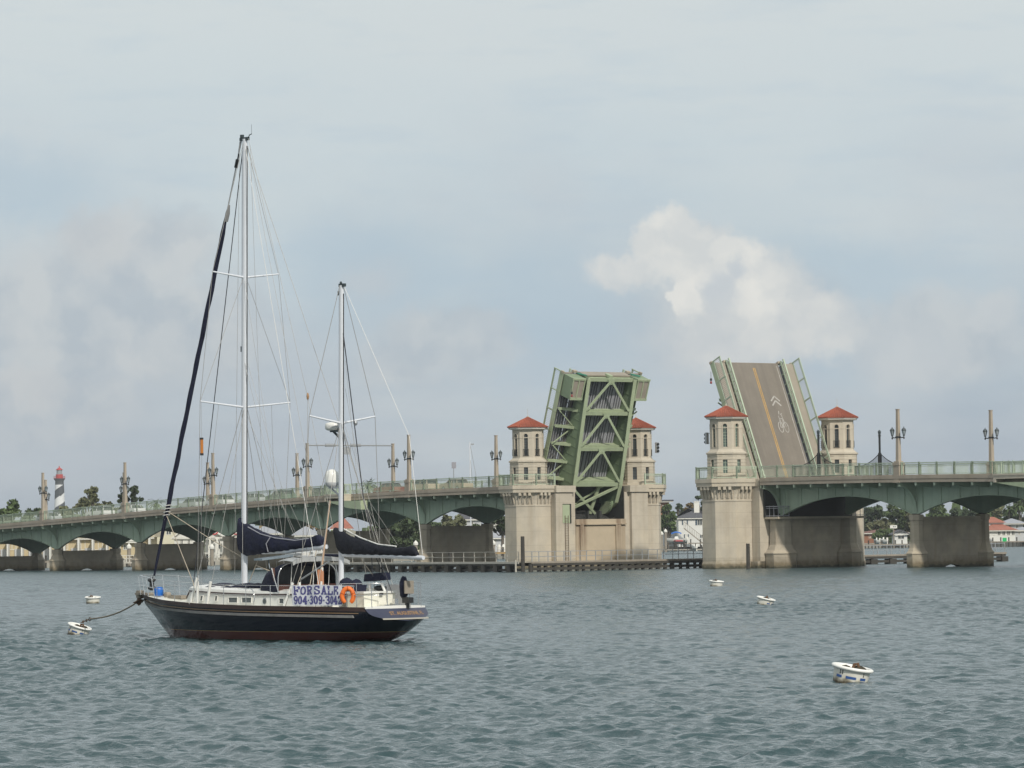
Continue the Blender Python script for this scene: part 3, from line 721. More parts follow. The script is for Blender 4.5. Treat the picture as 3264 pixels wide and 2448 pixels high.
    ro = T.part('roof', rf, TILE)
    fn = MB(); fn.lathe(u, v, [(.12, 17.38), (.13, 17.5), (.05, 17.58), (.015, 17.62), (.015, 18.35)], 8); T.part('finial', fn, CONC, ro)
    if not leaded:
        bg = MB()
        for k in range(8):
            a = k*pi/4; nx, ny = cos(a), sin(a); ex = Vector((-ny, nx, 0)); n_ = Vector((nx, ny, 0)); c_ = Vector((u, v, 12.98))+n_*1.79
            for j in range(-3, 4): bg.bar(c_+ex*j*.1, c_+ex*j*.1+Vector((0, 0, .72)), .025, .025)
            for h in (0, .72): bg.bar(c_-ex*.34+Vector((0, 0, h)), c_+ex*.34+Vector((0, 0, h)), .04, .04)
        T.part('window_guard', bg, BLK)
    return T
tower(114.05, -1.4, 'octagonal red roofed tower left of the raised leaf that shows its underside', False)
tower(114.05, 14.4, 'octagonal red roofed tower half hidden behind the left raised leaf', False)
tower(149.55, -1.4, 'octagonal red roofed tower in front of the raised roadway leaf, traffic light on its left', True)
tower(149.55, 14.4, 'octagonal red roofed tower right of the raised roadway leaf', False)

def leaf(right, alpha, label, up=115.75, zp=6.15):
    ca, sa = cos(alpha), sin(alpha)
    def T_(p):
        x, v, y = p; u = up+x*ca-y*sa; z = zp+x*sa+y*ca
        return ((2*UC-u) if right else u, v, z)
    mk = lambda: MB(T_, flip=right)
    cu = 2*UC-up if right else up
    T = Thing('bascule_leaf', label, 'drawbridge leaf', BF, (cu, 6.4, zp), 'raised leaves of the drawbridge')
    L = 16.1
    rd = mk(); rd.box(.9, L, 2.75, 10.05, 3.3, 3.6); T.part('road_deck', rd, ROADL)
    sw = mk()
    for v0, v1 in ((.75, 2.35), (10.45, 12.05)): sw.box(1.5, L-.1, v0, v1, 3.55, 3.75)
    T.part('sidewalk', sw, SIDEW)
    # main girders: web + light flange
    bot = [(L-.15, 1.35), (11.9, 1.0), (7.75, .55), (3.6, .12), (1.4, .25), (.7, .7), (.35, 1.3)]
    for v in (3.05, 9.75):
        wb = mk(); fl = mk()
        for (xa, ya), (xb, yb) in zip(bot, bot[1:]):
            wb.hexa([(xb, v-.04, yb), (xa, v-.04, ya), (xa, v+.04, ya), (xb, v+.04, yb), (xb, v-.04, 3.3), (xa, v-.04, 3.3), (xa, v+.04, 3.3), (xb, v+.04, 3.3)])
            fl.hexa([(xb, v-.24, yb-.07), (xa, v-.24, ya-.07), (xa, v+.24, ya-.07), (xb, v+.24, yb-.07), (xb, v-.24, yb), (xa, v-.24, ya), (xa, v+.24, ya), (xb, v+.24, yb)])
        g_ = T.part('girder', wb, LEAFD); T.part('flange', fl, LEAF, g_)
        st = mk()
        for x in [3.6+1.0375*i for i in range(13)]:
            yb = np.interp(x, [p[0] for p in bot[::-1]], [p[1] for p in bot[::-1]])
            for s_ in (-1, 1): st.box(x-.025, x+.025, min(v+.04*s_, v+.075*s_), max(v+.04*s_, v+.075*s_), yb, 3.28)
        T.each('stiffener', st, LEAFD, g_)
    xb_ = [3.6, 7.75, 11.9, 15.85]
    for x in xb_:
        yb = float(np.interp(x, [p[0] for p in bot[::-1]], [p[1] for p in bot[::-1]]))
        fb = mk(); fb.box(x-.05, x+.05, 3.1, 9.7, yb+.15, 3.28)
        fb.box(x-.22, x+.22, 3.3, 9.5, yb+.08, yb+.15)
        fb.box(x-.06, x+.40 if x < 15 else x+.06, 3.1, 9.7, yb+.35, yb+.40)
        T.part('floor_beam', fb, LEAF)
    for xa, xb in zip(xb_, xb_[1:]):
        ya = float(np.interp(xa, [p[0] for p in bot[::-1]], [p[1] for p in bot[::-1]])); yb = float(np.interp(xb, [p[0] for p in bot[::-1]], [p[1] for p in bot[::-1]]))
        for vv in (3.3, 9.5):
            br = mk(); br.bar((xb-.1, 6.4, yb+.05), (xa+.35, vv, ya+.05), .26, .14); T.part('brace', br, LEAF)
        gs = mk(); gs.hexa([(xb-.55, 6.1, yb-.02), (xb-.55, 6.7, yb-.02), (xb+.1, 7.0, yb-.02), (xb+.1, 5.8, yb-.02), (xb-.55, 6.1, yb+.04), (xb-.55, 6.7, yb+.04), (xb+.1, 7.0, yb+.04), (xb+.1, 5.8, yb+.04)])
        T.part('gusset', gs, LEAF)
    # stringers under the deck
    sr = mk(); v = 3.3; dk = mk()
    dk.box(1.0, L-.1, 2.8, 10.0, 3.22, 3.28); T.part('deck_soffit', dk, SOFF)
    i = 0
    while v < 9.6:
        wdt = .19 if i % 6 else .40
        sr.box(3.7, L-.3, v, v+wdt, 2.75, 3.2); v += .36 if wdt < .2 else .56; i += 1
    T.part('stringer', sr, GALV)
    for s0, s1, s_ in ((.75, 2.95, -1), (9.85, 12.05, 1)):
        so = mk()
        for k in range(5): so.box(1.7, L-.2, s0+.25+k*.36, s0+.32+k*.36, 3.2, 3.5)
        T.part('sidewalk_stringer', so, GALV)
        fs = mk(); vo = .7 if s_ < 0 else 12.04; fs.box(1.6, L, vo, vo+.07, 3.2, 3.85); T.part('edge_beam', fs, LEAF)
        vi_, vo_ = (2.98, .78) if s_ < 0 else (9.82, 12.02)
        for k, x in enumerate([3.6, 5.675, 7.75, 9.825, 11.9]):
            b = mk(); a_, c_ = sorted((vi_, vo_)); ti, to = 2.2, 2.95
            y_a, y_c = (to, ti) if s_ < 0 else (ti, to)
            b.hexa([(x-.04, a_, y_a), (x+.04, a_, y_a), (x+.04, c_, y_c), (x-.04, c_, y_c), (x-.04, a_, 3.2), (x+.04, a_, 3.2), (x+.04, c_, 3.2), (x-.04, c_, 3.2)])
            b.hexa([(x-.16, a_, y_a-.06), (x+.16, a_, y_a-.06), (x+.16, c_, y_c-.06), (x-.16, c_, y_c-.06), (x-.16, a_, y_a), (x+.16, a_, y_a), (x+.16, c_, y_c), (x-.16, c_, y_c)])
            if k < 4:
                p0, p1 = (vi_, vo_) if k % 2 else (vo_, vi_)
                b.bar((x+.15, p0, 2.6), (x+1.9, p1, 2.6), .12, .1)
            T.part('sidewalk_bracket', b, LEAF)
        if right: a_, c_ = 0, 0
        bx = mk(); a_, c_ = (.85, 2.6) if s_ < 0 else (10.2, 11.95)
        bx.box(13.45, 15.95, a_, c_, 1.45, 3.18); T.part('end_box', bx, LEAFD) if not right else None
        bf = mk()
        for q in (13.4, 15.75): bf.box(q, q+.25, a_-.05, c_+.05, 1.30, 1.45)
        for q in (a_, (a_+c_)/2-.06, c_-.12): bf.box(13.6, 15.8, q, q+.12, 1.30, 1.45)
        T.part('end_box_frame', bf, LEAF) if not right else None
        pn = mk(); pn.box(13.6, 15.8, a_+.1, c_-.1, 1.40, 1.44); T.part('end_box_panel', pn, SIDEW) if not right else None
        # outer pedestrian railing
        vr = .74 if s_ < 0 else 12.06; rr = mk()
        for y in (3.85, 4.85, 5.02): rr.bar((1.8, vr, y), (L, vr, y), .08, .07, (0, 1, 0))
        for x in [L-2.35*i for i in range(7)]: rr.bar((x, vr, 3.2), (x, vr, 5.08), .12, .12, (1, 0, 0))
        ro = T.part('railing', rr, LEAF if not right else RAIL)
        bb = mk()
        x = 1.9
        while x < L-.1: bb.bar((x, vr, 3.85), (x, vr, 4.85), .028, .028, (1, 0, 0)); x += .2
        T.part('baluster', bb, STEEL, ro)
        # roadway guard rails
        vg = 2.52 if s_ < 0 else 10.28; gg = mk()
        for y in (3.95, 4.4): gg.bar((1.0, vg, y), (L+.15, vg, y), .17, .17, (0, 1, 0))
        for x in [L-.2-1.17*i for i in range(13)]: gg.bar((x, vg, 3.5), (x, vg, 4.45), .1, .1, (1, 0, 0))
        T.part('guard_rail', gg, RAIL)
        ge = mk(); ge.box(L-.05, L+.2, vg-.25, vg+.25, 3.3, 3.75); ge.box(L-.1, L+.15, vr-.1, vr+.1, 3.2, 3.6); T.part('end_fitting', ge, CONCD)
        tt = mk(); tt.hexa([(L-.05, vg+.0, 2.8), (L+.08, vg, 2.8), (L+.08, vg+.7, 2.0), (L-.05, vg+.7, 2.0), (L-.05, vg, 3.15), (L+.08, vg, 3.15), (L+.08, vg+.7, 2.35), (L-.05, vg+.7, 2.35)]); T.part('bumper', tt, TEAL)
    tj = mk(); tj.box(L-.12, L+.04, 3.1, 9.7, 2.3, 3.58); T.part('toe_plate', tj, SIDEW)
    cl = mk(); cl.box(L-.1, L+.2, 6.15, 6.65, 1.6, 2.5); T.part('centre_lock', cl, LEAF)
    p_ = T_((L-.9, .62, 3.1 if right else 1.2)); nl = MB(); nl.bar(p_, (p_[0], p_[1], p_[2]-.7), .03, .03); no = T.part('light_cable', nl, BLK)
    for k, (nm, mm_) in enumerate((('green_lamp', BLK), ('red_lamp', mat('red_lens', (.25, .03, .03), .4)))):
        nl = MB(); nl.lathe(p_[0], p_[1], [(.10, p_[2]-1.0-.32*k), (.13, p_[2]-.9-.32*k), (.10, p_[2]-.72-.32*k)], 8); T.part(nm, nl, mm_, no)
    # tail: bracing and curved racks
    tb = mk(); tb.bar((3.3, 9.5, .3), (.2, 3.3, .9), .3, .2); tb.bar((3.0, 3.3, .5), (-.2, 7.6, 1.0), .28, .2); tb.bar((3.2, 8.0, 1.0), (.6, 4.0, 1.2), .16, .14); tb.bar((3.3, 7.2, .8), (-.2, 6.8, 1.0), .4, .2)
    T.part('tail_brace', tb, LEAF)
    for v in (3.25, 9.2):
        K = 14; rk = mk(); rb = mk()
        for i in range(K):
            a0 = rad(170+i*120/K); a1 = rad(170+(i+1)*120/K); r_ = 1.5; ox, oy = 1.0, 1.9
            rk.hexa([(ox, v, oy), (ox, v+.3, oy), (ox+r_*cos(a0), v+.3, oy+r_*sin(a0)), (ox+r_*cos(a0), v, oy+r_*sin(a0)), (ox+.01, v, oy+.01), (ox+.01, v+.3, oy+.01), (ox+r_*cos(a1), v+.3, oy+r_*sin(a1)), (ox+r_*cos(a1), v, oy+r_*sin(a1))])
            rb.bar((ox+.4*cos(a0), v-.1, oy+.4*sin(a0)), (ox+r_*cos(a0), v-.1, oy+r_*sin(a0)), .06, .10)
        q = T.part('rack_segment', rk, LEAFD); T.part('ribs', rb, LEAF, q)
    cw = mk(); cw.box(-3.2, -.4, 3.7, 9.0, -.6, 2.9); T.part('counterweight', cw, DARKM)
    # road markings
    ym = mk()
    for v in (6.26, 6.48): ym.box(1.0, L-.6, v, v+.12, 3.601, 3.606)
    T.part('yellow_centre_line', ym, YEL)
    wm = mk()
    for v in (2.95, 9.72): wm.box(1.0, L-.3, v, v+.11, 3.601, 3.606)
    T.part('white_edge_line', wm, WLINE)
    sh = mk(); z0, z1 = 3.601, 3.607; vc = 8.1; f_ = 1
    def strip(a, b, w_=.11):
        a = Vector((a[0], a[1], 0)); b = Vector((b[0], b[1], 0)); d = (b-a).normalized(); n_ = Vector((-d.y, d.x, 0))*w_/2
        P = [a-n_, b-n_, b+n_, a+n_]; sh.hexa([(p.x, p.y, z0) for p in P]+[(p.x, p.y, z1) for p in P])
    for x in (11.0, 11.55):
        for s_ in (-1, 1): strip((x+.55, vc), (x-.05, vc+s_*.62), .17)
    for xc, vw in ((8.35, vc-.36), (8.35, vc+.42)):
        K = 12
        for i in range(K):
            a0, a1 = 2*pi*i/K, 2*pi*(i+1)/K; strip((xc+.62*cos(a0), vw+.30*sin(a0)), (xc+.62*cos(a1), vw+.30*sin(a1)), .09)
    for a, b in (((8.35, vc-.36), (9.35, vc-.2)), ((9.35, vc-.2), (8.35, vc+.02)), ((8.35, vc+.02), (8.35, vc-.36)), ((8.35, vc+.02), (9.5, vc+.28)), ((9.35, vc-.2), (9.4, vc+.25)), ((8.35, vc+.42), (9.9, vc+.2)), ((9.35, vc-.2), (9.75, vc-.25)), ((9.9, vc+.1), (10.0, vc+.35))): strip(a, b, .09)
    strip((9.9, vc-.1), (10.3, vc), .1)
    T.part('cycle_marking', sh, WLINE)
    return T
leaf(False, rad(70.2), 'raised drawbridge leaf tilted right, its green braced underside facing us')
leaf(True, rad(66.6), 'raised drawbridge leaf tilted left, grey roadway with yellow centre line facing us')

# ---------------------------------------------------------------- lamp posts
def make_lamp():
    T = Thing('lamp_post', 'x', 'lamp post', BF, (0, 0, 0), 'twin lantern posts along the bridge')
    pd = MB(); pd.box(-.42, .42, -.36, .36, 0, 1.75); pd.box(-.50, .50, -.42, .42, 1.75, 2.05); pd.box(-.36, .36, -.32, .32, 2.05, 2.18)
    pd.box(-.5, .5, -.44, .3, -.02, .10)
    T.part('pedestal', pd, FASC)
    sh = MB(); a, b = .205, .135
    sh.hexa([(-a, -a, 2.18), (a, -a, 2.18), (a, a, 2.18), (-a, a, 2.18), (-b, -b, 7.42), (b, -b, 7.42), (b, b, 7.42), (-b, b, 7.42)])
    sh.box(-.17, .17, -.17, .17, 7.42, 7.50); T.part('shaft', sh, FASC)
    ar = MB(); ar.box(-.2, .2, -.2, .2, 4.55, 4.72)
    for s in (-1, 1):
        ar.tube([(s*.2, 0, 4.62), (s*.55, 0, 4.56), (s*.85, 0, 4.62), (s*.88, 0, 4.78)], .055, 6)
        ar.lathe(s*.88, 0, [(.05, 4.42), (.10, 4.55), (.05, 4.66)], 6)
    T.part('bracket_arm', ar, BLK)
    for s in (-1, 1):
        gl = MB(); gl.lathe(s*.88, 0, [(.10, 4.86), (.22, 5.28)], 6); lo = T.part('lantern', gl, LGLS)
        cp = MB(); cp.lathe(s*.88, 0, [(.07, 4.72), (.13, 4.80), (.11, 4.87)], 6); cp.lathe(s*.88, 0, [(.25, 5.27), (.24, 5.36), (.16, 5.50), (.05, 5.56), (.03, 5.68)], 6)
        for k in range(6):
            t = 2*pi*k/6; cp.bar((s*.88+.105*cos(t), .105*sin(t), 4.85), (s*.88+.225*cos(t), .225*sin(t), 5.3), .025, .025)
        T.part('lantern_cap', cp, IRON, lo)
    return T.o
lamp0 = make_lamp(); first = True
near_labels = {0: 'near lamp post just left of the lighthouse', 1: 'near lamp post right of the lighthouse, above the second full pier',
    2: 'near lamp post behind the rigging between the headsail and main mast', 3: 'near lamp post at the left end of the signal gantry',
    4: 'near lamp post on its stone pedestal, just left of the white sign back', 'R': 'near lamp post on its stone pedestal right of the drawbridge towers'}
far_labels = {-1: 'far lamp post close behind the post left of the lighthouse', 0: 'far lamp post almost hidden behind the post right of the lighthouse', 1: 'far lamp post just left of the one behind the yacht headsail rigging',
    2: 'far lamp post rising behind the rail between main mast and gantry', 3: 'far lamp post at the right end of the signal gantry', 4: 'far lamp post beside the left red roofed tower', 'R': 'far lamp post behind the rail at the right edge of the photo'}
for lab, v in ((near_labels, 0), (far_labels, 13.0)):
    for k, l in lab.items():
        u = 175.21 if k == 'R' else k*SPN
        o = lamp0 if first else copy_tree(lamp0); first = False
        o.location = BF(u, v, RT(u)-2.0); o.rotation_euler = (0, 0, -PHI); o['label'] = l
        o.scale = (1, 1, {0: .98}.get(k, 1.0))

# gantry between the two posts of the fourth pier
T = Thing('signal_gantry', 'grey pipe gantry across the road between two lamp posts, with signals and a sign', 'signal gantry', BF, (3*SPN, 6.5, RT(66)))
zz = RT(3*SPN)+5.25; gm = MB(); gm.tube([(3*SPN, .1, zz), (3*SPN, 12.9, zz)], .09, 8); T.part('pipe', gm, STEEL)
for v, l in ((3.6, None), (7.4, None)):
    s_ = MB(); s_.box(3*SPN-.25, 3*SPN-.02, v-.75, v+.75, zz-.18, zz+.2); so = T.part('signal_head', s_, STEEL)
    l_ = MB()
    for k in (-.5, 0, .5): l_.lathe(0, 0, [(.14, 0), (.14, .1)], 8) if False else l_.ball((3*SPN-.27, v+k, zz), .06, .15, .15)
    T.each('lens', l_, BLK, so)
s_ = MB(); s_.box(3*SPN+.08, 3*SPN+.14, 4.7, 6.5, zz-1.15, zz-.22); T.part('sign_back', s_, STEEL)
s_ = MB(); [s_.bar((3*SPN+.06, v, zz), (3*SPN+.06, v, zz-1.1), .05, .05) for v in (5.0, 6.2)]; T.each('sign_hanger', s_, STEEL)
# signs on the bridge
def sign(u, v, label, wd, ht, zt, m, txt=None):
    z0 = RT(u)-1.25; T = Thing('road_sign', label, 'road sign', BF, (u, v, z0))
    p = MB(); p.bar((u, v, z0), (u, v, zt), .07, .07); T.part('post', p, STEEL)
    s_ = MB(); s_.box(u+.04, u+.07, v-wd/2, v+wd/2, zt-ht, zt); pl = T.part('panel', s_, m)
    if txt:
        l_ = MB()
        for i, (a, b) in enumerate(txt): l_.box(u+.071, u+.076, v-wd/2+a*wd, v-wd/2+b*wd, zt-.15-ht*.17*i, zt-.09-ht*.17*i)
        T.part('lettering', l_, BLK, pl)
sign(94.5, 2.1, 'pale square sign seen from behind, beside the lamp post left of the drawbridge', .62, .75, RT(94)+2.0, GALV)
sign(189.5, 10.9, 'small white rectangular sign above the rail at the right edge', .8, 1.15, RT(189)+2.35, WHT, [(.15, .85), (.25, .75), (.15, .85), (.3, .7), (.2, .8)])
# black gates with swooping rails
def gate(u, v, label, spanv=True):
    z0 = RT(u)-1.3; T = Thing('iron_gate', label, 'iron gate', BF, (u, v, z0), 'black iron gates with swooping rails')
    p = MB(); p.box(u-.13, u+.13, v-.13, v+.13, z0, z0+2.6); p.box(u-.08, u+.08, v-.08, v+.08, z0+2.6, z0+4.4); p.lathe(u, v, [(.14, z0+4.4), (.2, z0+4.45), (.08, z0+4.55)], 6); T.part('post', p, BLK)
    l_ = MB(); l_.lathe(u, v, [(.10, z0+4.5), (.18, z0+4.85), (.2, z0+4.86), (.05, z0+5.05)], 6); T.part('lantern', l_, IRON)
    r_ = MB(); K = 14
    for s in (-1, 1):
        P = [(u+s*3.9*i/K, v, z0+1.25+1.35*(1-i/K)**2.2) for i in range(K+1)]
        r_.tube(P, .045, 5); r_.bar((u, v, z0+.15), (u+s*3.9, v, z0+.15), .06, .06)
        r_.bar((u+s*3.9, v, z0), (u+s*3.9, v, z0+1.3), .09, .09)
        for i in range(1, 26):
            x = 3.9*i/26; zt = z0+1.25+1.35*(1-x/3.9)**2.2; r_.bar((u+s*x, v, z0+.15), (u+s*x, v, zt), .03, .03)
    T.part('swoop_rail', r_, BLK)
gate(160.0, 2.5, 'black iron gate with lantern in front of the raised roadway leaf')
gate(160.6, 10.6, 'black iron gate with lantern right of the drawbridge towers')
gate(106.6, 3.2, 'black iron gate with lantern just left of the left near tower')
def traffic(u, v, z, d, label):
    T = Thing('traffic_light', label, 'traffic light', BF, (u, v, z), 'three lens signals on the towers')
    b = MB(); b.box(u-.14, u+.14, v-.16, v+.16, z-.62, z+.62); b.bar((u, v, z+.5), (u+d*.55, v+.15, z+.5), .05, .05); b.bar((u, v, z-.5), (u+d*.55, v+.15, z-.5), .05, .05); T.part('housing', b, STEEL)
    l_ = MB()
    for k in (-.4, 0, .4): l_.tube([(u-d*.12, v, z+k), (u-d*.30, v, z+k)], .15, 8)
    T.each('visor', l_, BLK, per=3)
traffic(147.45, -2.4, 14.0, 1, 'three lens traffic light on the left side of the tower before the roadway leaf')
traffic(116.2, 15.75, 13.9, -1, 'three lens traffic light on the right side of the tower behind the left leaf')

# cars queuing on the bridge
CG = mat('car_glass', (0.02, 0.025, 0.03), .1); TYRE = mat('tyre_rubber', (.02, .02, .02), .9)
def car(kind, paint):
    T = Thing('parked_car', 'x', 'car', BF, (0, 0, 0), 'cars waiting on the bridge')
    L, H, hood, cab0, cab1 = {'sedan': (4.6, 1.42, .92, 1.15, 3.75), 'suv': (4.7, 1.55, 1.0, 1.25, 4.5), 'van': (5.0, 1.62, 1.0, .9, 4.9)}[kind]
    W = .88; P = [(0, .35), (0, hood-.15), (.25, hood), (cab0, hood+.05), (cab1+.1, hood+.05), (L-.05, hood-.02), (L, .4), (L-.1, .28), (.1, .28)]
    b = MB(); b.poly([(x, -W, z) for x, z in P], (0, 2*W, 0))
    T.part('body', b, paint)
    c = MB(); a = [(cab0, W-.04, hood+.04), (cab0+.75, W-.2, H-.06), (cab0+1.0, W-.22, H), (cab1-.45, W-.22, H), (cab1, W-.06, hood+.04)]
    N_ = len(a); c.add([(x, y, z) for x, y, z in a]+[(x, -y, z) for x, y, z in a], [tuple(range(N_)), tuple(reversed(range(N_, 2*N_)))]+[(i, N_+i, N_+i+1, i+1) for i in range(N_-1)]); T.part('windows', c, CG)
    r = MB(); r.box(cab0+.95, cab1-.42, -W+.2, W-.2, H-.015, H+.03)
    for x in (cab0+.05, (cab0+cab1)/2, cab1-.12):
        for s in (-1, 1): r.bar((x, s*(W-.05), hood+.03), (x+(.78 if x < cab0+.2 else -.2 if x > cab1-.2 else 0), s*(W-.2), H), .07, .05)
    T.part('roof', r, paint)
    for x in (.85, L-.9):
        for s in (-1, 1):
            w_ = MB(); w_.tube([(x, s*(W-.2), .33), (x, s*(W+.01), .33)], .33, 12, smooth=False); wo_ = T.part('wheel', w_, TYRE)
            w2 = MB(); w2.tube([(x, s*(W-.0), .33), (x, s*(W+.02), .33)], .2, 8, smooth=False); T.part('rim', w2, STEEL, wo_)
    return T.o
paints = {n_: mat('car_paint_'+n_, c_, .25, var=.02) for n_, c_ in dict(white=(.72, .72, .72), silver=(.42, .44, .46), green=(.10, .14, .11), red=(.22, .07, .05), dark=(.05, .055, .06), tan=(.4, .33, .24)).items()}
cars = [('sedan', 'white', 14.0, 4.4, 'white sedan on the bridge left of the post beside the lighthouse trees'), ('suv', 'silver', 29.5, 4.4, 'silver suv on the bridge just left of the headsail'),
        ('van', 'white', 36.0, 4.4, 'white van on the bridge between headsail and lamp post'), ('suv', 'green', 51.0, 4.4, 'dark green suv on the bridge just right of the main mast'),
        ('sedan', 'silver', 44.8, 4.4, 'silver sedan on the bridge just left of the main mast'), ('sedan', 'red', 75.5, 4.4, 'red sedan on the bridge just right of the mizzen mast'),
        ('suv', 'tan', 82.5, 4.4, 'tan suv on the bridge left of the lamp post beyond the mizzen'), ('sedan', 'dark', 60.0, 4.4, 'dark sedan on the bridge left of the gantry post'),
        ('sedan', 'tan', 89.5, 4.4, 'tan sedan on the bridge by the pale sign back'), ('van', 'white', 5.5, 4.4, 'white van on the bridge just right of the leftmost near lamp post'),
        ('sedan', 'silver', -8.5, 4.4, 'silver sedan on the bridge at the left edge')]
protos = {}
for kd, pc, u, v, lab in cars:
    key = (kd, pc); o = car(kd, paints[pc]) if key not in protos else copy_tree(protos[key]); protos.setdefault(key, o)
    sl = math.atan2(RT(u+4)-RT(u), 4)
    o.location = BF(u, v, RT(u)-1.40); o.rotation_euler = (0, -sl, -PHI); o['label'] = lab

# lookout bays hung on the near side
def bay(u0, u1, label):
    T = Thing('lookout_bay', label, 'lookout bay', BF, ((u0+u1)/2, -.3, RT(u0)-2), 'projecting bays on the near side of the bridge')
    z = RT((u0+u1)/2)-1.22; f = MB(); f.box(u0, u1, -1.5, -.39, z-.45, z+.02); f.box(u0-.02, u1+.02, -1.56, -.39, z-.12, z+.04); f.box(u0+.02, u0+.35, -1.5, -.39, z-.78, z-.45); f.box(u1-.35, u1-.02, -1.5, -.39, z-.78, z-.45); T.part('floor_slab', f, STUC)
    b = MB()
    b.poly([(u0+.2, -1.4, z-.8), (u1+3.5, -1.4, z-.8), (u1+3.5, -1.4, z-1.9), (u1+.8, -1.4, z-1.7)], (0, 1.0, 0)); T.part('bracket', b, LEAF)
    r_, p_, b_ = MB(), MB(), MB(); railing(r_, p_, b_, [(u0+.05, -.45, z), (u0+.05, -1.45, z), (u1-.05, -1.45, z), (u1-.05, -.45, z)], post=1.5)
    ro = T.part('railing', r_, RAIL); T.each('railing_post', p_, RAIL, ro); T.part('balusters', b_, RAIL, ro)
bay(72.1, 76.4, 'pale lookout bay on the bridge rail behind the mizzen mast')
bay(190.6, 196.2, 'pale lookout bay with green bracket at the right edge of the bridge')

# ---------------------------------------------------------------- timber walkway and fender
def walkway():
    P0 = (96, -16.8); P1 = (142.0, -22.8); P2 = (133.0, 54.5)
    for (a, b, name, lab, sp, wd, dense) in ((P0, P1, 'walkway', 'railed timber walkway running left from the tall corner pile toward the yacht', 2.75, 1.7, False),
                                       (P1, P2, 'fender_walkway', 'railed timber fender walkway passing in front of the left drawbridge pier', 1.12, 1.5, True)):
        A_ = Vector((*a, 0)); B_ = Vector((*b, 0)); d = (B_-A_); L = d.length; d.normalize(); n_ = Vector((d.y, -d.x, 0))
        if n_.dot(Vector((.8, -.59, 0))) < 0: n_ = -n_      # toward the viewer
        if not dense: n_ = Vector((d.y, -d.x, 0)); n_ = n_ if n_.y < 0 else -n_
        T = Thing(name, lab, 'walkway', BF, (a[0], a[1], 0), 'timber walkways by the drawbridge')
        bar = lambda m_, s0, s1, off, z, w_, h: m_.bar(A_+d*s0+n_*off+Vector((0, 0, z)), A_+d*s1+n_*off+Vector((0, 0, z)), w_, h)
        dk = MB(); bar(dk, 0, L, 0, 1.05, wd, .08); T.part('deck', dk, PALE)
        eb = MB(); bar(eb, 0, L, wd/2+.04, .98, .08, .22); T.part('edge_board', eb, PALE if not dense else TIMW)
        st = MB(); bar(st, 0, L, wd/2-.15, .80, .2, .34); bar(st, 0, L, -wd/2+.15, .80, .2, .34)
        if dense:
            bar(st, 0, L*.78, wd/2+.15, .78, .25, .25); bar(st, 0, L, wd/2+.1, .32, .22, .28)
        else: bar(st, 0, L, wd/2-.4, .22, .2, .25)
        T.part('stringer', st, TIMB)
        k = int(L/sp)
        for i in range(k+1):
            if dense and i*sp > L*.62 and i % 3: continue
            s0 = i*sp+random.uniform(-.12, .12)
            p = MB(); r_ = random.uniform(.17, .24) if dense else .3; off = wd/2-.05 if dense else wd/2-.3
            c_ = A_+d*s0+n_*off; top = .78
            if not dense: p.box(-.36, .36, -.36, .36, -1.2, .78); p.v = [(x+c_.x, y+c_.y, z) for x, y, z in p.v]
            else: p.tube([(c_.x, c_.y, -1.2), (c_.x, c_.y, top+random.uniform(-.05, .1))], r_*random.uniform(.95, 1.15), 8)
            if i*sp > L*.62 and dense: p.box(c_.x-.5, c_.x+.5, c_.y-.5, c_.y+.5, -1, .6)
            T.part('pile', p, TIMB)
        rr, pp = MB(), MB()
        for off in ((wd/2-.05, -wd/2+.05) if dense else (wd/2-.05,)):
            s1 = L-.2; kk = int(L/2.35)
            for h in (.52, 1.05): bar(rr, .2, s1, off, 1.09+h, .055, .055)
            for i in range(kk+1):
                q = A_+d*(.2+(s1-.2)*i/kk)+n_*off; pp.box(q.x-.035, q.x+.035, q.y-.035, q.y+.035, 1.0, 2.17)
        m_ = PALE if not dense else STEEL
        ro = T.part('railing', rr, m_); T.each('railing_post', pp, m_, ro)
walkway()
def pile(x, y, z0, z1, r, label, name='mooring_pile', cap=None, m=TIMB, F_=WORLD, tilt=0):
    T = Thing(name, label, 'pile', F_, (x, y, z0), 'single piles standing in the water')
    p = MB(); p.tube([(x, y, z0), (x+tilt, y, z1)], [r*1.05, r], 10); T.part('shaft', p, m)
    c = MB()
    if cap: c.lathe(x+tilt, y, [(r*1.35, z1-.05), (r*1.35, z1+.3), (.03, z1+.75)], 10); T.part('cone_cap', c, cap)
    else: c.tube([(x+tilt, y, z1), (x+tilt, y, z1+.04)], r*.9, 10); T.part('worn_top', c, TIMW)
px_, py_, _ = BF(142.2, -23.3, 0); pile(px_-.05, py_-.3, -1.5, 3.75, .21, 'tall dark timber pile at the corner of the walkway', m=TIMB)
p2_ = at(1659, 1800, py_-.1); pile(p2_[0]-.5, py_-.9, -1.5, 1.3, .1, 'short pale pipe beside the tall corner pile', m=PALE)
q_ = at(2385, 1800, 404); pile(q_[0], 404, -1.5, 2.65, .2, 'lone black pile standing before the right drawbridge pier', m=TIMB)
q_ = at(1437, 1800, 441); pile(q_[0], 441, -1.5, 2.05, .27, 'dark timber pile rising through the walkway rail, left of the left drawbridge pier', m=TIMB)

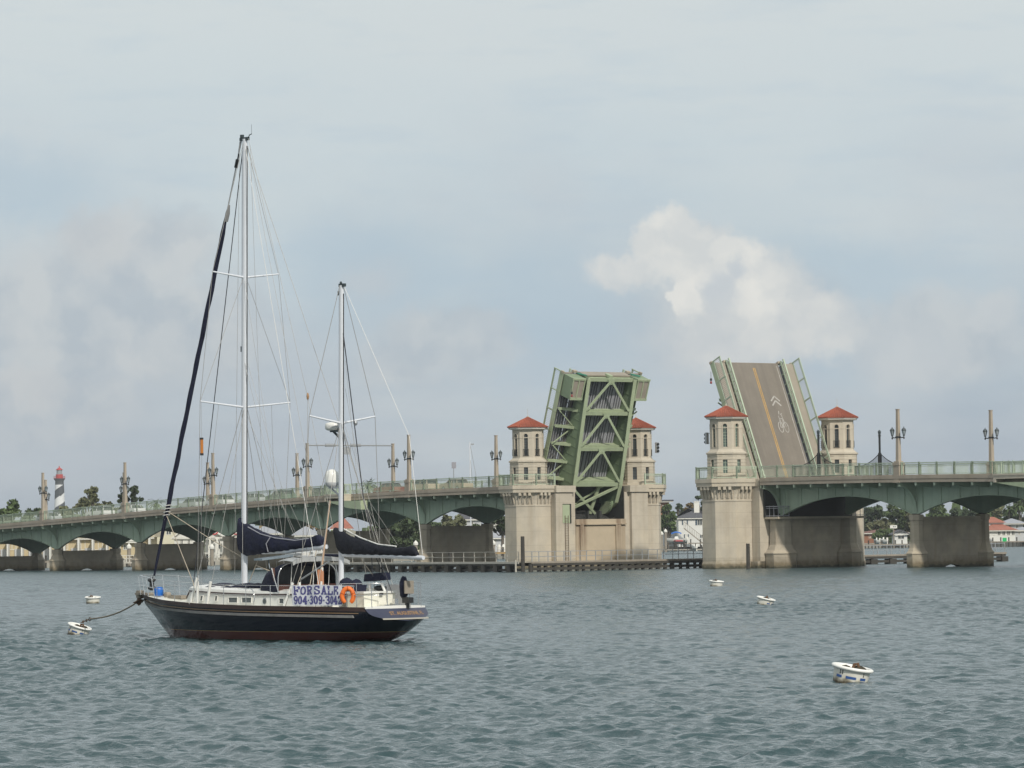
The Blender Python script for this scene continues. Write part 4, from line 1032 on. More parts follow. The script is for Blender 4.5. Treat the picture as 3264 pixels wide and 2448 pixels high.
# ---------------------------------------------------------------- far shore
GRASS = mat('shore_ground', (0.10, 0.105, 0.06), .95, var=.3, vscale=.2)
SEAW = mat('seawall_concrete', (0.33, 0.31, 0.26), .9, var=.2, vscale=.4)
def shore():
    pts = [(-900, 640), (-75, 612), (-30, 628), (0, 700), (22, 905), (38, 958), (98, 940), (118, 880), (170, 880), (1200, 900)]
    g_ = MB(); n = len(pts); vs = [(x, y, .9) for x, y in pts]+[(x*9, 9000, 6) for x, y in pts]
    g_.add(vs, [(i, i+1, n+i+1, n+i) for i in range(n-1)]); o = mesh_obj('ground', g_, GRASS); o['kind'] = 'structure'
    s_ = MB()
    for a, b in zip(pts, pts[1:]):
        s_.hexa([(a[0], a[1]-.4, -1.5), (b[0], b[1]-.4, -1.5), (b[0], b[1], -1.5), (a[0], a[1], -1.5), (a[0], a[1]-.4, 1.15), (b[0], b[1]-.4, 1.15), (b[0], b[1], 1.15), (a[0], a[1], 1.15)])
    single('seawall', s_, SEAW, 'low grey seawall along the far shore behind the bridge', 'seawall', WORLD, (0, 640, 0))
shore()

def leafmat(name, col):
    def fn(G, b, tc_, cs):
        oi = G.n('ShaderNodeNewGeometry'); n_ = G.noise(oi.outputs['Position'], .22, 3)
        n2 = G.noise(oi.outputs['Position'], 1.7, 2)
        f = G.math('ADD', G.math('MULTIPLY', n_.outputs[0], .6), G.math('MULTIPLY', n2.outputs[0], .5))
        G.lk(G.ramp(f, [(.35, tuple(c*.55 for c in col)), (.55, col), (.75, tuple(min(1, c*1.7) for c in col))]), b.inputs['Base Color'])
    return mat(name, col, .8, spec=.2, fn=fn)
LF = [leafmat('foliage_dark_green', (.062, .086, .042)), leafmat('foliage_mid_green', (.085, .120, .046)), leafmat('foliage_olive', (.125, .13, .070)), leafmat('foliage_rusty', (.17, .125, .06))]
BARK = mat('grey_bark', (.13, .11, .09), .95, var=.3)
def leaves(mb, c, rx, ry, rz, n, s, hollow=.35):
    for _ in range(n):
        while True:
            p = np.array([random.uniform(-1, 1) for _ in range(3)]); r = np.linalg.norm(p)
            if hollow < r < 1: break
        p = Vector((c[0]+p[0]*rx, c[1]+p[1]*ry, c[2]+p[2]*rz)); a = Vector((random.gauss(0, 1), random.gauss(0, 1), random.gauss(0, .7))).normalized()
        b = a.cross(Vector((random.gauss(0, 1), random.gauss(0, 1), random.gauss(0, 1)))).normalized(); k = s*random.uniform(.6, 1.3)
        mb.add([p-a*k-b*k*.6, p+a*k-b*k*.5, p+a*k*.8+b*k*.6, p-a*k*.7+b*k*.7], [(0, 1, 2, 3)])
def tree(pl, pr, pt, Y, label, lf, n=1500, base=1.0, name='broadleaf_tree', s=.42, low=.25, group='trees on the far shore', sparse=False):
    """crown between photo columns pl..pr, its top at row pt, standing at depth Y"""
    xl, xr = at(pl, pt, Y)[0], at(pr, pt, Y)[0]; zt = at((pl+pr)/2, pt, Y)[2]; x = (xl+xr)/2; rx = (xr-xl)/2
    T = Thing(name, label, 'tree', WORLD, (x, Y, base), group)
    h = zt-base; cz = base+h*(low+(1-low)/2); rz = h*(1-low)/2
    tr = MB(); tr.tube([(x, Y, base-.5), (x+rx*.04, Y, base+h*low), (x-rx*.05, Y, cz)], [h*.03+.12, h*.022+.1, h*.012+.05], 7)
    K = 24 if not sparse else 42; cl = []
    for i in range(K):
        a = 2*pi*i/K+random.uniform(-.3, .3); f0 = random.uniform(-.75, .88); q = random.uniform(.45, .85)*sqrt(max(.05, 1-f0*f0)) if not sparse else random.uniform(.25, 1.0)*sqrt(max(.08, 1-f0*f0)); zz_ = cz+rz*f0
        c_ = (x+rx*q*cos(a), Y+rx*q*sin(a), zz_); cl.append(c_); tr.tube([(x, Y, base+h*low*.9), ((x+c_[0])/2, (Y+c_[1])/2, (base+h*low+c_[2])/2-.1*h), c_], [h*.014+.05, h*.010+.04, .04], 5)
    T.part('trunk', tr, BARK)
    cr = MB()
    k = .27 if not sparse else .135
    for c_ in cl+([(x, Y, cz+rz*.4), (x-rx*.3, Y, cz), (x+rx*.3, Y, cz-rz*.2)]*3 if not sparse else []):
        f = random.uniform(.6, 1.35); leaves(cr, c_, rx*k*f*random.uniform(.8, 1.5), rx*k*f, min(rz*.30, rx*k*.85)*f, max(14, int(n*1.25/K)), s*.8, .1)
    T.part('crown', cr, LF[lf]); return T
def palm(px, pt, Y, label, base=1.0, r=1.9, name='palm_tree'):
    x = at(px, pt, Y)[0]; zt = at(px, pt, Y)[2]
    T = Thing(name, label, 'palm tree', WORLD, (x, Y, base), 'palms on the far shore')
    tr = MB(); hc = zt-r*.8; tr.tube([(x, Y, base-.5), (x+.1, Y, (base+hc)/2), (x, Y, hc)], [.26, .2, .18], 8); T.part('trunk', tr, BARK)
    cr = MB()
    for i in range(30):
        a = random.uniform(0, 2*pi); e0 = random.uniform(-.6, 1.35); p = Vector((x, Y, hc)); d = Vector((cos(a)*cos(e0), sin(a)*cos(e0), sin(e0))); K = 5; L_ = r*random.uniform(.8, 1.15)/K
        side = Vector((-sin(a), cos(a), 0)); prev = p
        for j in range(K):
            q = prev+d*L_; wd = r*.16*(1-abs(j-1.8)/4); cr.add([prev-side*wd, prev+side*wd, q+side*wd*.75+Vector((0, 0, -.12)), q-side*wd*.75+Vector((0, 0, -.12))], [(0, 1, 2, 3)])
            d = (d+Vector((0, 0, -.30))).normalized(); prev = q
    T.part('crown', cr, LF[1]); return T
# seen above the bridge rail, left half
tree(-40, 85, 1596, 690, 'round dark tree at the left edge behind the bridge rail', 1, low=.15)
tree(60, 160, 1622, 720, 'low dark tree between the left edge tree and the lighthouse', 0, n=900, low=.1)
tree(170, 250, 1612, 700, 'low bushy tree at the foot of the lighthouse', 2, n=900, low=.1)
tree(222, 352, 1548, 715, 'tall open crowned tree right of the lighthouse', 2, n=2100, low=.3, sparse=True, s=.36)
tree(362, 460, 1545, 725, 'dark open tree behind the second near lamp post', 0, n=1700, low=.3, sparse=True, s=.36)
tree(300, 385, 1590, 760, 'thin grey green tree between the two open crowned trees', 2, n=800, low=.3, sparse=True)
palm(496, 1578, 700, 'palm tree above the bridge rail left of the furled headsail')
palm(1178, 1520, 760, 'palm tree above the bridge rail right of the mizzen mast', r=2.2)
# seen under the arches
tree(1180, 1370, 1640, 690, 'dense green tree under the arch right of the mizzen boom', 0, n=2600, low=.02, s=.5)
tree(930, 1030, 1655, 705, 'rusty leaved tree under the arch behind the main boom', 3, n=1000, low=.1)
tree(820, 940, 1672, 760, 'low rusty bush beyond the pale house under the arch', 3, n=700, low=.05)
tree(1395, 1490, 1630, 730, 'mixed green tree under the arch left of the white gabled house', 2, n=1300, low=.05)
tree(1330, 1420, 1655, 735, 'darker tree right behind the dense green one', 0, n=1100, low=.05)
tree(1440, 1560, 1672, 720, 'low hedge like tree below the dark roofed house', 1, n=1000, low=.02)
tree(1560, 1640, 1645, 680, 'leaning tree with bare grey trunk left of the left drawbridge pier', 0, n=700, low=.55, sparse=True)
# gap between the drawbridge piers
tree(2096, 2155, 1608, 930, 'bushy palm coloured tree right beside the left drawbridge pier', 1, n=1500, low=.25, s=.5)
tree(2150, 2185, 1600, 1010, 'thin topped tree above the dark roof, left of the white chimney', 0, n=500, low=.4, sparse=True)
tree(2178, 2215, 1597, 1005, 'rusty round tree just left of the white chimney', 3, n=900, low=.2)
tree(2205, 2300, 1565, 1015, 'dark tall tree right of the white chimney', 0, n=1900, low=.3, sparse=True)
# right
k = 0
for (a, b, t, Y, lf, lab) in ((2735, 2830, 1612, 985, 0, 'dark dense tree just right of the right drawbridge pier'), (2810, 2900, 1608, 1000, 1, 'broad green tree in the middle of the gap right of the drawbridge'),
        (2870, 2960, 1622, 990, 2, 'yellowish olive tree behind the rightmost pier column'), (2950, 3030, 1606, 1010, 1, 'green tree showing above the rightmost pier wall at left'), (3010, 3080, 1620, 1020, 0, 'dark tree showing above the middle of the rightmost pier wall'),
        (3060, 3150, 1600, 1005, 0, 'dark tree behind the far column of the rightmost pier'), (3130, 3215, 1590, 1030, 2, 'grey olive tree above the orange roofed house'), (3190, 3290, 1578, 1000, 0, 'tall dark tree at the right edge behind the houses'),
        (2760, 2850, 1655, 975, 2, 'low olive tree in front of the tree mass right of the drawbridge'), (2780, 2870, 1690, 955, 1, 'dark green hedge below the brown roof'), (3090, 3200, 1640, 1000, 1, 'mid green tree just behind the orange roofed house')):
    tree(a, b, t, Y, lab, lf, n=1700, low=.04, s=.55)
palm(3005, 1618, 995, 'tall thin palm above the rightmost pier wall, left of the bright gap', r=2.6)
palm(3215, 1600, 990, 'tall palm with bare trunk behind the grey roofed house', r=2.4)
palm(3248, 1588, 985, 'tallest palm at the right edge', r=2.4)
wd_ = MB()
for i in range(2600):
    px = random.uniform(-200, 3500); Y = random.uniform(1060, 1250); x = atx(px, Y); h = 5.5+2.5*sin(px*.011)+1.5*sin(px*.037+1)
    z = 1+abs(random.gauss(.5, .25))*h; a = random.uniform(0, pi)
    wd_.add([(x-cos(a)*1.3, Y-sin(a)*1.3, z-1), (x+cos(a)*1.4, Y+sin(a)*1.4, z-.9), (x+cos(a)*1.1, Y+sin(a), z+.9), (x-cos(a)*1.2, Y-sin(a), z+1)], [(0, 1, 2, 3)])
single('distant_woods', wd_, LF[1], 'far line of woods closing the horizon behind everything', 'woods', WORLD, (0, 1100, 0), kind='stuff')

# buildings
WM = lambda n_, c: mat(n_, c, .8, var=.06, vscale=.8)
BEIGE = WM('beige_siding', (.52, .43, .27)); WSID = WM('white_siding', (.68, .67, .63)); CRM = WM('cream_siding', (.62, .58, .44)); BRN = WM('red_brown_siding', (.26, .12, .07)); GRYS = WM('pale_grey_siding', (.50, .51, .52))
RD = mat('dark_shingles', (.085, .085, .095), .9, var=.2); RO = mat('orange_tiles', (.33, .125, .085), .8, var=.2); RG = mat('grey_metal_roof', (.33, .34, .37), .6, var=.1); RB = mat('brown_shingles', (.17, .085, .07), .9, var=.2); RT2 = mat('tan_flat_roof', (.50, .44, .32), .8, var=.1)
def house(name, label, pl, pr, pt, pb, Y, wall, roof, dep=9, roofh=None, kind='hip', wins=(), eave=.5, cat='house', trim=WHT, base=None, shut=None, ridge=None):
    """walls between photo columns/rows at depth Y, real depth dep behind; roof rises roofh metres"""
    x0, x1 = at(pl, pb, Y)[0], at(pr, pb, Y)[0]; z1 = at((pl+pr)/2, pt, Y)[2]; z0 = .9
    T = Thing(name, label, cat, WORLD, ((x0+x1)/2, Y+dep/2, z0))
    xs = [(at(a, pt, Y)[0]-x0, at(b, pt, Y)[0]-x0, at((a+b)/2, d, Y)[2], at((a+b)/2, c, Y)[2]) for a, b, c, d in wins]
    rows = {}
    for w_ in xs: rows.setdefault((round(w_[2], 1), round(w_[3], 1)), []).append(w_)
    wl = MB(); rl = sorted(rows.items()); zc = z0; W = x1-x0
    for (za, zb_), ws in rl:
        zt = zb_+.15
        if zt > z1: zt = z1
        wl.wallface((x0, Y, zc), (1, 0, 0), (0, -1, 0), W, zc, zt, [(max(.05, a), min(W-.05, b), max(c, zc+.02), min(d, zt-.02)) for a, b, c, d in sorted(ws)], .15); zc = zt
    wl.wallface((x0, Y, zc), (1, 0, 0), (0, -1, 0), W, zc, z1, [], .15)
    wl.add([(x0, Y, z0), (x0, Y+dep, z0), (x0, Y+dep, z1), (x0, Y, z1), (x1, Y, z0), (x1, Y+dep, z0), (x1, Y+dep, z1), (x1, Y, z1)], [(0, 1, 2, 3), (5, 4, 7, 6), (1, 5, 6, 2), (3, 2, 6, 7)])
    wo_ = T.part('wall', wl, wall)
    for a, b, c, d in xs:
        g_ = MB(); g_.box(x0+a, x0+b, Y+.13, Y+.16, c, d); wn = T.part('window', g_, GLS)
        f_ = MB(); t = .09
        for q in (a, b, (a+b)/2): f_.box(x0+q-t/2, x0+q+t/2, Y-.04, Y+.12, c, d)
        for q in (c, d): f_.box(x0+a-t, x0+b+t, Y-.05, Y+.12, q-t/2, q+t/2)
        T.part('frame', f_, trim, wn)
        if shut:
            s_ = MB(); sw_ = (b-a)*.4
            for q in (a-sw_-.05, b+.05): s_.box(x0+q, x0+q+sw_, Y-.06, Y-.01, c, d)
            T.each("shutter", s_, shut, wn)
    r = MB(); e = eave
    if kind == 'flat': r.box(x0-e, x1+e, Y-e, Y+dep+e, z1, z1+(roofh or .35))
    elif kind == 'hip':
        in_ = min((x1-x0)/2-.2, dep/2+.3) if ridge is None else ridge; v = [(x0-e, Y-e, z1), (x1+e, Y-e, z1), (x1+e, Y+dep+e, z1), (x0-e, Y+dep+e, z1), (x0+in_, Y+dep/2, z1+roofh), (x1-in_, Y+dep/2, z1+roofh)]
        r.add(v, [(0, 1, 5, 4), (1, 2, 5), (2, 3, 4, 5), (3, 0, 4), (3, 2, 1, 0)])
    elif kind == 'gable':      # ridge runs away from the viewer
        xm = (x0+x1)/2; v = [(x0-e, Y-e, z1-.1), (xm, Y-e, z1+roofh), (x1+e, Y-e, z1-.1), (x0-e, Y+dep+e, z1-.1), (xm, Y+dep+e, z1+roofh), (x1+e, Y+dep+e, z1-.1)]
        v2 = [(a, b, c-.25) for a, b, c in v]
        r.add(v+v2, [(0, 1, 4, 3), (1, 2, 5, 4), (6, 9, 10, 7), (7, 10, 11, 8), (0, 6, 7, 1), (1, 7, 8, 2), (3, 4, 10, 9), (4, 5, 11, 10), (0, 3, 9, 6), (2, 8, 11, 5)])
        wl2 = MB(); wl2.add([(x0, Y, z1-.01), (x1, Y, z1-.01), (xm, Y, z1+roofh-.25), (x0, Y+.2, z1-.01), (x1, Y+.2, z1-.01), (xm, Y+.2, z1+roofh-.25)], [(0, 1, 2), (5, 4, 3)]); T.part('gable_wall', wl2, wall)
    T.part('roof', r, roof)
    tr = MB(); tr.box(x0-e*.9, x1+e*.9, Y-e*.9, Y-e*.9+.1, z1-.25, z1-.01); T.part('fascia_board', tr, trim)
    return T, x0, x1, z0, z1
def posts(T, name, x0, x1, n, Y, z0, z1, r, m):
    for i in range(n):
        p = MB(); x = x0+(x1-x0)*i/(n-1); p.box(x-r, x+r, Y-r, Y+r, z0, z1); T.part(name, p, m)
# left, under the arches
T, a, b, z0, z1 = house('apartment_building', 'low beige building with flat roof and recessed balconies under the two leftmost arches', -60, 480, 1716, 1790, 640, BEIGE, RT2, 12, .9, 'flat', [(x, x+26, 1722, 1752) for x in range(-30, 450, 55)], .8, 'apartment building')
dv = MB()
for i in range(13):
    x = a+(b-a)*i/12; dv.box(x-.12, x+.12, 637.6, 639.9, z0, z1)
T.each('balcony_divider', dv, WSID)
bl_ = MB()
for i in range(13): x = a+(b-a)*i/12+1.6; bl_.box(x-.7, x+.3, 639.8, 639.95, z0+.2, z0+2.1)
T.each('door', bl_, GRYS)
T, a, b, z0, z1 = house('dock_house', 'pale roofed waterside shelter between the second and third piers', 385, 432, 1726, 1776, 628, BEIGE, WHT, 6, .35, 'flat', [(394, 404, 1735, 1752)], .9, 'shelter')
house('yellow_house', 'pale yellow two storey house behind the furled headsail', 470, 560, 1680, 1740, 670, CRM, RD, 9, 2.5, 'hip', [(497, 505, 1688, 1702), (530, 545, 1688, 1704), (478, 490, 1712, 1728)], .4)
T, a, b, z0, z1 = house('white_cottage', 'white gabled cottage just right of the yellow house', 556, 622, 1712, 1760, 655, WSID, WHT, 9, 1.6, 'gable', [(575, 583, 1720, 1736), (598, 606, 1720, 1736)], .5)
T, a, b, z0, z1 = house('porch_pavilion', 'white pavilion with railings and patriotic bunting left of the main mast', 655, 712, 1712, 1765, 633, WSID, WHT, 5, 1.1, 'gable', [(664, 676, 1724, 1750), (690, 702, 1724, 1750)], .6, 'pavilion')
posts(T, 'porch_post', a-.3, b+.3, 4, 631.6, z0, z1, .14, WHT)
rl_ = MB()
for h in (.35, .7, 1.05): rl_.bar((a-.4, 631.4, z0+h), (b+.4, 631.4, z0+h), .07, .07)
T.part('porch_railing', rl_, WHT)
BR = mat('bunting_red', (.5, .05, .06), .8); BB = mat('bunting_blue', (.06, .09, .30), .8)
def bunting(px, py, Y, label):
    x, _, z = at(px, py, Y); T = Thing('bunting_fan', label, 'bunting', WORLD, (x, Y, z), 'red white and blue fans on white gables')
    for r, m, nm in ((.75, BR, 'red_band'), (.55, WHT, 'white_band'), (.33, BB, 'blue_centre')):
        f = MB(); K = 10; yy = Y-.02*(1 if nm == 'red_band' else 2 if nm == 'white_band' else 3)
        f.add([(x, yy, z)]+[(x+r*cos(pi+pi*i/K), yy, z+r*sin(pi+pi*i/K)) for i in range(K+1)], [(0, i+1, i+2) for i in range(K)]); T.part(nm, f, m)
bunting(683, 1690, 631.0, 'bunting fan on the white gable left of the main mast')
bunting(751, 1690, 631.0, 'bunting fan on the second white gable nearest the main mast')
T, a, b, z0, z1 = house('porch_pavilion', 'second white gabled pavilion hidden partly by the main mast', 738, 790, 1712, 1765, 633, WSID, WHT, 5, 1.1, 'gable', [(748, 758, 1724, 1750)], .6, 'pavilion')
house('grey_house', 'pale grey roofed house under the arch behind the main sail cover', 815, 905, 1700, 1760, 700, WSID, RG, 9, 2.2, 'hip', [(850, 858, 1705, 1718), (880, 890, 1705, 1718)], .5)
house('grey_house', 'white boat house seen right of the pale roofed house, above the main boom', 930, 1010, 1706, 1760, 690, GRYS, RG, 9, 1.6, 'hip', [(945, 955, 1712, 1722), (975, 985, 1712, 1722)], .5)
house('orange_roof_house', 'orange tiled house behind the mizzen mast under the arch', 1060, 1115, 1685, 1750, 740, CRM, RO, 9, 2.4, 'hip', [(1068, 1074, 1692, 1704), (1085, 1091, 1692, 1704)], .5)
house('orange_roof_house', 'orange tiled house showing above the dense tree, left of the pier column', 1312, 1345, 1668, 1740, 790, CRM, RO, 9, 2.0, 'hip', [(1318, 1324, 1672, 1682)], .5)
house('dark_roof_house', 'pale house with dark shingle roof under the arch left of the drawbridge', 1455, 1535, 1655, 1740, 760, GRYS, RD, 10, 3.2, 'hip', [(1462, 1470, 1662, 1676), (1500, 1508, 1662, 1676)], .5)
T, a, b, z0, z1 = house('white_gable_house', 'tall white house behind the leaning tree beside the left drawbridge pier', 1572, 1640, 1672, 1752, 735, WSID, RD, 9, 1.8, 'gable', [(1582, 1590, 1680, 1694), (1600, 1608, 1680, 1694), (1590, 1600, 1700, 1712)], .4)
house('grey_shed', 'low grey roofed shed at the foot of the tall white house', 1560, 1606, 1714, 1768, 705, GRYS, RG, 6, 1.5, 'hip', [(1570, 1580, 1722, 1740)], .6, 'shed')
# docks
def dock(px0, px1, Y, label, z=1.1, n=8, m=PALE, rail=False, slope=0):
    x0, x1 = atx(px0, Y), atx(px1, Y); T = Thing('dock', label, 'dock', WORLD, ((x0+x1)/2, Y, 0), 'docks on the far shore')
    d = MB(); d.box(x0, x1, Y-1, Y+1, z-.25, z); T.part('deck', d, m)
    for i in range(n):
        p = MB(); x = x0+(x1-x0)*i/(n-1); p.tube([(x, Y-.8, -1.2), (x, Y-.8, z-.02 if not i % 2 else z+.9)], .16, 6); T.part('pile', p, TIMB)
    if rail:
        r = MB()
        for h in (.5, 1.0): r.bar((x0, Y-.9, z+h), (x1, Y-.9, z+h), .08, .08)
        for i in range(n*2-1): x = x0+(x1-x0)*i/(n*2-2); r.bar((x, Y-.9, z), (x, Y-.9, z+1), .08, .08)
        T.part('railing', r, WHT)
dock(125, 170, 606, 'small dark dock between the two leftmost piers', n=3, m=TIMW)
dock(370, 440, 604, 'white railed dock between the second and third piers', z=.8, n=5, rail=True)
dock(640, 790, 606, 'white railed dock at the foot of the bunting pavilions', z=.9, n=8, rail=True)
dock(1540, 1645, 672, 'tan dock with white tanks left of the left drawbridge pier', z=1.2, n=6, m=mat('tan_plank', (.42, .27, .11), .9))
dock(2100, 2262, 900, 'low floating dock seen between the drawbridge piers', z=.55, n=7)
dock(2155, 2262, 935, 'grey dock behind the boat on its lift', z=1.9, n=8, m=TIMW)
dock(2735, 2895, 905, 'long dark dock on the far shore right of the drawbridge', z=1.0, n=16, m=TIMW)
dock(3150, 3290, 885, 'dark dock below the orange roofed house', z=1.3, n=12, m=TIMW)
for px, pt, Y, lab in ((411, 1733, 606, 'white capped pile between the second and third piers'), (675, 1734, 603, 'grey pile in front of the white pavilion left of the main mast'), (1325, 1723, 640, 'white capped pile at the end of the mizzen boom'), (1572, 1722, 655, 'white capped pile left of the left drawbridge pier'),
        (2121, 1686, 880, 'tall white pile just right of the left drawbridge pier'), (2109, 1694, 890, 'shorter capped pile touching the edge of the left drawbridge pier')):
    x, _, z = at(px, pt, Y); pile(x, Y, -1, z-.7, .3, lab, cap=WHT, m=TIMW)
for px, lab in ((1591, 'left white tank standing on the tan dock'), (1605, 'right white tank standing on the tan dock')):
    x, _, z = at(px, 1760, 672); T = Thing('white_tank', lab, 'tank', WORLD, (x, 672, 1.2), 'white tanks on the tan dock'); b = MB(); b.lathe(x, 672, [(.3, 1.2), (.32, 1.3), (.32, 2.2), (.2, 2.4), (.12, 2.6)], 10); T.part('tank_body', b, WHT); b = MB(); b.lathe(x, 672, [(.34, 1.55), (.35, 1.56), (.35, 1.7), (.34, 1.71)], 10); T.part('band', b, GRYS)
# gap house
T, a, b, z0, z1 = house('white_house', 'white two storey house with dark shutters between the drawbridge piers', 2164, 2262, 1651, 1757, 950, WSID, RD, 12, 2.4, 'hip', [(2178, 2188, 1658, 1673), (2223, 2238, 1657, 1674), (2183, 2191, 1703, 1715), (2235, 2243, 1704, 1714)], .6, shut=mat('blue_grey_shutter', (.06, .09, .12), .7), ridge=5)
st = MB(); s0 = at(2180, 1684, 947); s1 = at(2242, 1733, 947)
st.bar((s0[0], 947, s0[2]), (s1[0], 947, s1[2]), 1.1, .22)
ro = T.part('outside_stair', st, TIMW); st = MB()
for i in range(12):
    f = i/11; x = s0[0]+(s1[0]-s0[0])*f; z = s0[2]+(s1[2]-s0[2])*f; st.bar((x, 946.5, z), (x, 946.5, z+1.6), .07, .07)
st.bar((s0[0], 946.5, s0[2]+1.6), (s1[0], 946.5, s1[2]+1.6), .1, .1); T.part('stair_railing', st, TIMW, ro)
ch = MB(); cx_ = at(2220, 1600, 954); ch.box(cx_[0]-.65, cx_[0]+.65, 953, 955, z1+.6, at(2220, 1600, 954)[2]); ch.box(cx_[0]-.75, cx_[0]+.75, 952.9, 955.1, cx_[2], cx_[2]+.15); co = T.part('chimney', ch, WHT)
ch = MB(); ch.lathe(cx_[0], 954, [(.12, cx_[2]), (.12, cx_[2]+.45), (.2, cx_[2]+.5)], 8); T.part('flue', ch, STEEL, co)
house('dark_roof_house', 'wing with dark low roof behind the blue topped boat', 2120, 2166, 1660, 1757, 965, GRYS, RD, 12, 2.4, 'hip', [(2132, 2138, 1665, 1680), (2150, 2156, 1665, 1680)], .5)
house('red_brown_house', 'tall red brown house with flat dark roof at the edge of the left drawbridge pier', 2090, 2135, 1598, 1757, 1040, BRN, RD, 12, .4, 'flat', [(2110, 2116, 1612, 1622), (2122, 2128, 1612, 1622), (2111, 2118, 1640, 1652)], 1.2)
# right houses
T, a, b, z0, z1 = house('orange_roof_house', 'two storey white house with orange tiled roofs at the right edge', 3138, 3236, 1690, 1716, 925, WSID, RO, 11, 1.9, 'hip', [(x, x+9, 1693, 1706) for x in range(3150, 3228, 15)], .8)
up_ = MB(); xa, xb = at(3140, 1680, 929)[0], at(3199, 1680, 929)[0]; za, zb_ = z1+.5, at(3170, 1666, 929)[2]
up_.wallface((xa, 929, za), (1, 0, 0), (0, -1, 0), xb-xa, za, zb_, [(1.2+1.2*i, 1.9+1.2*i, za+.8, zb_-.4) for i in range(3)], .1); up_.box(xa, xb, 929.3, 934, za, zb_); T.part('upper_storey', up_, WSID)
r2 = MB(); r2.add([(xa-.5, 928.4, zb_), (xb+.6, 928.4, zb_), (xb+.6, 935, zb_), (xa-.5, 935, zb_), (xa+1.5, 931.5, zb_+1.4), (xb-2, 931.5, zb_+1.4)], [(0, 1, 5, 4), (1, 2, 5), (2, 3, 4, 5), (3, 0, 4), (3, 2, 1, 0)]); T.part('upper_roof', r2, RO)
house('grey_roof_house', 'grey roofed house with shaded porch right of the orange tiled one', 3205, 3262, 1668, 1716, 945, GRYS, RG, 10, 1.2, 'hip', [(3216, 3224, 1674, 1686), (3238, 3246, 1674, 1686)], 1.0)
house('grey_roof_house', 'low grey shed cut by the right edge of the photo', 3236, 3290, 1690, 1716, 930, GRYS, RG, 6, .8, 'hip', [(3246, 3252, 1695, 1704)], .6)
house('brown_roof_house', 'long low house with brown roof right of the right drawbridge pier', 2748, 2890, 1698, 1730, 965, BRN, RB, 10, 1.0, 'hip', [(x, x+10, 1703, 1715) for x in (2770, 2800, 2830, 2860)], .8)
T, a, b, z0, z1 = house('white_pavilion', 'white open pavilion with dark gable left of the rightmost pier', 2852, 2892, 1701, 1724, 935, WSID, RD, 7, 1.0, 'gable', [(2862, 2882, 1706, 1718)], .8, 'pavilion')
# day marks
def daymark(px, pt, pb, Y, label, m, half, letters=None):
    x, _, z = at(px, pt, Y); z1 = at(px, pb, Y)[2]; T = Thing('day_mark', label, 'channel marker', WORLD, (x, Y, 0), 'channel markers')
    p = MB(); p.tube([(x, Y+.1, -1), (x, Y+.1, z)], .14, 8); T.part('post', p, TIMW); s_ = MB(); s_.box(x-half, x+half, Y-.06, Y, z1, z); pn = T.part('panel', s_, m)
    if letters:
        l_ = MB(); l_.box(x-half*.1, x+half*.1, Y-.075, Y-.061, z1+.25, z-.2); l_.box(x+half*.35, x+half*.55, Y-.075, Y-.061, z1+.25, z-.2); T.part('lettering', l_, BLK, pn)
daymark(3202, 1714, 1726, 840, 'bright green square channel marker below the orange tiled house', mat('signal_green', (.0, .42, .11), .5), .45)
daymark(2848, 1674, 1684, 880, 'cream square board on a tall post left of the rightmost pier', WHT, .8, True)
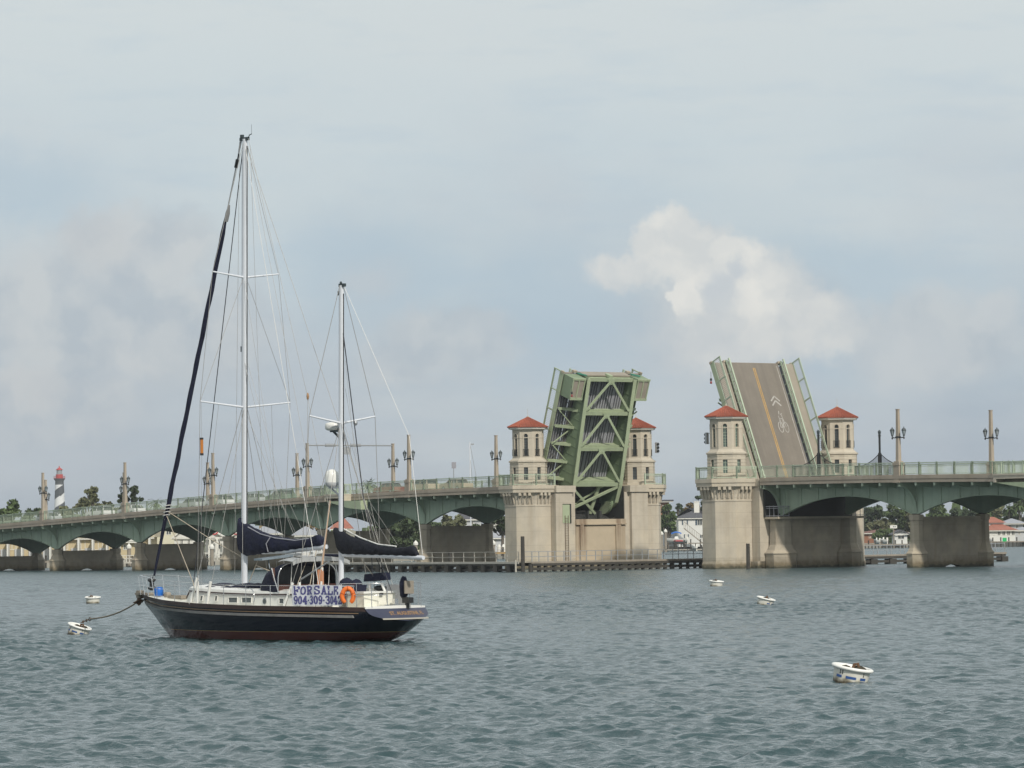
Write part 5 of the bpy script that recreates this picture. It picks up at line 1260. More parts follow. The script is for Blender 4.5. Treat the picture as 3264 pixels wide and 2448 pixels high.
# moored boats on the far shore
def small_boat(px0, px1, Y, z, label, top=None, stripe=None):
    x0, x1 = atx(px0, Y), atx(px1, Y); L = x1-x0; T = Thing('motor_boat', label, 'motor boat', WORLD, ((x0+x1)/2, Y, z), 'small motor boats on the far shore')
    P = []
    for i in range(9):
        t = i/8; x = x0+L*t; w_ = 1.15*(1-abs(t-.1))**.0*sqrt(max(.02, 1-((1-t)/1.0)**4)) if False else 1.15*sqrt(max(.03, 1-(1-t)**3))
        zz_ = z+.95+.35*(1-t); row = [(x, Y-w_, zz_), (x, Y-w_*.85, z+.45), (x, Y, z+(.5*(1-t)**3)), (x, Y+w_*.85, z+.45), (x, Y+w_, zz_)]; P.append(row)
    h = MB(); h.grid(P, True); h.add([P[-1][i] for i in range(5)], [(0, 1, 2, 3, 4)]); h.add([r[0] for r in P]+[r[4] for r in P], [(i, i+1, 10+i, 9+i) for i in range(8)]); T.part('hull', h, GELC)
    c = MB(); c.hexa([(x0+L*.4, Y-.6, z+1.0), (x0+L*.62, Y-.6, z+1.0), (x0+L*.62, Y+.6, z+1.0), (x0+L*.4, Y+.6, z+1.0), (x0+L*.45, Y-.5, z+1.65), (x0+L*.58, Y-.5, z+1.65), (x0+L*.58, Y+.5, z+1.65), (x0+L*.45, Y+.5, z+1.65)]); T.part('console', c, GELC)
    if stripe: s_ = MB(); s_.hexa([(x0+L*.38, Y-1.2, z+.5), (x0+L*.8, Y-1.24, z+.45), (x0+L*.8, Y-1.15, z+.45), (x0+L*.38, Y-1.1, z+.5), (x0+L*.38, Y-1.22, z+.75), (x0+L*.8, Y-1.24, z+.7), (x0+L*.8, Y-1.15, z+.7), (x0+L*.38, Y-1.1, z+.75)]); T.part('stripe', s_, stripe)
    if top:
        b = MB(); K = 6; xs_ = [x0+L*(.28+.46*i/K) for i in range(K+1)]
        b.grid([[(x, Y-1.1, z+2.35+.35*sin(pi*i/K)), (x, Y, z+2.5+.35*sin(pi*i/K)), (x, Y+1.1, z+2.35+.35*sin(pi*i/K))] for i, x in enumerate(xs_)]); b.grid([[(x, Y-1.12, z+2.15+.35*sin(pi*i/K)), (x, Y-1.1, z+2.36+.35*sin(pi*i/K))] for i, x in enumerate(xs_)]); bo = T.part('sun_top', b, top)
        l_ = MB()
        for q in (.32, .68):
            for s in (-1, 1): l_.bar((x0+L*q, Y+s, z+1), (x0+L*q, Y+s, z+2.4), .05, .05)
        T.each('frame_tube', l_, STEEL, bo)
    m = MB(); m.box(x1-.05, x1+.35, Y-.2, Y+.2, z+.6, z+1.5); m.box(x1+.05, x1+.25, Y-.08, Y+.08, z-.2, z+.6); T.part('outboard_motor', m, WHT)
small_boat(2120, 2190, 915, 1.85, 'white boat with blue canvas top and red stripe on a lift between the piers', BLUEP, BR)
small_boat(2205, 2218, 898, .1, 'tiny white boat moored at the floating dock between the piers')
small_boat(2785, 2802, 915, .9, 'left small white boat on the shore right of the drawbridge')
small_boat(2804, 2826, 915, 1.0, 'right small white boat on the shore right of the drawbridge')
small_boat(3144, 3160, 890, .9, 'small white boat beside the far column of the rightmost pier')
lf_ = Thing('boat_lift', 'grey pile boat lift under the blue topped boat', 'boat lift', WORLD, (atx(2150, 915), 915, 0)); b = MB()
for px in (2124, 2150, 2180):
    for dy in (-1.6, 1.6): x = atx(px, 915); b.box(x-.15, x+.15, 915+dy-.15, 915+dy+.15, -1, 2.6)
lf_.each('post', b, TIMB); b = MB(); [b.bar((atx(2122, 915), 915+dy, 1.75), (atx(2182, 915), 915+dy, 1.75), .2, .25) for dy in (-.8, .8)]; lf_.each('cradle', b, TIMB)
# thin mast of a sailboat behind the bridge
x, _, zt = at(1497, 1409, 640); T = Thing('distant_mast', 'bare white sailboat mast rising behind the bridge rail left of the drawbridge', 'sailboat', WORLD, (x, 640, 0))
b = MB(); b.tube([(x, 640, .8), (x, 640, zt)], .11, 6); T.part('mast', b, ALU)
b = MB(); b.tube([(x, 640, zt), (x+3.2, 640, 1.2)], .03, 4); b.tube([(x+.1, 640, zt-3), (x+1.3, 640, 1.2)], .03, 4); T.part('stay', b, WIRE)
b = MB(); b.ball((x, 640, .6), 4.0, 1.3, .7); T.part('hull', b, GELC)
b = MB(); b.box(x+.15, x+.7, 639.9, 640.1, zt-.5, zt-.25); T.part('wind_vane', b, STEEL)

# ---------------------------------------------------------------- lighthouse
def lighthouse():
    Y = 2250; xb, _, zt = at(189, 1486, Y); s = Y/FPX
    T = Thing('lighthouse', 'black and white spiral striped lighthouse with red lantern room', 'lighthouse', WORLD, (xb, Y, 1))
    def fn(G, b, tc_, cs):
        q = G.n('ShaderNodeSeparateXYZ'); G.lk(tc_, q.inputs[0]); an = G.math('ARCTAN2', q.outputs[1], q.outputs[0])
        t = G.math('ADD', G.math('DIVIDE', an, 2*pi), G.math('MULTIPLY', q.outputs[2], -1/10.3)); fr = G.math('FRACT', G.math('ADD', t, 14.243))
        G.lk(G.ramp(fr, [(0, (.68, .69, .70)), (.5, (.055, .06, .068))], 'CONSTANT'), b.inputs['Base Color'])
    sp_ = mat('spiral_paint', (.5, .5, .5), .7, fn=fn); RED = mat('lighthouse_red', (.42, .045, .04), .6); BL = mat('lighthouse_black', (.07, .075, .08), .7)
    z = lambda py: at(189, py, Y)[2]
    b = MB(); b.lathe(xb, Y, [(4.6, 0), (3.6, 10), (3.05, z(1610)), (2.6, z(1545))], 28, smooth=True); T.part('tower', b, sp_)
    b = MB(); b.lathe(xb, Y, [(2.6, z(1545)), (2.45, z(1535)), (2.7, z(1531)), (3.35, z(1527)), (3.4, z(1525))], 24, smooth=True); T.part('collar', b, BL)
    b = MB(); b.lathe(xb, Y, [(2.1, z(1525)), (2.1, z(1512))], 20); T.part('watch_room', b, RED)
    b = MB(); b.lathe(xb, Y, [(3.4, z(1525)), (3.4, z(1524.5))], 24)
    for k in range(20): t = 2*pi*k/20; b.bar((xb+3.3*cos(t), Y+3.3*sin(t), z(1525)), (xb+3.3*cos(t), Y+3.3*sin(t), z(1518.5)), .1, .1)
    P = [(xb+3.3*cos(2*pi*k/20), Y+3.3*sin(2*pi*k/20), z(1518.5)) for k in range(21)]; b.tube(P, .07, 4, caps=False); T.part('gallery', b, RED)
    b = MB(); b.lathe(xb, Y, [(1.5, z(1512)), (1.5, z(1498))], 12); lo = T.part('lantern_room', b, LGLS)
    b = MB()
    for k in range(12): t = 2*pi*k/12; b.bar((xb+1.6*cos(t), Y+1.6*sin(t), z(1512)), (xb+1.6*cos(t), Y+1.6*sin(t), z(1498)), .14, .14)
    b.lathe(xb, Y, [(1.62, z(1505.5)), (1.62, z(1504.6))], 12); T.part('glazing_bar', b, STEEL, lo)
    b = MB(); b.lathe(xb, Y, [(2.0, z(1498)), (1.9, z(1496.5)), (.35, z(1490)), (.35, z(1489)), (.3, z(1487)), (.05, z(1485))], 16); T.part('lantern_roof', b, RED)
    b = MB(); b.box(xb+.9, xb+1.4, Y-3.05, Y-2.5, z(1580), z(1573)); T.part('window', b, BL)
lighthouse()

# ---------------------------------------------------------------- damp sea air
hz = MB(); hz.box(-12000, 12000, -12000, 12000, -3.2, 60)
hm = bpy.data.materials.new('sea_haze'); hm.use_nodes = True; ht = hm.node_tree; ht.nodes.clear()
ho = ht.nodes.new('ShaderNodeOutputMaterial'); hv_ = ht.nodes.new('ShaderNodeVolumePrincipled'); hv_.inputs['Density'].default_value = 0.00009; hv_.inputs['Color'].default_value = (.86, .90, .95, 1); hv_.inputs['Anisotropy'].default_value = .2
ht.links.new(hv_.outputs[0], ho.inputs['Volume'])
hzo = mesh_obj('haze', hz, hm); hzo['kind'] = 'stuff'

# ---------------------------------------------------------------- the yacht: x from bow to stern, y to starboard (away), z up
BT = Frame(-14.13, 147.9, -rad(50))
def ip(x, xs, ys): return float(np.interp(x, xs, ys))
def hb(x): return ip(x, [0, .4, .9, 2, 3.5, 5, 7, 9, 11, 13, 14.5, 15.4], [.10, .34, .58, 1.02, 1.5, 1.80, 2.04, 2.1, 2.02, 1.78, 1.52, 1.34])
def zsh(x): return ip(x, [0, 1.5, 3, 6, 9, 12, 15.4], [1.64, 1.53, 1.44, 1.33, 1.27, 1.24, 1.20])
def zbt(x): return ip(x, [0, .5, 1.0, 1.4, 1.75, 3, 6, 11, 13, 14.4, 15.4], [1.28, .92, .52, .22, -.04, -.75, -1.05, -.95, -.55, .02, .74])
def hexp(x): return ip(x, [0, 2, 5, 8, 12, 15.4], [1.0, 1.15, 1.9, 2.6, 2.6, 4.0]), ip(x, [0, 2, 5, 8, 12, 15.4], [1.0, 1.05, 1.4, 1.6, 1.5, 1.35])
def warpx(x, y, z):
    w_ = max(0, (x-13)/2.4)**2
    return x+w_*(1.1*(zsh(x)-z)*.95+.25*(1-min(1, (y/hb(x))**2))-.0)
def hy(x, z):
    s = min(1, max(0, (zsh(x)-z)/(zsh(x)-zbt(x)))); p, q = hexp(x); return hb(x)*max(0, 1-s**p)**(1/q)
def hull_fn(G, b, tc_, cs):
    geo = G.n('ShaderNodeNewGeometry'); s_ = G.n('ShaderNodeSeparateXYZ'); G.lk(geo.outputs['Position'], s_.inputs[0])
    z = G.math('MULTIPLY', s_.outputs[2], .5)
    c_ = G.ramp(z, [(0, (.03, .035, .02)), (.03, (.085, .022, .018)), (.168, (.35, .22, .08)), (.178, (.0035, .0055, .013))], 'CONSTANT')
    n_ = G.noise(G.vec(s_.outputs[0], s_.outputs[1], G.math('MULTIPLY', s_.outputs[2], .3)), 1.5, 4)
    G.lk(G.mix(G.math('MULTIPLY', G.ramp(n_.outputs[0], [(.45, 0), (.8, 1)]), .12), c_, (.05, .05, .055)), b.inputs['Base Color'])
    G.lk(G.ramp(n_.outputs[0], [(.3, .08), (.8, .18)]), b.inputs['Roughness']); b.inputs['Specular IOR Level'].default_value = .3
HULL = mat('navy_hull_paint', (.01, .013, .03), .15, fn=hull_fn)
TRAN = mat('lit_transom_navy', (.045, .05, .085), .35, var=.15)  # hull navy made paler, the light on the stern put into the colour
Y_ = Thing('sailing_yacht', 'dark blue two masted sailing yacht with red boot stripe and a for sale banner', 'sailing yacht', BT, (7.7, 0, 0))
xs = [0, .15, .3, .5, .75, 1, 1.25, 1.5, 1.75, 2, 2.5, 3, 3.6, 4.3, 5, 6, 7, 8, 9, 10, 11, 12, 12.6, 13.1, 13.5, 13.9, 14.2, 14.5, 14.8, 15.1, 15.4]
NS = 18
def sec(x, sgn):
    r = []
    for i in range(NS+1):
        z = zsh(x)-(zsh(x)-zbt(x))*(i/NS)**.9; y = hy(x, z)*sgn if i < NS else 0
        r.append((warpx(x, y, z), y, z))
    return r
h = MB(); h.grid([sec(x, -1) for x in xs]); h2 = [sec(x, 1) for x in xs]; h.grid([list(reversed(r)) for r in h2])
Y_.part('hull', h, HULL)
t_ = MB(); rows = []
for i in range(NS+1):
    z = zsh(15.4)-(zsh(15.4)-zbt(15.4))*(i/NS)**.9; y = hy(15.4, z) if i < NS else 0
    rows.append([(warpx(15.4, y*k/8, z)+.002, y*k/8, z) for k in range(-8, 9)])
t_.grid(rows); Y_.part('transom', t_, TRAN)
def strip(dz0, dz1, out, x0, x1, both=True):
    m_ = MB(); X = [x0+(x1-x0)*i/40 for i in range(41)]
    for sg in ((-1, 1) if both else (-1,)):
        P = []
        for x in X:
            za, zb_ = zsh(x)-dz0, zsh(x)-dz1; ya, yb = hy(x, za), hy(x, zb_)
            P.append([(warpx(x, ya, za), sg*(ya-.01), za), (warpx(x, ya, za), sg*(ya+out), za), (warpx(x, yb, zb_), sg*(yb+out), zb_), (warpx(x, yb, zb_), sg*(yb-.01), zb_)])
        m_.grid(P, False)
        m_.add(P[0], [(0, 1, 2, 3)]); m_.add(P[-1], [(0, 1, 2, 3)])
    return m_
Y_.part('cap_rail', strip(-.03, .12, .03, .02, 15.35), TEAK)
Y_.part('gold_stripe', strip(.175, .20, .006, .5, 15.0), GOLD)
Y_.part('rub_rail', strip(.255, .345, .05, .25, 14.75), mat('weathered_rub_rail', (.22, .21, .20), .6, var=.3, vscale=6))
d_ = MB(); P = []
for x in xs: P.append([(warpx(x, hb(x)*k, zsh(x)), (hb(x)-.03)*k, zsh(x)-.05+.05*(1-k*k)) for k in (-1, -.6, 0, .6, 1)])
d_.grid(P); Y_.part('deck', d_, CREAM)
tr_ = MB(); q = []
for k in range(-8, 9): y = hb(15.4)*k/8; q.append([(warpx(15.4, y, 1.2)-.12, y, 1.17), (warpx(15.4, y, 1.2)+.03, y, 1.17), (warpx(15.4, y, 1.2)+.03, y, 1.235+.04*(1-(k/8)**2)), (warpx(15.4, y, 1.2)-.12, y, 1.235+.04*(1-(k/8)**2))])
tr_.grid(q, False); Y_.part('taffrail', tr_, GELC)
tb = MB(); q = [[(warpx(15.4, y, .80)+.0, y, .79), (warpx(15.4, y, .8)+.07, y, .79), (warpx(15.4, y, .8)+.07, y, .83), (warpx(15.4, y, .8), y, .84)] for y in np.linspace(-1.0, 1.05, 9)]
tb.grid(q, False); Y_.part('transom_trim', tb, PALE)
# trunk cabin
def cw(x): return ip(x, [3.9, 5, 7, 9, 12, 13.2], [.85, 1.15, 1.3, 1.36, 1.36, 1.3])
def ct(x): return ip(x, [3.9, 4.25, 7, 9, 13.2], [1.52, 1.80, 1.72, 1.68, 1.68])
XC = [3.95, 4.25, 4.8, 5.5, 6.2, 7, 8, 9, 10, 11, 12, 13.2]
c_ = MB(); P = [[(x, sg*cw(x), 1.15) if j == 0 else (x+.0, sg*(cw(x)-.04), ct(x)) for sg, j in ((-1, 0), (-1, 1))] for x in XC]; c_.grid(P, False)
P = [[(x, (cw(x)), 1.15), (x, cw(x)-.04, ct(x))] for x in XC]; c_.grid(P, False)
c_.add([(XC[0], -cw(XC[0]), 1.15), (XC[0], cw(XC[0]), 1.15), (XC[0], cw(XC[0])-.04, ct(XC[0])), (XC[0], -cw(XC[0])+.04, ct(XC[0]))], [(0, 1, 2, 3)])
c_.add([(13.2, -1.3, 1.15), (13.2, 1.3, 1.15), (13.2, 1.26, 1.68), (13.2, -1.26, 1.68)], [(0, 1, 2, 3)])
cab = Y_.part('cabin', c_, GELC)
r_ = MB(); P = []
for x in XC: w_ = cw(x)-.05; P.append([(x-.02, -w_-.03, ct(x)-.005), (x-.02, -w_, ct(x)+.11), (x, -w_*.8, ct(x)+.17), (x, 0, ct(x)+.22), (x, w_*.8, ct(x)+.17), (x-.02, w_, ct(x)+.11), (x-.02, w_+.03, ct(x)-.005)])
r_.grid(P, False); r_.add(P[0], [tuple(range(7))]); r_.add(P[-1], [tuple(range(7))]); Y_.part('cabin_roof', r_, GELC, cab)
s_ = MB()
for sg in (-1, 1): s_.grid([[(x, sg*(cw(x)-.035), ct(x)-.055), (x, sg*(cw(x)-.0), ct(x)-.055), (x, sg*(cw(x)-.01), ct(x)+.015), (x, sg*(cw(x)-.045), ct(x)+.015)] for x in XC], False)
Y_.part('cabin_trim', s_, TEAK, cab)
def port(x0, x1, za, zb_, lean=0, frame=True):
    for sg in (-1, 1):
        g_ = MB(); y = lambda x, z: sg*(cw(x)-.04*(z-1.15)/(ct(x)-1.15)+.012)
        g_.add([(x0, y(x0, za), za), (x1, y(x1, za), za), (x1+lean, y(x1, zb_), zb_), (x0+lean, y(x0, zb_), zb_)], [(0, 1, 2, 3)]); po = Y_.part('port_light', g_, GLS, cab)
        f_ = MB(); o_ = sg*.012; c4_ = [(x0, za), (x1, za), (x1+lean, zb_), (x0+lean, zb_)]
        for (xa, z0), (xb, z1) in zip(c4_, c4_[1:]+c4_[:1]): f_.bar((xa, y(xa, z0)+o_, z0), (xb, y(xb, z1)+o_, z1), .035, .03, (0, 1, 0))
        Y_.part('port_frame', f_, GELC if frame else SSTL, po)
for x, l in ((4.40, .06), (5.25, .05), (6.28, .05)): port(x, x+.20, 1.42, 1.62, l)
port(7.25, 7.85, 1.36, 1.57); port(8.1, 8.75, 1.36, 1.57); port(10.42, 10.72, 1.34, 1.54); port(11.4, 11.8, 1.34, 1.54)
o_ = MB()
for sg in (-1, 1): o_.tube([(9.55, sg*1.33, 1.43), (9.55, sg*1.37, 1.43)], .12, 12, smooth=False)
po = Y_.part('oval_port', o_, SSTL, cab); o_ = MB(); o_.tube([(9.55, -1.375, 1.43), (9.55, -1.38, 1.43)], .085, 12, smooth=False); Y_.part('glass', o_, GLS, po)
# canvas hatches and bundles on the cabin roof
for nm, x0, x1, y0, y1, z, hh in (('hatch_cover', 4.6, 5.6, -.4, .4, 1.93, .10), ('sail_bundle', 6.6, 8.5, -.75, -.2, 1.88, .16), ('hatch_cover', 8.7, 9.2, .1, .8, 1.88, .12), ('canvas_bundle', 6.0, 6.9, -.9, -.6, 1.83, .1), ('canvas_bundle', 5.0, 5.8, -.95, -.7, 1.86, .08)):
    b = MB(); K = 7; P = []
    for i in range(K+1):
        x = x0+(x1-x0)*i/K; e_ = sin(pi*min(1, max(0, (i+.3)/(K+.6))))**.4; P.append([(x, y0+(y1-y0)*(1-cos(pi*j/6))/2, z+.03+hh*e_*sin(pi*j/6)*random.uniform(.8, 1.2)) for j in range(7)])
    b.grid(P); Y_.part(nm, b, NAVY)
# fore hatch rail, mast collar, winch blobs
b = MB()
for x, y in ((6.45, -.5), (6.45, .5), (9.0, -1.0), (13.4, -1.35), (13.4, 1.35), (12.9, -1.4)): b.lathe(x, y, [(.10, 1.2 if x > 13 else 1.85), (.11, 1.95 if x < 13 else 1.5), (.07, 2.0 if x < 13 else 1.55)], 8)
Y_.each('winch', b, SSTL, per=3)

# masts
MX, MZ0, MT = 6.45, 1.8, 18.47; RK = .37
mxa = lambda z: MX+RK*(z-1.8)/16.8
m_ = MB(); m_.lathe(0, 0, [(.115, 1.3), (.115, 17.6), (.09, MT)], 14, sx=1.25, sy=.85, smooth=True); m_.v = [(x+mxa(z), y, z) for x, y, z in m_.v]
mm = Y_.part('main_mast', m_, ALU)
tk = MB(); tk.bar((mxa(3.4)+.145, 0, 3.4), (mxa(18.2)+.125, 0, 18.2), .04, .035, (0, 1, 0)); Y_.part('sail_track', tk, BLK, mm)
th = MB(); th.box(mxa(18.5)-.28, mxa(18.5)+.22, -.05, .05, MT-.06, MT+.06); th.box(mxa(18.6)-.24, mxa(18.6)-.12, -.05, .05, MT+.03, MT+.17); th.tube([(mxa(18.5)+.18, 0, MT-.02), (mxa(18.5)+.28, 0, MT+.12), (mxa(18.5)+.42, 0, MT+.15)], .018, 5); th.tube([(mxa(18.5)+.42, 0, MT+.12), (mxa(18.5)+.42, 0, MT+.5)], .007, 4); Y_.part('masthead_fitting', th, IRON, mm)
ZX, ZT = 12.32, 12.70; zxa = lambda z: ZX+.25*(z-1.8)/11
m_ = MB(); m_.lathe(0, 0, [(.10, 1.2), (.10, 12.2), (.085, ZT)], 14, sx=1.15, sy=.85, smooth=True); m_.v = [(x+zxa(z), y, z) for x, y, z in m_.v]
mz = Y_.part('mizzen_mast', m_, ALU)
tk = MB(); tk.bar((zxa(3.3)+.12, 0, 3.3), (zxa(12.6)+.11, 0, 12.4), .035, .03, (0, 1, 0)); Y_.part('sail_track', tk, BLK, mz)
th = MB(); th.box(zxa(13)-.12, zxa(13)+.2, -.05, .05, ZT-.05, ZT+.06); th.ball((zxa(13)-.04, 0, ZT+.09), .05, .05, .06, 8, 5); th.box(zxa(12.4)-.18, zxa(12.4)-.08, -.04, .04, 12.35, 12.5); Y_.part('masthead_fitting', th, IRON, mz)
def spreader(par, xf, z, hl, up, nm='spreader'):
    for sg in (-1, 1):
        b = MB(); b.tube([(xf(z), sg*.08, z), (xf(z)+.06, sg*hl, z+up)], [.045, .03], 6); so = Y_.part(nm, b, ALU, par)
spreader(mm, mxa, 13.35, 1.50, .16); spreader(mm, mxa, 8.55, 2.05, .19); spreader(mz, zxa, 7.78, 1.48, .24)
# wires
def wire(par, nm, pts, r=.012, m=WIRE):
    b = MB(); b.tube(pts, r, 4, caps=False); return Y_.part(nm, b, m, par)
rig = bpy.data.objects.new('rigging', None)  # folded into the masts below
bpy.data.objects.remove(rig)
for sg in (-1, 1):
    lo = (mxa(8.74)+.06, sg*2.05, 8.74); up2 = (mxa(13.5)+.06, sg*1.5, 13.51)
    wire(mm, 'shroud', [(6.15, sg*1.92, 1.3), lo, up2, (mxa(18.3), sg*.08, 18.3)], .010)
    wire(mm, 'shroud', [lo, (mxa(13.3), sg*.08, 13.3)], .010)
    wire(mm, 'shroud', [(5.6, sg*1.86, 1.3), (mxa(8.4)-.08, sg*.08, 8.45)], .011); wire(mm, 'shroud', [(6.85, sg*1.96, 1.3), (mxa(8.4)+.08, sg*.08, 8.45)], .011)
    wire(mm, 'running_backstay', [(13.45, sg*1.72, 1.3), (mxa(18.0)+.12, sg*.05, 18.1)], .011, ROPEW if sg < 0 else WIRE)
    zl_ = (zxa(8.02)+.06, sg*1.48, 8.02)
    wire(mz, 'shroud', [(12.3, sg*1.86, 1.25), zl_, (zxa(12.7), sg*.08, 12.7)], .011)
    wire(mz, 'shroud', [(11.55, sg*1.92, 1.25), (zxa(7.6), sg*.08, 7.6)], .011); wire(mz, 'shroud', [(13.1, sg*1.75, 1.25), (zxa(7.6), sg*.08, 7.6)], .011)
    wire(mm, 'flag_halyard', [(6.0, sg*1.85, 1.4), (mxa(8.6)+.04, sg*1.2, 8.66)], .006); wire(mm, 'lazy_jack', [(mxa(10.5), sg*.06, 10.4), (8.6, sg*.16, 5.6), (8.2, sg*.2, 3.9)], .007); wire(mm, 'lazy_jack', [(8.6, sg*.16, 5.6), (10.0, sg*.18, 3.7)], .007)
    wire(mz, 'lazy_jack', [(zxa(8), sg*.06, 7.9), (13.9, sg*.14, 4.9), (14.3, sg*.16, 3.6)], .007); wire(mz, 'lazy_jack', [(13.9, sg*.14, 4.9), (15.4, sg*.16, 3.4)], .007)
wire(mm, 'backstay', [(mxa(18.5)+.2, 0, 18.5), (10.48, 0, 8.75), (10.41, -.1, 3.0)], .009); wire(mm, 'backstay', [(10.48, 0, 8.75), (12.1, 0, 3.3)], .009)
b = MB(); b.ball((10.48, 0, 8.8), .05, .05, .14, 6, 4); Y_.part('stay_block', b, mat('tan_block', (.35, .2, .1), .6), mm)
wire(mm, 'inner_forestay', [(3.12, 0, 1.6), (mxa(18.3)-.1, 0, 18.3)], .020, ROPED)
wire(mm, 'topping_lift', [(mxa(18.2)+.16, .02, 18.2), (11.3, .02, 3.35)], .008); wire(mm, 'halyard', [(mxa(18.2)+.2, .1, 18.2), (7.4, .25, 3.6)], .007); wire(mm, 'halyard', [(mxa(18.3)-.2, -.1, 18.3), (6.2, -.25, 2.4)], .008)
wire(mm, 'halyard', [(mxa(13)+.15, -.1, 13.2), (9.4, -.4, 3.7)], .006); wire(mm, 'halyard', [(mxa(8.3), .1, 8.3), (9.0, 1.2, 2.1)], .008); wire(mm, 'halyard', [(mxa(8.3), -.1, 8.3), (8.0, -1.2, 2.0)], .008)
wire(mz, 'topping_lift', [(zxa(12.7)+.12, 0, 12.7), (15.6, .6, 7.2), (17.0, 0, 3.05)], .011, ROPEW)
wire(mz, 'mizzen_halyard', [(zxa(11)+.1, 0, 11.0), (13.71, 0, 4.93), (14.14, 0, 3.9)], .024, ROPED); wire(mz, 'halyard', [(zxa(10)+.1, .1, 10), (13.2, .2, 5), (13.6, .2, 3.9)], .007); wire(mz, 'halyard', [(zxa(9)+.1, .1, 9), (13.5, .3, 4.4)], .007)
# furled headsail
def furl(z): return .45+(mxa(18.5)-.2-.45)*(z-1.85)/(18.5-1.85)
b = MB(); Z = np.linspace(2.35, 15.75, 40); rs = [max(.03, (.042+.046*min(1, (z-2.35)/3.0))*(1+.04*sin(z*5)+.03*sin(z*13)))*(1 if z < 15.2 else max(.5, (16.0-z)/.8)) for z in Z]
b.tube([(furl(z)+.01*sin(z*3), .01*sin(z*4), z) for z in Z], rs, 10); fo = Y_.part('furled_headsail', b, NAVY)
b = MB(); b.tube([(furl(z)+.06, 0, z) for z in (15.5, 15.8, 16.1)], [.075, .085, .03], 8); Y_.part('sail_head', b, mat('grey_sailcloth', (.22, .22, .22), .8), fo)
b = MB(); b.tube([(furl(1.9), 0, 1.9), (furl(18.45), 0, 18.45)], .028, 6); Y_.part('furler_foil', b, STEEL, fo)
b = MB(); b.tube([(furl(17.45), 0, 17.45), (furl(17.75), 0, 17.75)], .07, 8); b.tube([(furl(17.9)-.05, 0, 17.7), (furl(18.4)-.05, 0, 18.4)], .03, 6); Y_.part('furler_swivel', b, BLK, fo)
b = MB(); b.lathe(.47, 0, [(.05, 1.78), (.16, 1.84), (.16, 1.9), (.09, 1.95), (.09, 2.1), (.16, 2.14), (.16, 2.2), (.05, 2.3)], 10); Y_.part('furler_drum', b, BLK, fo)
b = MB()
for k in range(4): z = 4.62+k*.12; b.tube([(furl(z)+.13*cos(t), .13*sin(t), z+.03*cos(t)) for t in np.linspace(0, 2*pi, 11)], .016, 5)
Y_.part('lashing', b, ROPEW, fo)
wire(fo, 'headsail_sheet', [(furl(4.65)+.1, -.05, 4.6), (4.6, -1.0, 2.1), (4.8, -1.1, 1.9)], .018, ROPE); wire(fo, 'headsail_sheet', [(furl(4.75)+.1, 0, 4.75), (4.2, .1, 3.7), (6.1, .3, 2.95)], .018, ROPE); wire(fo, 'headsail_sheet', [(6.5, .5, 2.7), (7.6, .9, 2.3)], .018, ROPE)
# booms and sail covers
b = MB(); b.tube([(6.6, 0, 3.2), (9, 0, 3.24), (11.5, 0, 3.36)], [.10, .11, .08], 8); bo = Y_.part('main_boom', b, ALU)
def cover(pts_top, pts_bot, wid, m, nm, par, seg=5):
    b = MB(); P = []; n = len(pts_top); xs_ = [p[0] for p in pts_top]
    X = np.linspace(xs_[0], xs_[-1], 40); zt = np.interp(X, xs_, [p[1] for p in pts_top]); zb_ = np.interp(X, [p[0] for p in pts_bot], [p[1] for p in pts_bot]); W_ = np.interp(X, xs_, wid)
    for x, a, c, w_ in zip(X, zt, zb_, W_):
        row = []
        for j in range(14):
            t = 2*pi*j/14; k = sin(t); zz_ = (a+c)/2+(a-c)/2*cos(t); fold = 1+.10*sin(x*9+zz_*6)+.06*sin(x*23-zz_*11)
            row.append((x+.02*sin(zz_*9), w_*k*abs(k)**-.35*fold if abs(k) > .01 else 0, zz_+.012*sin(x*14)))
        P.append(row)
    b.grid(P, True, True); b.add(P[0], [tuple(range(14))]); b.add(P[-1], [tuple(range(14))]); return Y_.part(nm, b, m, par)
mc = cover([(6.22, 4.50), (6.4, 4.36), (6.95, 4.15), (7.6, 3.95), (8.3, 3.80), (9.4, 3.66), (10.5, 3.68), (11.1, 3.82), (11.3, 3.62)], [(6.22, 3.25), (6.4, 3.12), (6.6, 3.06), (9, 3.20), (11.3, 3.40)], [.16, .2, .24, .24, .22, .19, .18, .16, .13], NAVY, 'main_sail_cover', bo)
b = MB(); b.tube([(6.9, -.13, 4.12), (7.7, -.16, 3.86), (8.6, -.16, 3.70), (9.8, -.15, 3.60), (10.6, -.12, 3.66)], .022, 5); b.tube([(8.35, -.2, 3.72), (8.2, -.27, 3.5), (8.22, -.2, 3.2)], .02, 5); Y_.part('cover_lacing', b, mat('pale_webbing', (.34, .34, .38), .8), mc)
b = MB(); b.tube([(12.45, 0, 3.08), (15, 0, 3.02), (17.05, 0, 2.93)], [.09, .10, .075], 8); b2 = Y_.part('mizzen_boom', b, ALU)
cc = cover([(12.05, 4.06), (12.3, 3.98), (12.9, 3.78), (13.8, 3.58), (14.8, 3.38), (15.6, 3.30), (16.2, 3.32), (16.55, 3.40), (16.7, 3.10)], [(12.05, 3.6), (12.2, 3.22), (12.5, 3.06), (15, 3.02), (16.7, 2.98)], [.12, .17, .2, .2, .17, .14, .13, .12, .1], CHAR, 'mizzen_sail_cover', b2)
b = MB(); b.tube([(12.6, -.05, 3.98), (13.6, -.08, 3.66), (14.6, -.08, 3.42), (15.6, -.06, 3.34)], .028, 5); Y_.part('sail_edge', b, ROPEW, cc)
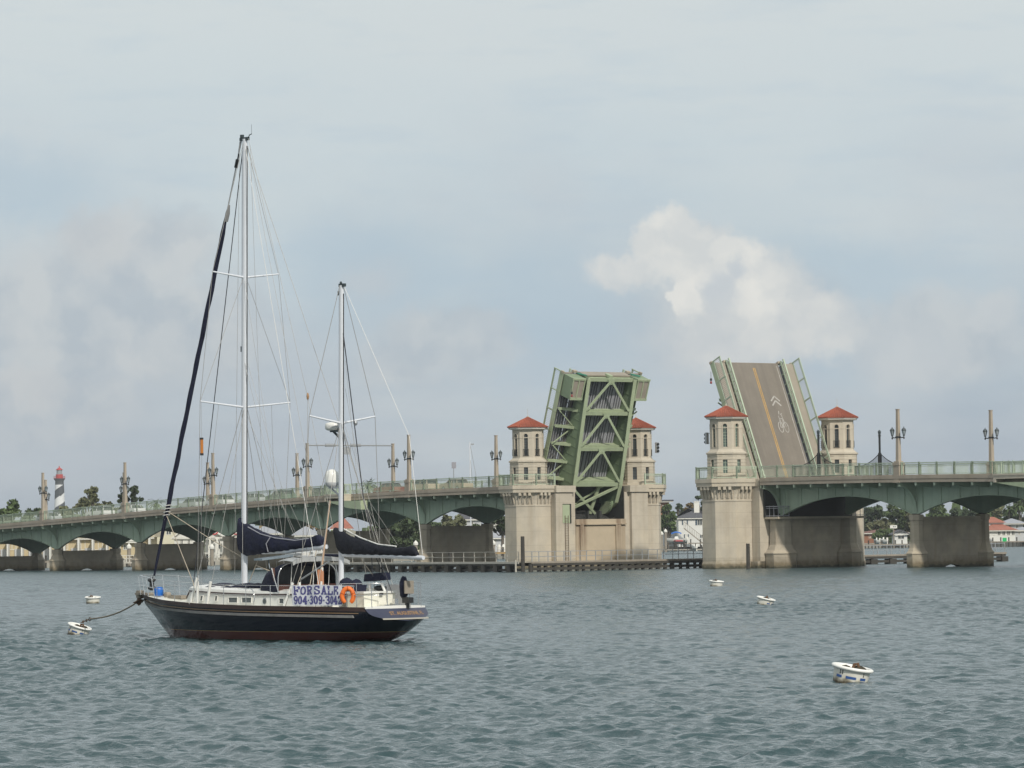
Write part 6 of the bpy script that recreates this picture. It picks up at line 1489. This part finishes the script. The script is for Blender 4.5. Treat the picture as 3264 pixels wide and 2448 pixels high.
b = MB(); b.add([(12.7, -.06, 3.85), (13.25, -.1, 3.66), (13.3, -.08, 3.9), (12.8, -.05, 4.0)], [(0, 1, 2, 3)]); b.add([(12.7, -.04, 3.85), (13.25, -.08, 3.66), (13.3, -.06, 3.9), (12.8, -.03, 4.0)], [(3, 2, 1, 0)]); Y_.part('loose_sailcloth', b, mat('cream_sailcloth', (.6, .56, .46), .9), cc)
for x0, x1, y0 in ((14.12, 14.16, 0), (14.54, 15.26, 0), (14.2, 14.7, .1)): wire(b2, 'mizzen_sheet', [(x0, y0, 3.0), (x1, y0, 1.7 if x1 > 15 else 2.3)], .018, ROPED)
wire(b2, 'mizzen_sheet', [(13.1, .2, 3.0), (13.9, .2, 2.35)], .015, ROPE); wire(bo, 'main_sheet', [(10.9, 0, 3.3), (11.4, -.7, 2.0)], .016, ROPE); wire(bo, 'main_sheet', [(10.6, 0, 3.3), (10.9, -.9, 2.0)], .016, ROPE)
wire(bo, 'boom_vang', [(7.5, 0, 3.15), (6.75, 0, 2.1)], .02, ROPE)
# radar and satellite dome on the mizzen
b = MB(); b.lathe(11.98, 0, [(.20, 7.52), (.28, 7.56), (.30, 7.62), (.30, 7.72), (.27, 7.79), (.1, 7.82)], 16, smooth=True); ra = Y_.part('radar_dome', b, GELC, mz)
b = MB(); b.box(11.9, 12.4, -.1, .1, 7.46, 7.53); b.bar((12.0, 0, 7.47), (12.42, 0, 7.2), .06, .06); Y_.part('radar_bracket', b, IRON, ra)
b = MB(); b.lathe(11.86, 0, [(.16, 5.50), (.24, 5.56), (.25, 5.66)], 16, smooth=True, cap=False); sb = Y_.part('satellite_dome_base', b, GRYS, mz)
b = MB(); b.lathe(11.86, 0, [(.25, 5.66), (.25, 5.9), (.22, 6.03), (.13, 6.11), (.02, 6.13)], 16, smooth=True, cap=False); Y_.part('satellite_dome', b, GELC, mz)
b = MB(); b.box(11.75, 12.35, -.08, .08, 5.44, 5.5); b.bar((11.8, 0, 5.45), (12.35, 0, 5.15), .05, .05); Y_.part('dome_bracket', b, STEEL, sb)
b = MB(); b.box(12.6, 12.66, -1.3, 1.3, 6.6, 6.62) if False else b.ball((zxa(7.7)+.02, .62, 7.78), .08, .08, .1, 8, 5); Y_.part('deck_light', b, STEEL, mz)
b = MB(); b.box(mxa(11)-.2, mxa(11)-.13, -.05, .05, 10.6, 10.8); Y_.part('steaming_light', b, IRON, mm)
b = MB(); b.tube([(6.66, -2.0, 6.82), (6.66, -2.0, 7.36)], .058, 10); ref = Y_.part('radar_reflector', b, mat('amber_tube', (.48, .17, .03), .35), mm)
b = MB(); b.tube([(6.66, -2.0, 6.76), (6.66, -2.0, 6.84)], .065, 10); b.tube([(6.66, -2.0, 7.34), (6.66, -2.0, 7.41)], .065, 10); Y_.part('end_cap', b, BLK, ref); wire(mm, 'flag_halyard', [(6.5, -2.0, 1.5), (6.66, -2.0, 6.8), (mxa(8.74)+.06, -2.0, 8.72)], .006)
# white shroud boots, stanchions, lifelines, rails
def boot(x0, z0, x1, z1, y0, y1=None, r=.045):
    b = MB(); b.tube([(x0, y0, z0), (x1, y1 if y1 is not None else y0, z1)], r, 8); Y_.part('shroud_boot', b, GELC)
for sg in (-1,):
    boot(5.62, 1.32, 5.86, 2.28, sg*1.86, sg*1.7, .055); boot(6.15, 1.32, 6.17, 2.15, sg*1.92, sg*1.9, .05); boot(6.80, 1.32, 6.98, 2.15, sg*1.95, sg*1.9, .055); boot(11.47, 1.28, 11.72, 2.1, sg*1.92, sg*1.7, .05)
    boot(12.3, 1.9, 12.3, 2.12, sg*1.84, None, .05); boot(13.35, 1.8, 13.4, 2.14, sg*1.70, None, .04)
sn = MB(); SX = [2.3, 4.2, 7.9, 9.3, 10.7, 12.1, 13.3, 14.5]
ST = [(x, -(hb(x)-.08)) for x in SX]
for x, y in ST+[(x, -y) for x, y in ST]: sn.tube([(x, y, zsh(x)-.03), (x, y, zsh(x)+.76)], .014, 6)
so = Y_.each('stanchion', sn, SSTL, per=3)
for sg in (-1, 1):
    for hh in (.40, .75): wire(so, 'lifeline', [(1.5, sg*(hb(1.5)), zsh(1.5)+hh)]+[(x, sg*-y, zsh(x)+hh) for x, y in ST], .009, SSTL)
pp = MB()
tip = (-.15, 0, 2.32)
for sg in (-1, 1):
    pp.tube([(-.12, 0, 2.36), (.3, sg*.42, 2.36), (1.0, sg*.72, 2.32), (1.9, sg*1.02, 2.26), (2.05, sg*1.06, 2.2)], .018, 6)
    for x, y in ((.0, .25), (.55, .45), (1.2, .72), (2.05, 1.03)): pp.tube([(x-.05, sg*y*1.05, 2.34), (x+.1, sg*y, zsh(x)-.02)], .016, 6)
    pp.tube([(-.02, sg*.3, 2.0), (1.2, sg*.75, 1.95), (1.95, sg*1.02, 1.9)], .012, 6)
Y_.part('pulpit', pp, SSTL)
pt_ = MB()
for sg in (-1, 1):
    pt_.tube([(14.2, sg*1.5, 2.05), (15.0, sg*1.38, 2.06), (15.45, sg*1.15, 2.06), (15.62, sg*.5, 2.06)], .016, 6)
    pt_.tube([(14.2, sg*1.5, 1.65), (15.0, sg*1.38, 1.65), (15.45, sg*1.15, 1.65), (15.62, sg*.5, 1.65)], .013, 6)
    for x, y in ((14.2, 1.5), (15.0, 1.38), (15.5, 1.1), (15.62, .5)): pt_.tube([(x, sg*y, 1.2), (x, sg*y, 2.06)], .015, 6)
Y_.part('stern_rail', pt_, SSTL)
gr_ = MB(); gr_.tube([(9.35, -1.72, 1.3), (9.45, -1.72, 1.6), (9.3, -1.72, 1.85), (9.15, -1.72, 1.9)], .02, 6); Y_.part('boarding_rail', gr_, SSTL)
# bowsprit platform, anchor
b = MB(); b.box(-.35, .6, -.22, .22, 1.62, 1.70); b.box(-.42, -.2, -.12, .12, 1.5, 1.78); b.lathe(-.3, 0, [(.09, 1.55), (.09, 1.75)], 8); Y_.part('bow_platform', b, TIMW)
b = MB(); b.bar((-.5, 0, 1.45), (.15, 0, 1.58), .05, .07); b.poly([(-.55, -.02, 1.28), (-.35, -.02, 1.5), (-.22, -.02, 1.42), (-.3, -.02, 1.25), (-.42, -.02, 1.2)], (0, .04, 0)); b.hexa([(-.5, -.22, 1.3), (-.2, -.1, 1.4), (-.2, .1, 1.4), (-.5, .22, 1.3), (-.5, -.22, 1.33), (-.2, -.1, 1.44), (-.2, .1, 1.44), (-.5, .22, 1.33)]); Y_.part('anchor', b, RUST)
b = MB(); b.lathe(1.5, 0, [(.13, 1.5), (.14, 1.65), (.1, 1.72)], 8); b.box(1.9, 2.8, -.28, .28, 1.47, 1.6); Y_.part('windlass', b, TIMW)
# deckhouse enclosure
BLKC = mat('dodger_shade_black', (.006, .006, .008), .35, bump=.3, bscale=3); AWN = mat('grey_awning_vinyl', (.36, .37, .37), .6, var=.08)  # BLKC: black sheets stand in for the shade inside the open dodger
def arch(x, hw, zb_, zt, n=16, p=.42):
    r = []
    for k in range(n+1):
        t = pi*k/n; c0 = -cos(t); r.append((x, hw*np.sign(c0)*abs(c0)**.62, zb_+(zt-zb_)*sin(t)**p))
    return r
b = MB(); b.grid([arch(9.05, 1.18, 1.78, 2.0), arch(9.2, 1.26, 1.78, 2.3), arch(9.42, 1.30, 1.78, 2.62), arch(9.9, 1.32, 1.76, 2.80), arch(10.3, 1.32, 1.74, 2.82)]); b.grid([arch(9.07, 1.16, 1.78, 1.98), arch(9.44, 1.28, 1.78, 2.60), arch(10.29, 1.30, 1.74, 2.80)]); eo = Y_.part('dodger_canvas', b, NAVY)
b = MB(); A1 = arch(9.75, 1.27, 1.74, 2.72); b.add(A1, [tuple(range(len(A1)))]); A2 = arch(10.28, 1.29, 1.74, 2.79); b.grid([A1, A2]); Y_.part('dark_interior', b, BLKC, eo)
b = MB(); b.add([(10.32, -1.3, 1.72), (10.32, 1.3, 1.72), (10.32, 1.28, 2.02), (10.32, -1.28, 2.02)], [(0, 1, 2, 3)]); Y_.part('companionway_panel', b, mat('dark_red_wood', (.07, .025, .018), .5), eo)
b = MB(); b.tube(arch(10.34, 1.34, 1.74, 2.84), .02, 6); b.tube([(10.0, -1.36, 2.62), (10.2, -1.38, 2.2), (10.5, -1.42, 1.72)], .022, 6); b.tube([(10.5, 1.36, 1.72), (10.3, 1.3, 2.7)], .02, 6); Y_.part('frame_tube', b, SSTL, eo)
b = MB(); b.grid([arch(10.25, 1.42, 2.45, 2.99, p=.55)[3:-3], arch(10.6, 1.44, 2.52, 3.03, p=.55)[3:-3], arch(11.15, 1.44, 2.46, 2.99, p=.55)[3:-3]]); b.grid([[(x, y*.995, z-.14) for x, y, z in arch(11.18, 1.44, 2.46, 2.99, p=.55)[3:-3]], [(x, y, z) for x, y, z in arch(11.18, 1.44, 2.46, 2.99, p=.55)[3:-3]]]); ao = Y_.part('awning', b, AWN, eo)
b = MB()
for y in (-.75, -.1, .6): b.tube([(11.2, y, 2.80), (11.0, y-.06, 3.0), (10.4, y-.1, 3.0)], .02, 5)
Y_.part('awning_seam', b, BLK, ao)
b = MB(); b.bar((9.3, -1.45, 2.93), (9.3, -.05, 3.05), .5, .07, (0, 0, 1)); b.tube([(9.3, -1.0, 2.95), (9.4, -1.0, 2.6)], .02, 5); Y_.part('solar_panel', b, mat('panel_blue_grey', (.22, .27, .31), .3), ao)
b = MB(); b.bar((9.3, -.05, 3.07), (9.3, 1.3, 3.17), .5, .09, (0, 0, 1))
for y in (.1, .5, .9, 1.28): b.bar((9.5, y, 3.1), (9.5, y, 3.34), .03, .03)
b.bar((9.5, .1, 3.3), (9.5, 1.28, 3.34), .03, .03); Y_.part('solar_panel', b, GELC, ao)
b = MB(); b.tube([(9.6, 1.3, 3.05), (10.4, 1.5, 3.02), (11.4, 1.5, 3.0)], .05, 8); Y_.part('canvas_roll', b, NAVY, ao)
b = MB(); b.add([(9.98, -1.34, 2.62), (10.16, -1.36, 2.62), (10.2, -1.37, 2.4), (10.14, -1.37, 2.12), (10.06, -1.36, 2.3)], [(0, 1, 2, 3, 4)]); b.v += [(x, y+.02, z) for x, y, z in b.v]; b.f.append((9, 8, 7, 6, 5)); b.sm.append(False); Y_.part('hanging_cloth', b, mat('faded_pink_cloth', (.26, .13, .10), .9), eo)
wire(eo, 'crutch_pole', [(11.95, -1.5, 2.22), (13.45, -1.35, 2.86)], .03, STEEL)
for y in (-.9, .1, .8): wire(eo, 'enclosure_rope', [(10.5, y, 1.75), (10.55, y+.05, 2.9)], .014, ROPEW)
# stern: motor bracket post, white posts, helm covers
b = MB(); b.tube([(13.63, .3, 1.7), (13.6, .3, 2.02)], .05, 8); b.tube([(14.5, .3, 1.7), (14.3, .3, 2.03)], .05, 8); Y_.part('deck_vent', b, GELC)
b = MB(); b.ball((13.35, -.55, 2.03), .28, .25, .22, 10, 6, .12); b.ball((13.9, -.55, 2.0), .25, .25, .2, 10, 6, .12); b.hexa([(13.2, -.8, 1.55), (14.1, -.8, 1.55), (14.1, -.3, 1.55), (13.2, -.3, 1.55), (13.1, -.85, 2.0), (14.15, -.85, 2.0), (14.15, -.25, 2.0), (13.1, -.25, 2.0)]); Y_.part('helm_cover', b, NAVY)
b = MB(); b.box(13.1, 14.2, -.87, -.84, 1.93, 1.99); b.tube([(13.1, -.86, 1.96), (14.2, -.86, 1.96)], .02, 6); b.tube([(14.15, -.86, 1.95), (14.2, -.86, 1.25)], .018, 6); Y_.part('helm_rail', b, SSTL)
K_ = MB(); K_.hexa([(13.3, .25, 2.10), (14.25, .25, 2.16), (14.25, .75, 2.16), (13.3, .75, 2.10), (13.3, .3, 2.36), (14.25, .3, 2.42), (14.25, .7, 2.42), (13.3, .7, 2.36)]); gco = Y_.part('grill_cover', K_, NAVY)
b = MB(); b.tube([(13.6, .5, 1.5), (13.6, .5, 2.1)], .02, 6); b.tube([(14.0, .5, 1.5), (14.0, .5, 2.15)], .02, 6); Y_.part('grill_leg', b, SSTL, gco)
b = MB(); b.ball((13.95, .5, 1.86), .28, .22, .11, 10, 6, .1); Y_.part('black_pot', b, BLK)
b = MB(); b.box(15.25, 15.29, -.05, .75, 1.25, 2.05) if False else b.add([(13.35, 1.2, 1.25), (14.5, 1.25, 1.25), (14.5, 1.25, 1.97), (13.35, 1.2, 1.97)], [(0, 1, 2, 3)]); b.add([(13.35, 1.23, 1.25), (14.5, 1.28, 1.25), (14.5, 1.28, 1.97), (13.35, 1.23, 1.97)], [(3, 2, 1, 0)]); Y_.part('weather_cloth', b, mat('grey_weather_cloth', (.40, .41, .43), .8, var=.08))
b = MB(); b.box(14.9, 15.2, -.3, .5, 1.22, 1.3); b.ball((15.2, .75, 1.36), .12, .12, .12, 8, 5); b.box(15.0, 15.15, .2, .35, 1.22, 1.5); Y_.part('deck_fitting', b, SSTL)
# name on the transom
def text_mb(txt, size, org, ex, ez, off=0.0, m=None, name='lettering', par=None, depth=.004, fn=None):
    cu = bpy.data.curves.new('t', 'FONT'); cu.body = txt; cu.size = size; cu.align_x = 'CENTER'; cu.offset = off; cu.resolution_u = 2
    ob = bpy.data.objects.new('t', cu); COL.objects.link(ob); bpy.context.view_layer.update()
    me = bpy.data.meshes.new_from_object(ob.evaluated_get(bpy.context.evaluated_depsgraph_get())); bpy.data.objects.remove(ob)
    ex = Vector(ex); ez = Vector(ez); O = Vector(org); b = MB()
    vs = [O+ex*v.co.x+ez*v.co.y for v in me.vertices]
    if fn: vs = [fn(v) for v in vs]
    b.add(vs, [tuple(p.vertices) for p in me.polygons]); bpy.data.meshes.remove(me); return b
def on_tr(v): return (warpx(15.4, v.y, v.z)+.012, v.y, v.z)
Y_.part('transom_name', text_mb('ST. AUGUSTINE, FL', .165, (0, .22, .95), (0, 1.12, 0), (0, 0, 1), .006, fn=on_tr), GOLD)
Y_.part('radar_lettering', text_mb('GARMIN', .09, (11.98, 0, 7.63), (.643, .766, 0), (0, 0, 1), .002, fn=lambda v: tuple(Vector((11.98, 0, 0))+Vector((v.x-11.98, v.y, 0))*1.0+Vector((.766, -.643, 0))*-.302*-1*sqrt(max(0, 1-(((v.x-11.98)*.643+v.y*.766)/.302)**2))+Vector((0, 0, v.z)))), GRYS, ra)

# things on the yacht that can be taken off
def ringthing():
    c0 = Vector((14.68, -1.52, 1.66)); T = Thing('horseshoe_buoy', 'orange horseshoe lifebuoy hanging on the yacht stern rail beside the banner', 'lifebuoy', BT, tuple(c0))
    ex = Vector((.643, .766, 0)).normalized(); n_ = Vector((.766, -.643, 0)); K = 20; P = []; R_ = []
    for i in range(K+1):
        a = rad(-62)+rad(304)*i/K; rx_, rz_ = .185, .235
        x = rx_*cos(a); z = rz_*sin(a)+.0
        if a < 0: x = rx_*cos(a)*1.1; z = -(.30*min(1, abs(sin(a))))
        if a > pi: x = rx_*cos(a)*1.1; z = -(.30*min(1, abs(sin(a))))
        P.append(c0+ex*x+Vector((0, 0, z))); R_.append(.085 if 0 < i < K else .06)
    b = MB(); b.tube(P, R_, 10); T.part('foam_ring', b, ORNG)
    s_ = MB(); 
    for i in (5, 10, 15):
        p = P[i]; d = (P[i+1]-P[i-1]).normalized(); q_ = d.cross(n_); s_.tube([p+(n_*cos(t)+q_*sin(t))*.089 for t in np.linspace(0, 2*pi, 11)], .012, 4)
    T.part('strap', s_, mat('orange_webbing', (.45, .09, .015), .8))
ringthing()
def banner():
    p0 = Vector((12.0, -1.93, 2.02)); p1 = Vector((14.52, -1.63, 2.02)); ex = (p1-p0); L = ex.length; ex.normalize(); n_ = Vector((ex.y, -ex.x, 0))
    if n_.y > 0: n_ = -n_
    T = Thing('sale_banner', 'white vinyl FOR SALE banner with purple phone number tied along the yacht rail', 'banner', BT, tuple(p0-Vector((0, 0, .7))))
    H = .72; wob = lambda s, t: .02*sin(s*5.5+1)+.015*sin(s*11+t*4)+.02*t*sin(s*3)
    pt = lambda s, t, o: tuple(p0+ex*s+n_*(wob(s, t)+o)+Vector((0, 0, -H*t-.015*sin(pi*s/L*3)*(1-t))))
    b = MB(); P = [[pt(L*i/40, j/8, 0) for j in range(9)] for i in range(41)]; b.grid(P); b.grid([[pt(L*i/40, j/8, -.004) for j in range(9)] for i in range(41)]); so_ = T.part('sheet', b, BANN)
    g_ = MB()
    for s in (.03, L*.33, L*.66, L-.03): g_.tube([pt(s, .02, .0), pt(s, -.03, .0)], .012, 6)
    T.part('tie', g_, ROPEW)
    # slab-serif lettering, drawn as strokes in a 1 x 1 cell
    G_ = {'F': [[(.18, 0), (.18, 1)], [(.05, .95), (.9, .95)], [(.18, .5), (.62, .5)], [(.9, .95), (.9, .72)], [(.62, .62), (.62, .38)], [(.02, .04), (.42, .04)]],
          'O': [[(.5, .96), (.2, .86), (.08, .6), (.08, .4), (.2, .14), (.5, .04), (.8, .14), (.92, .4), (.92, .6), (.8, .86), (.5, .96)]],
          'R': [[(.2, 0), (.2, 1)], [(.05, .95), (.6, .95), (.82, .85), (.82, .62), (.6, .52), (.2, .52)], [(.5, .5), (.82, .06), (1.0, .04)], [(.03, .04), (.42, .04)]],
          'S': [[(.85, .75), (.82, .97)], [(.85, .8), (.65, .95), (.32, .95), (.12, .8), (.15, .62), (.5, .51), (.85, .38), (.88, .2), (.68, .05), (.35, .05), (.12, .2)], [(.12, .03), (.12, .28)]],
          'A': [[(.18, .04), (.5, .96)], [(.5, .96), (.84, .04)], [(.28, .33), (.72, .33)], [(.0, .04), (.34, .04)], [(.66, .04), (1.02, .04)]],
          'L': [[(.2, 0), (.2, 1)], [(.03, .95), (.42, .95)], [(.03, .05), (.88, .05)], [(.88, .05), (.88, .35)]],
          'E': [[(.2, 0), (.2, 1)], [(.05, .95), (.88, .95)], [(.88, .95), (.88, .74)], [(.2, .5), (.62, .5)], [(.62, .6), (.62, .4)], [(.05, .05), (.9, .05)], [(.9, .05), (.9, .3)]],
          '9': [[(.85, .62), (.7, .42), (.35, .42), (.15, .6), (.15, .78), (.35, .95), (.65, .95), (.85, .78), (.85, .4), (.7, .12), (.4, .04), (.18, .16)]],
          '0': [[(.5, .96), (.24, .84), (.14, .5), (.24, .16), (.5, .04), (.76, .16), (.86, .5), (.76, .84), (.5, .96)]],
          '4': [[(.68, 0), (.68, .95)], [(.68, .95), (.08, .32)], [(.08, .3), (.95, .3)], [(.48, .04), (.88, .04)]],
          '3': [[(.15, .8), (.35, .95), (.68, .95), (.85, .78), (.75, .58), (.45, .52)], [(.45, .52), (.78, .46), (.88, .24), (.68, .05), (.35, .04), (.12, .2)]],
          '2': [[(.15, .75), (.3, .94), (.65, .95), (.83, .75), (.7, .5), (.14, .08)], [(.14, .06), (.88, .06)], [(.88, .06), (.88, .22)]],
          '-': [[(.25, .45), (.75, .45)]]}
    t_ = MB()
    def put(txt, s0, wd, t0, ht, gap):
        s = s0
        for ch in txt:
            if ch == ' ': s += wd*.35; continue
            cw_ = wd*(.42 if ch == '-' else 1); th_ = .060
            for st in G_[ch]:
                for (xa, ya), (xb, yb) in zip(st, st[1:]):
                    a = Vector((s+xa*cw_, ya*ht)); c = Vector((s+xb*cw_, yb*ht)); d = (c-a); 
                    if d.length < 1e-5: continue
                    d.normalize(); th2 = th_*(1.25 if abs(d.y) > .8 else .85); nn = Vector((-d.y, d.x))*th2/2; a -= d*th_*.3; c += d*th_*.3
                    q = [a-nn, c-nn, c+nn, a+nn]
                    t_.add([pt(v.x, (t0+ht-v.y)/H, .006) for v in q], [(0, 1, 2, 3)])
            s += cw_+gap
    put('FOR SALE', .10, .262, .045, .285, .055)
    put('904-309-3042', .09, .19, .385, .285, .034)
    T.part('lettering', t_, PURP, so_)
banner()
def onboat(nm, label, cat, parts, org):
    T = Thing(nm, label, cat, BT, org); prev = None
    for pn, b, m, sub in parts: o = T.part(pn, b, m, prev if sub else None); prev = o if not sub else prev
b = MB(); b.lathe(1.15, -.15, [(.15, 1.58), (.17, 1.6), (.18, 1.85), (.16, 1.88)], 12, smooth=True); c = MB(); c.lathe(1.15, -.15, [(.13, 1.88), (.13, 1.91), (.05, 1.92)], 12)
onboat('blue_container', 'blue plastic container on the foredeck of the yacht', 'container', [('drum', b, BLUEP, 0), ('lid', c, BLUEP, 1)], (1.15, -.15, 1.58))
b = MB(); b.box(13.85, 14.80, -.9, .5, 1.22, 1.70); c = MB(); c.box(13.80, 14.86, -.95, .55, 1.70, 1.77); d = MB(); d.box(14.865, 14.89, -.25, -.1, 1.62, 1.71)
onboat('deck_locker', 'white box locker on the yacht stern deck behind the transom', 'locker', [('box', b, CREAM, 0), ('lid', c, GELC, 0), ('latch', d, BLK, 1)], (14.3, -.2, 1.22))
b = MB(); b.tube([(12.02, -.66, 1.6), (11.85, -.52, 2.5)], [.09, .085], 8); b.hexa([(11.9, -.76, 1.6), (12.15, -.7, 1.6), (12.1, -.6, 1.6), (11.85, -.66, 1.6), (11.8, -.66, 2.55), (11.98, -.6, 2.55), (11.95, -.55, 2.55), (11.78, -.6, 2.55)]); c = MB(); c.tube([(11.9, -.55, 2.5), (12.38, -.5, 5.0)], .03, 8); d = MB(); d.tube([(11.92, -.55, 2.5), (11.94, -.55, 2.62)], .045, 8)
onboat('wooden_oar', 'long wooden oar standing upright against the yacht mizzen mast, blade down', 'oar', [('blade', b, WOOD, 0), ('loom', c, mat('pale_oar_wood', (.55, .38, .26), .5), 0), ('collar', d, GELC, 0)], (12, -.6, 1.6))
b = MB(); P = []
for z, r in ((1.52, .08), (1.62, .155), (1.9, .175), (2.08, .17), (2.15, .13), (2.2, .12), (2.28, .06)): P.append([(15.48+r*cos(t)*1.0, .35+r*sin(t)*.85, z+.02*sin(t*3)) for t in np.linspace(0, 2*pi, 13)[:-1]])
b.grid(P, True, True); b.add(P[-1], [tuple(range(12))]); c = MB(); c.box(15.75, 15.8, .15, .55, 1.68, 2.13); d = MB(); d.box(15.5, 15.9, .25, .45, 1.35, 1.55); d.box(15.6, 15.72, .3, .4, 1.0, 1.4)
onboat('outboard_motor', 'covered outboard motor clamped on the yacht stern rail', 'outboard motor', [('canvas_cover', b, NAVY, 0), ('bracket_board', c, TIMW, 0), ('lower_leg', d, BLK, 0)], (15.5, .35, 1.2))

# ---------------------------------------------------------------- mooring buoys and line
def buoy_proto():
    T = Thing('mooring_buoy', 'x', 'mooring buoy', WORLD, (0, 0, 0), 'white drum mooring buoys')
    b = MB(); b.lathe(0, 0, [(.24, -.26), (.255, -.22), (.27, .02), (.285, .18)], 28, smooth=True); bo = T.part('drum', b, BUOY)
    b = MB(); P = [(.305*cos(t), .305*sin(t), .2) for t in np.linspace(0, 2*pi, 29)]; b.tube(P, .028, 8, caps=False); b.lathe(0, 0, [(.29, .185), (.285, .19), (.23, .17), (.0, .165)], 28, cap=False); T.part('rim', b, BUOYR)
    b = MB()
    for a0, a1 in ((-2.6, -2.2), (-1.95, -1.35), (-1.1, -.7)):
        A_ = np.linspace(a0, a1, 7); b.grid([[(.2760*cos(a), .2760*sin(a), .045), (.2790*cos(a), .2790*sin(a), .085)] for a in A_])
    T.part('blue_band', b, BBLUE, bo)
    b = MB()
    for a, x in ((-2.35, 0), (-2.2, 1), (-.95, 0)):
        for z0 in (.10, .135): b.grid([[(.282*cos(a_), .282*sin(a_), z0), (.2845*cos(a_), .2845*sin(a_), z0+.03)] for a_ in (a, a+.055)])
    T.part('mark', b, BLK, bo)
    b = MB(); b.tube([(0, 0, .15), (.02, 0, .26), (.07, 0, .28), (.1, 0, .2)], .028, 6); b.tube([(.05, .1, .18), (.12, .05, .2), (.16, -.06, .19), (.1, -.12, .19)], .03, 6); T.part('shackle', b, RUST)
    b = MB(); b.ball((.13, .02, .2), .12, .1, .045, 9, 5, .25); b.ball((-.1, .08, .19), .08, .06, .03, 8, 4, .25); T.part('weed', b, mat('dried_weed', (.05, .045, .03), .95), bo)
    return T.o
bp = buoy_proto()
def wxy(px, py):
    d = FWD + RGT*(px-1632)/FPX - UPV*(py-1224)/FPX; t = -CAMH/d[2]; P = CPOS+d*t; return P[0], P[1]
for i, (px, py, s, ty, rx_, zr, sinkz, lab) in enumerate(((2710, 2172, 1.55, 11, 4, 0.3, .02, 'large weed topped white mooring buoy with blue band at the lower right'), (2438, 1928, 1.5, 13, 4, 1.2, .03, 'tilted white mooring buoy below the right drawbridge pier, middle of the three on the right'),
        (2283, 1868, 1.6, 5, 3, 2.4, .02, 'small far white mooring buoy between the two drawbridge piers'), (296, 1924, 1.50, 0, 5, 3.3, .08, 'upright white mooring buoy near the left edge with rusty post on top'), (248, 2022, 1.5, 17, 5, -.2, .03, 'strongly tilted white mooring buoy at the left, holding the yacht mooring line'))):
    o = bp if i == 0 else copy_tree(bp)
    x, y = wxy(px, py); o.location = (x, y, sinkz); o.scale = (s*(1.0 if i else 1.0),)*3; o['label'] = lab
    o.rotation_euler = (rad(rx_), rad(ty), rad(0)); 
    # turn the drum about its own axis first
    o.rotation_mode = 'QUATERNION'
    from mathutils import Euler, Quaternion
    o.rotation_quaternion = Euler((rad(rx_), rad(ty), 0)).to_quaternion() @ Quaternion((0, 0, 1), zr if i else 0)
bx_, by_ = wxy(248, 2022)
A_ = Vector((bx_+.12, by_, .46)); B_ = Vector(BT(-.25, 0, 1.42)); T = Thing('mooring_line', 'tan mooring line running from the tilted buoy up to the yacht bow', 'mooring line', WORLD, tuple(A_))
K = 14; P = [A_+(B_-A_)*(.17+.83*i/K)+Vector((0, 0, -.16*sin(pi*i/K))) for i in range(K+1)]
b = MB(); b.tube(P, .028, 6); T.part('rope', b, mat('weathered_mooring_rope', (.20, .16, .11), .95, var=.3, vscale=6))
b = MB(); b.tube([P[-3], Vector(BT(-.1, -.1, 1.62))], .022, 5); T.part('second_strand', b, ROPE)
b = MB()
for k in range(6):
    c0 = A_+(P[0]-A_)*(k+.5)/6; r_ = .055 if k < 4 else .085; d = (P[0]-A_).normalized(); u_ = Vector((0, 0, 1)) if k % 2 else Vector((.2, -1, .1)).normalized()
    b.tube([c0+d*r_*1.2*cos(t)+u_*r_*.8*sin(t) for t in np.linspace(0, 2*pi, 11)], .02, 5)
T.part('chain', b, RUST)
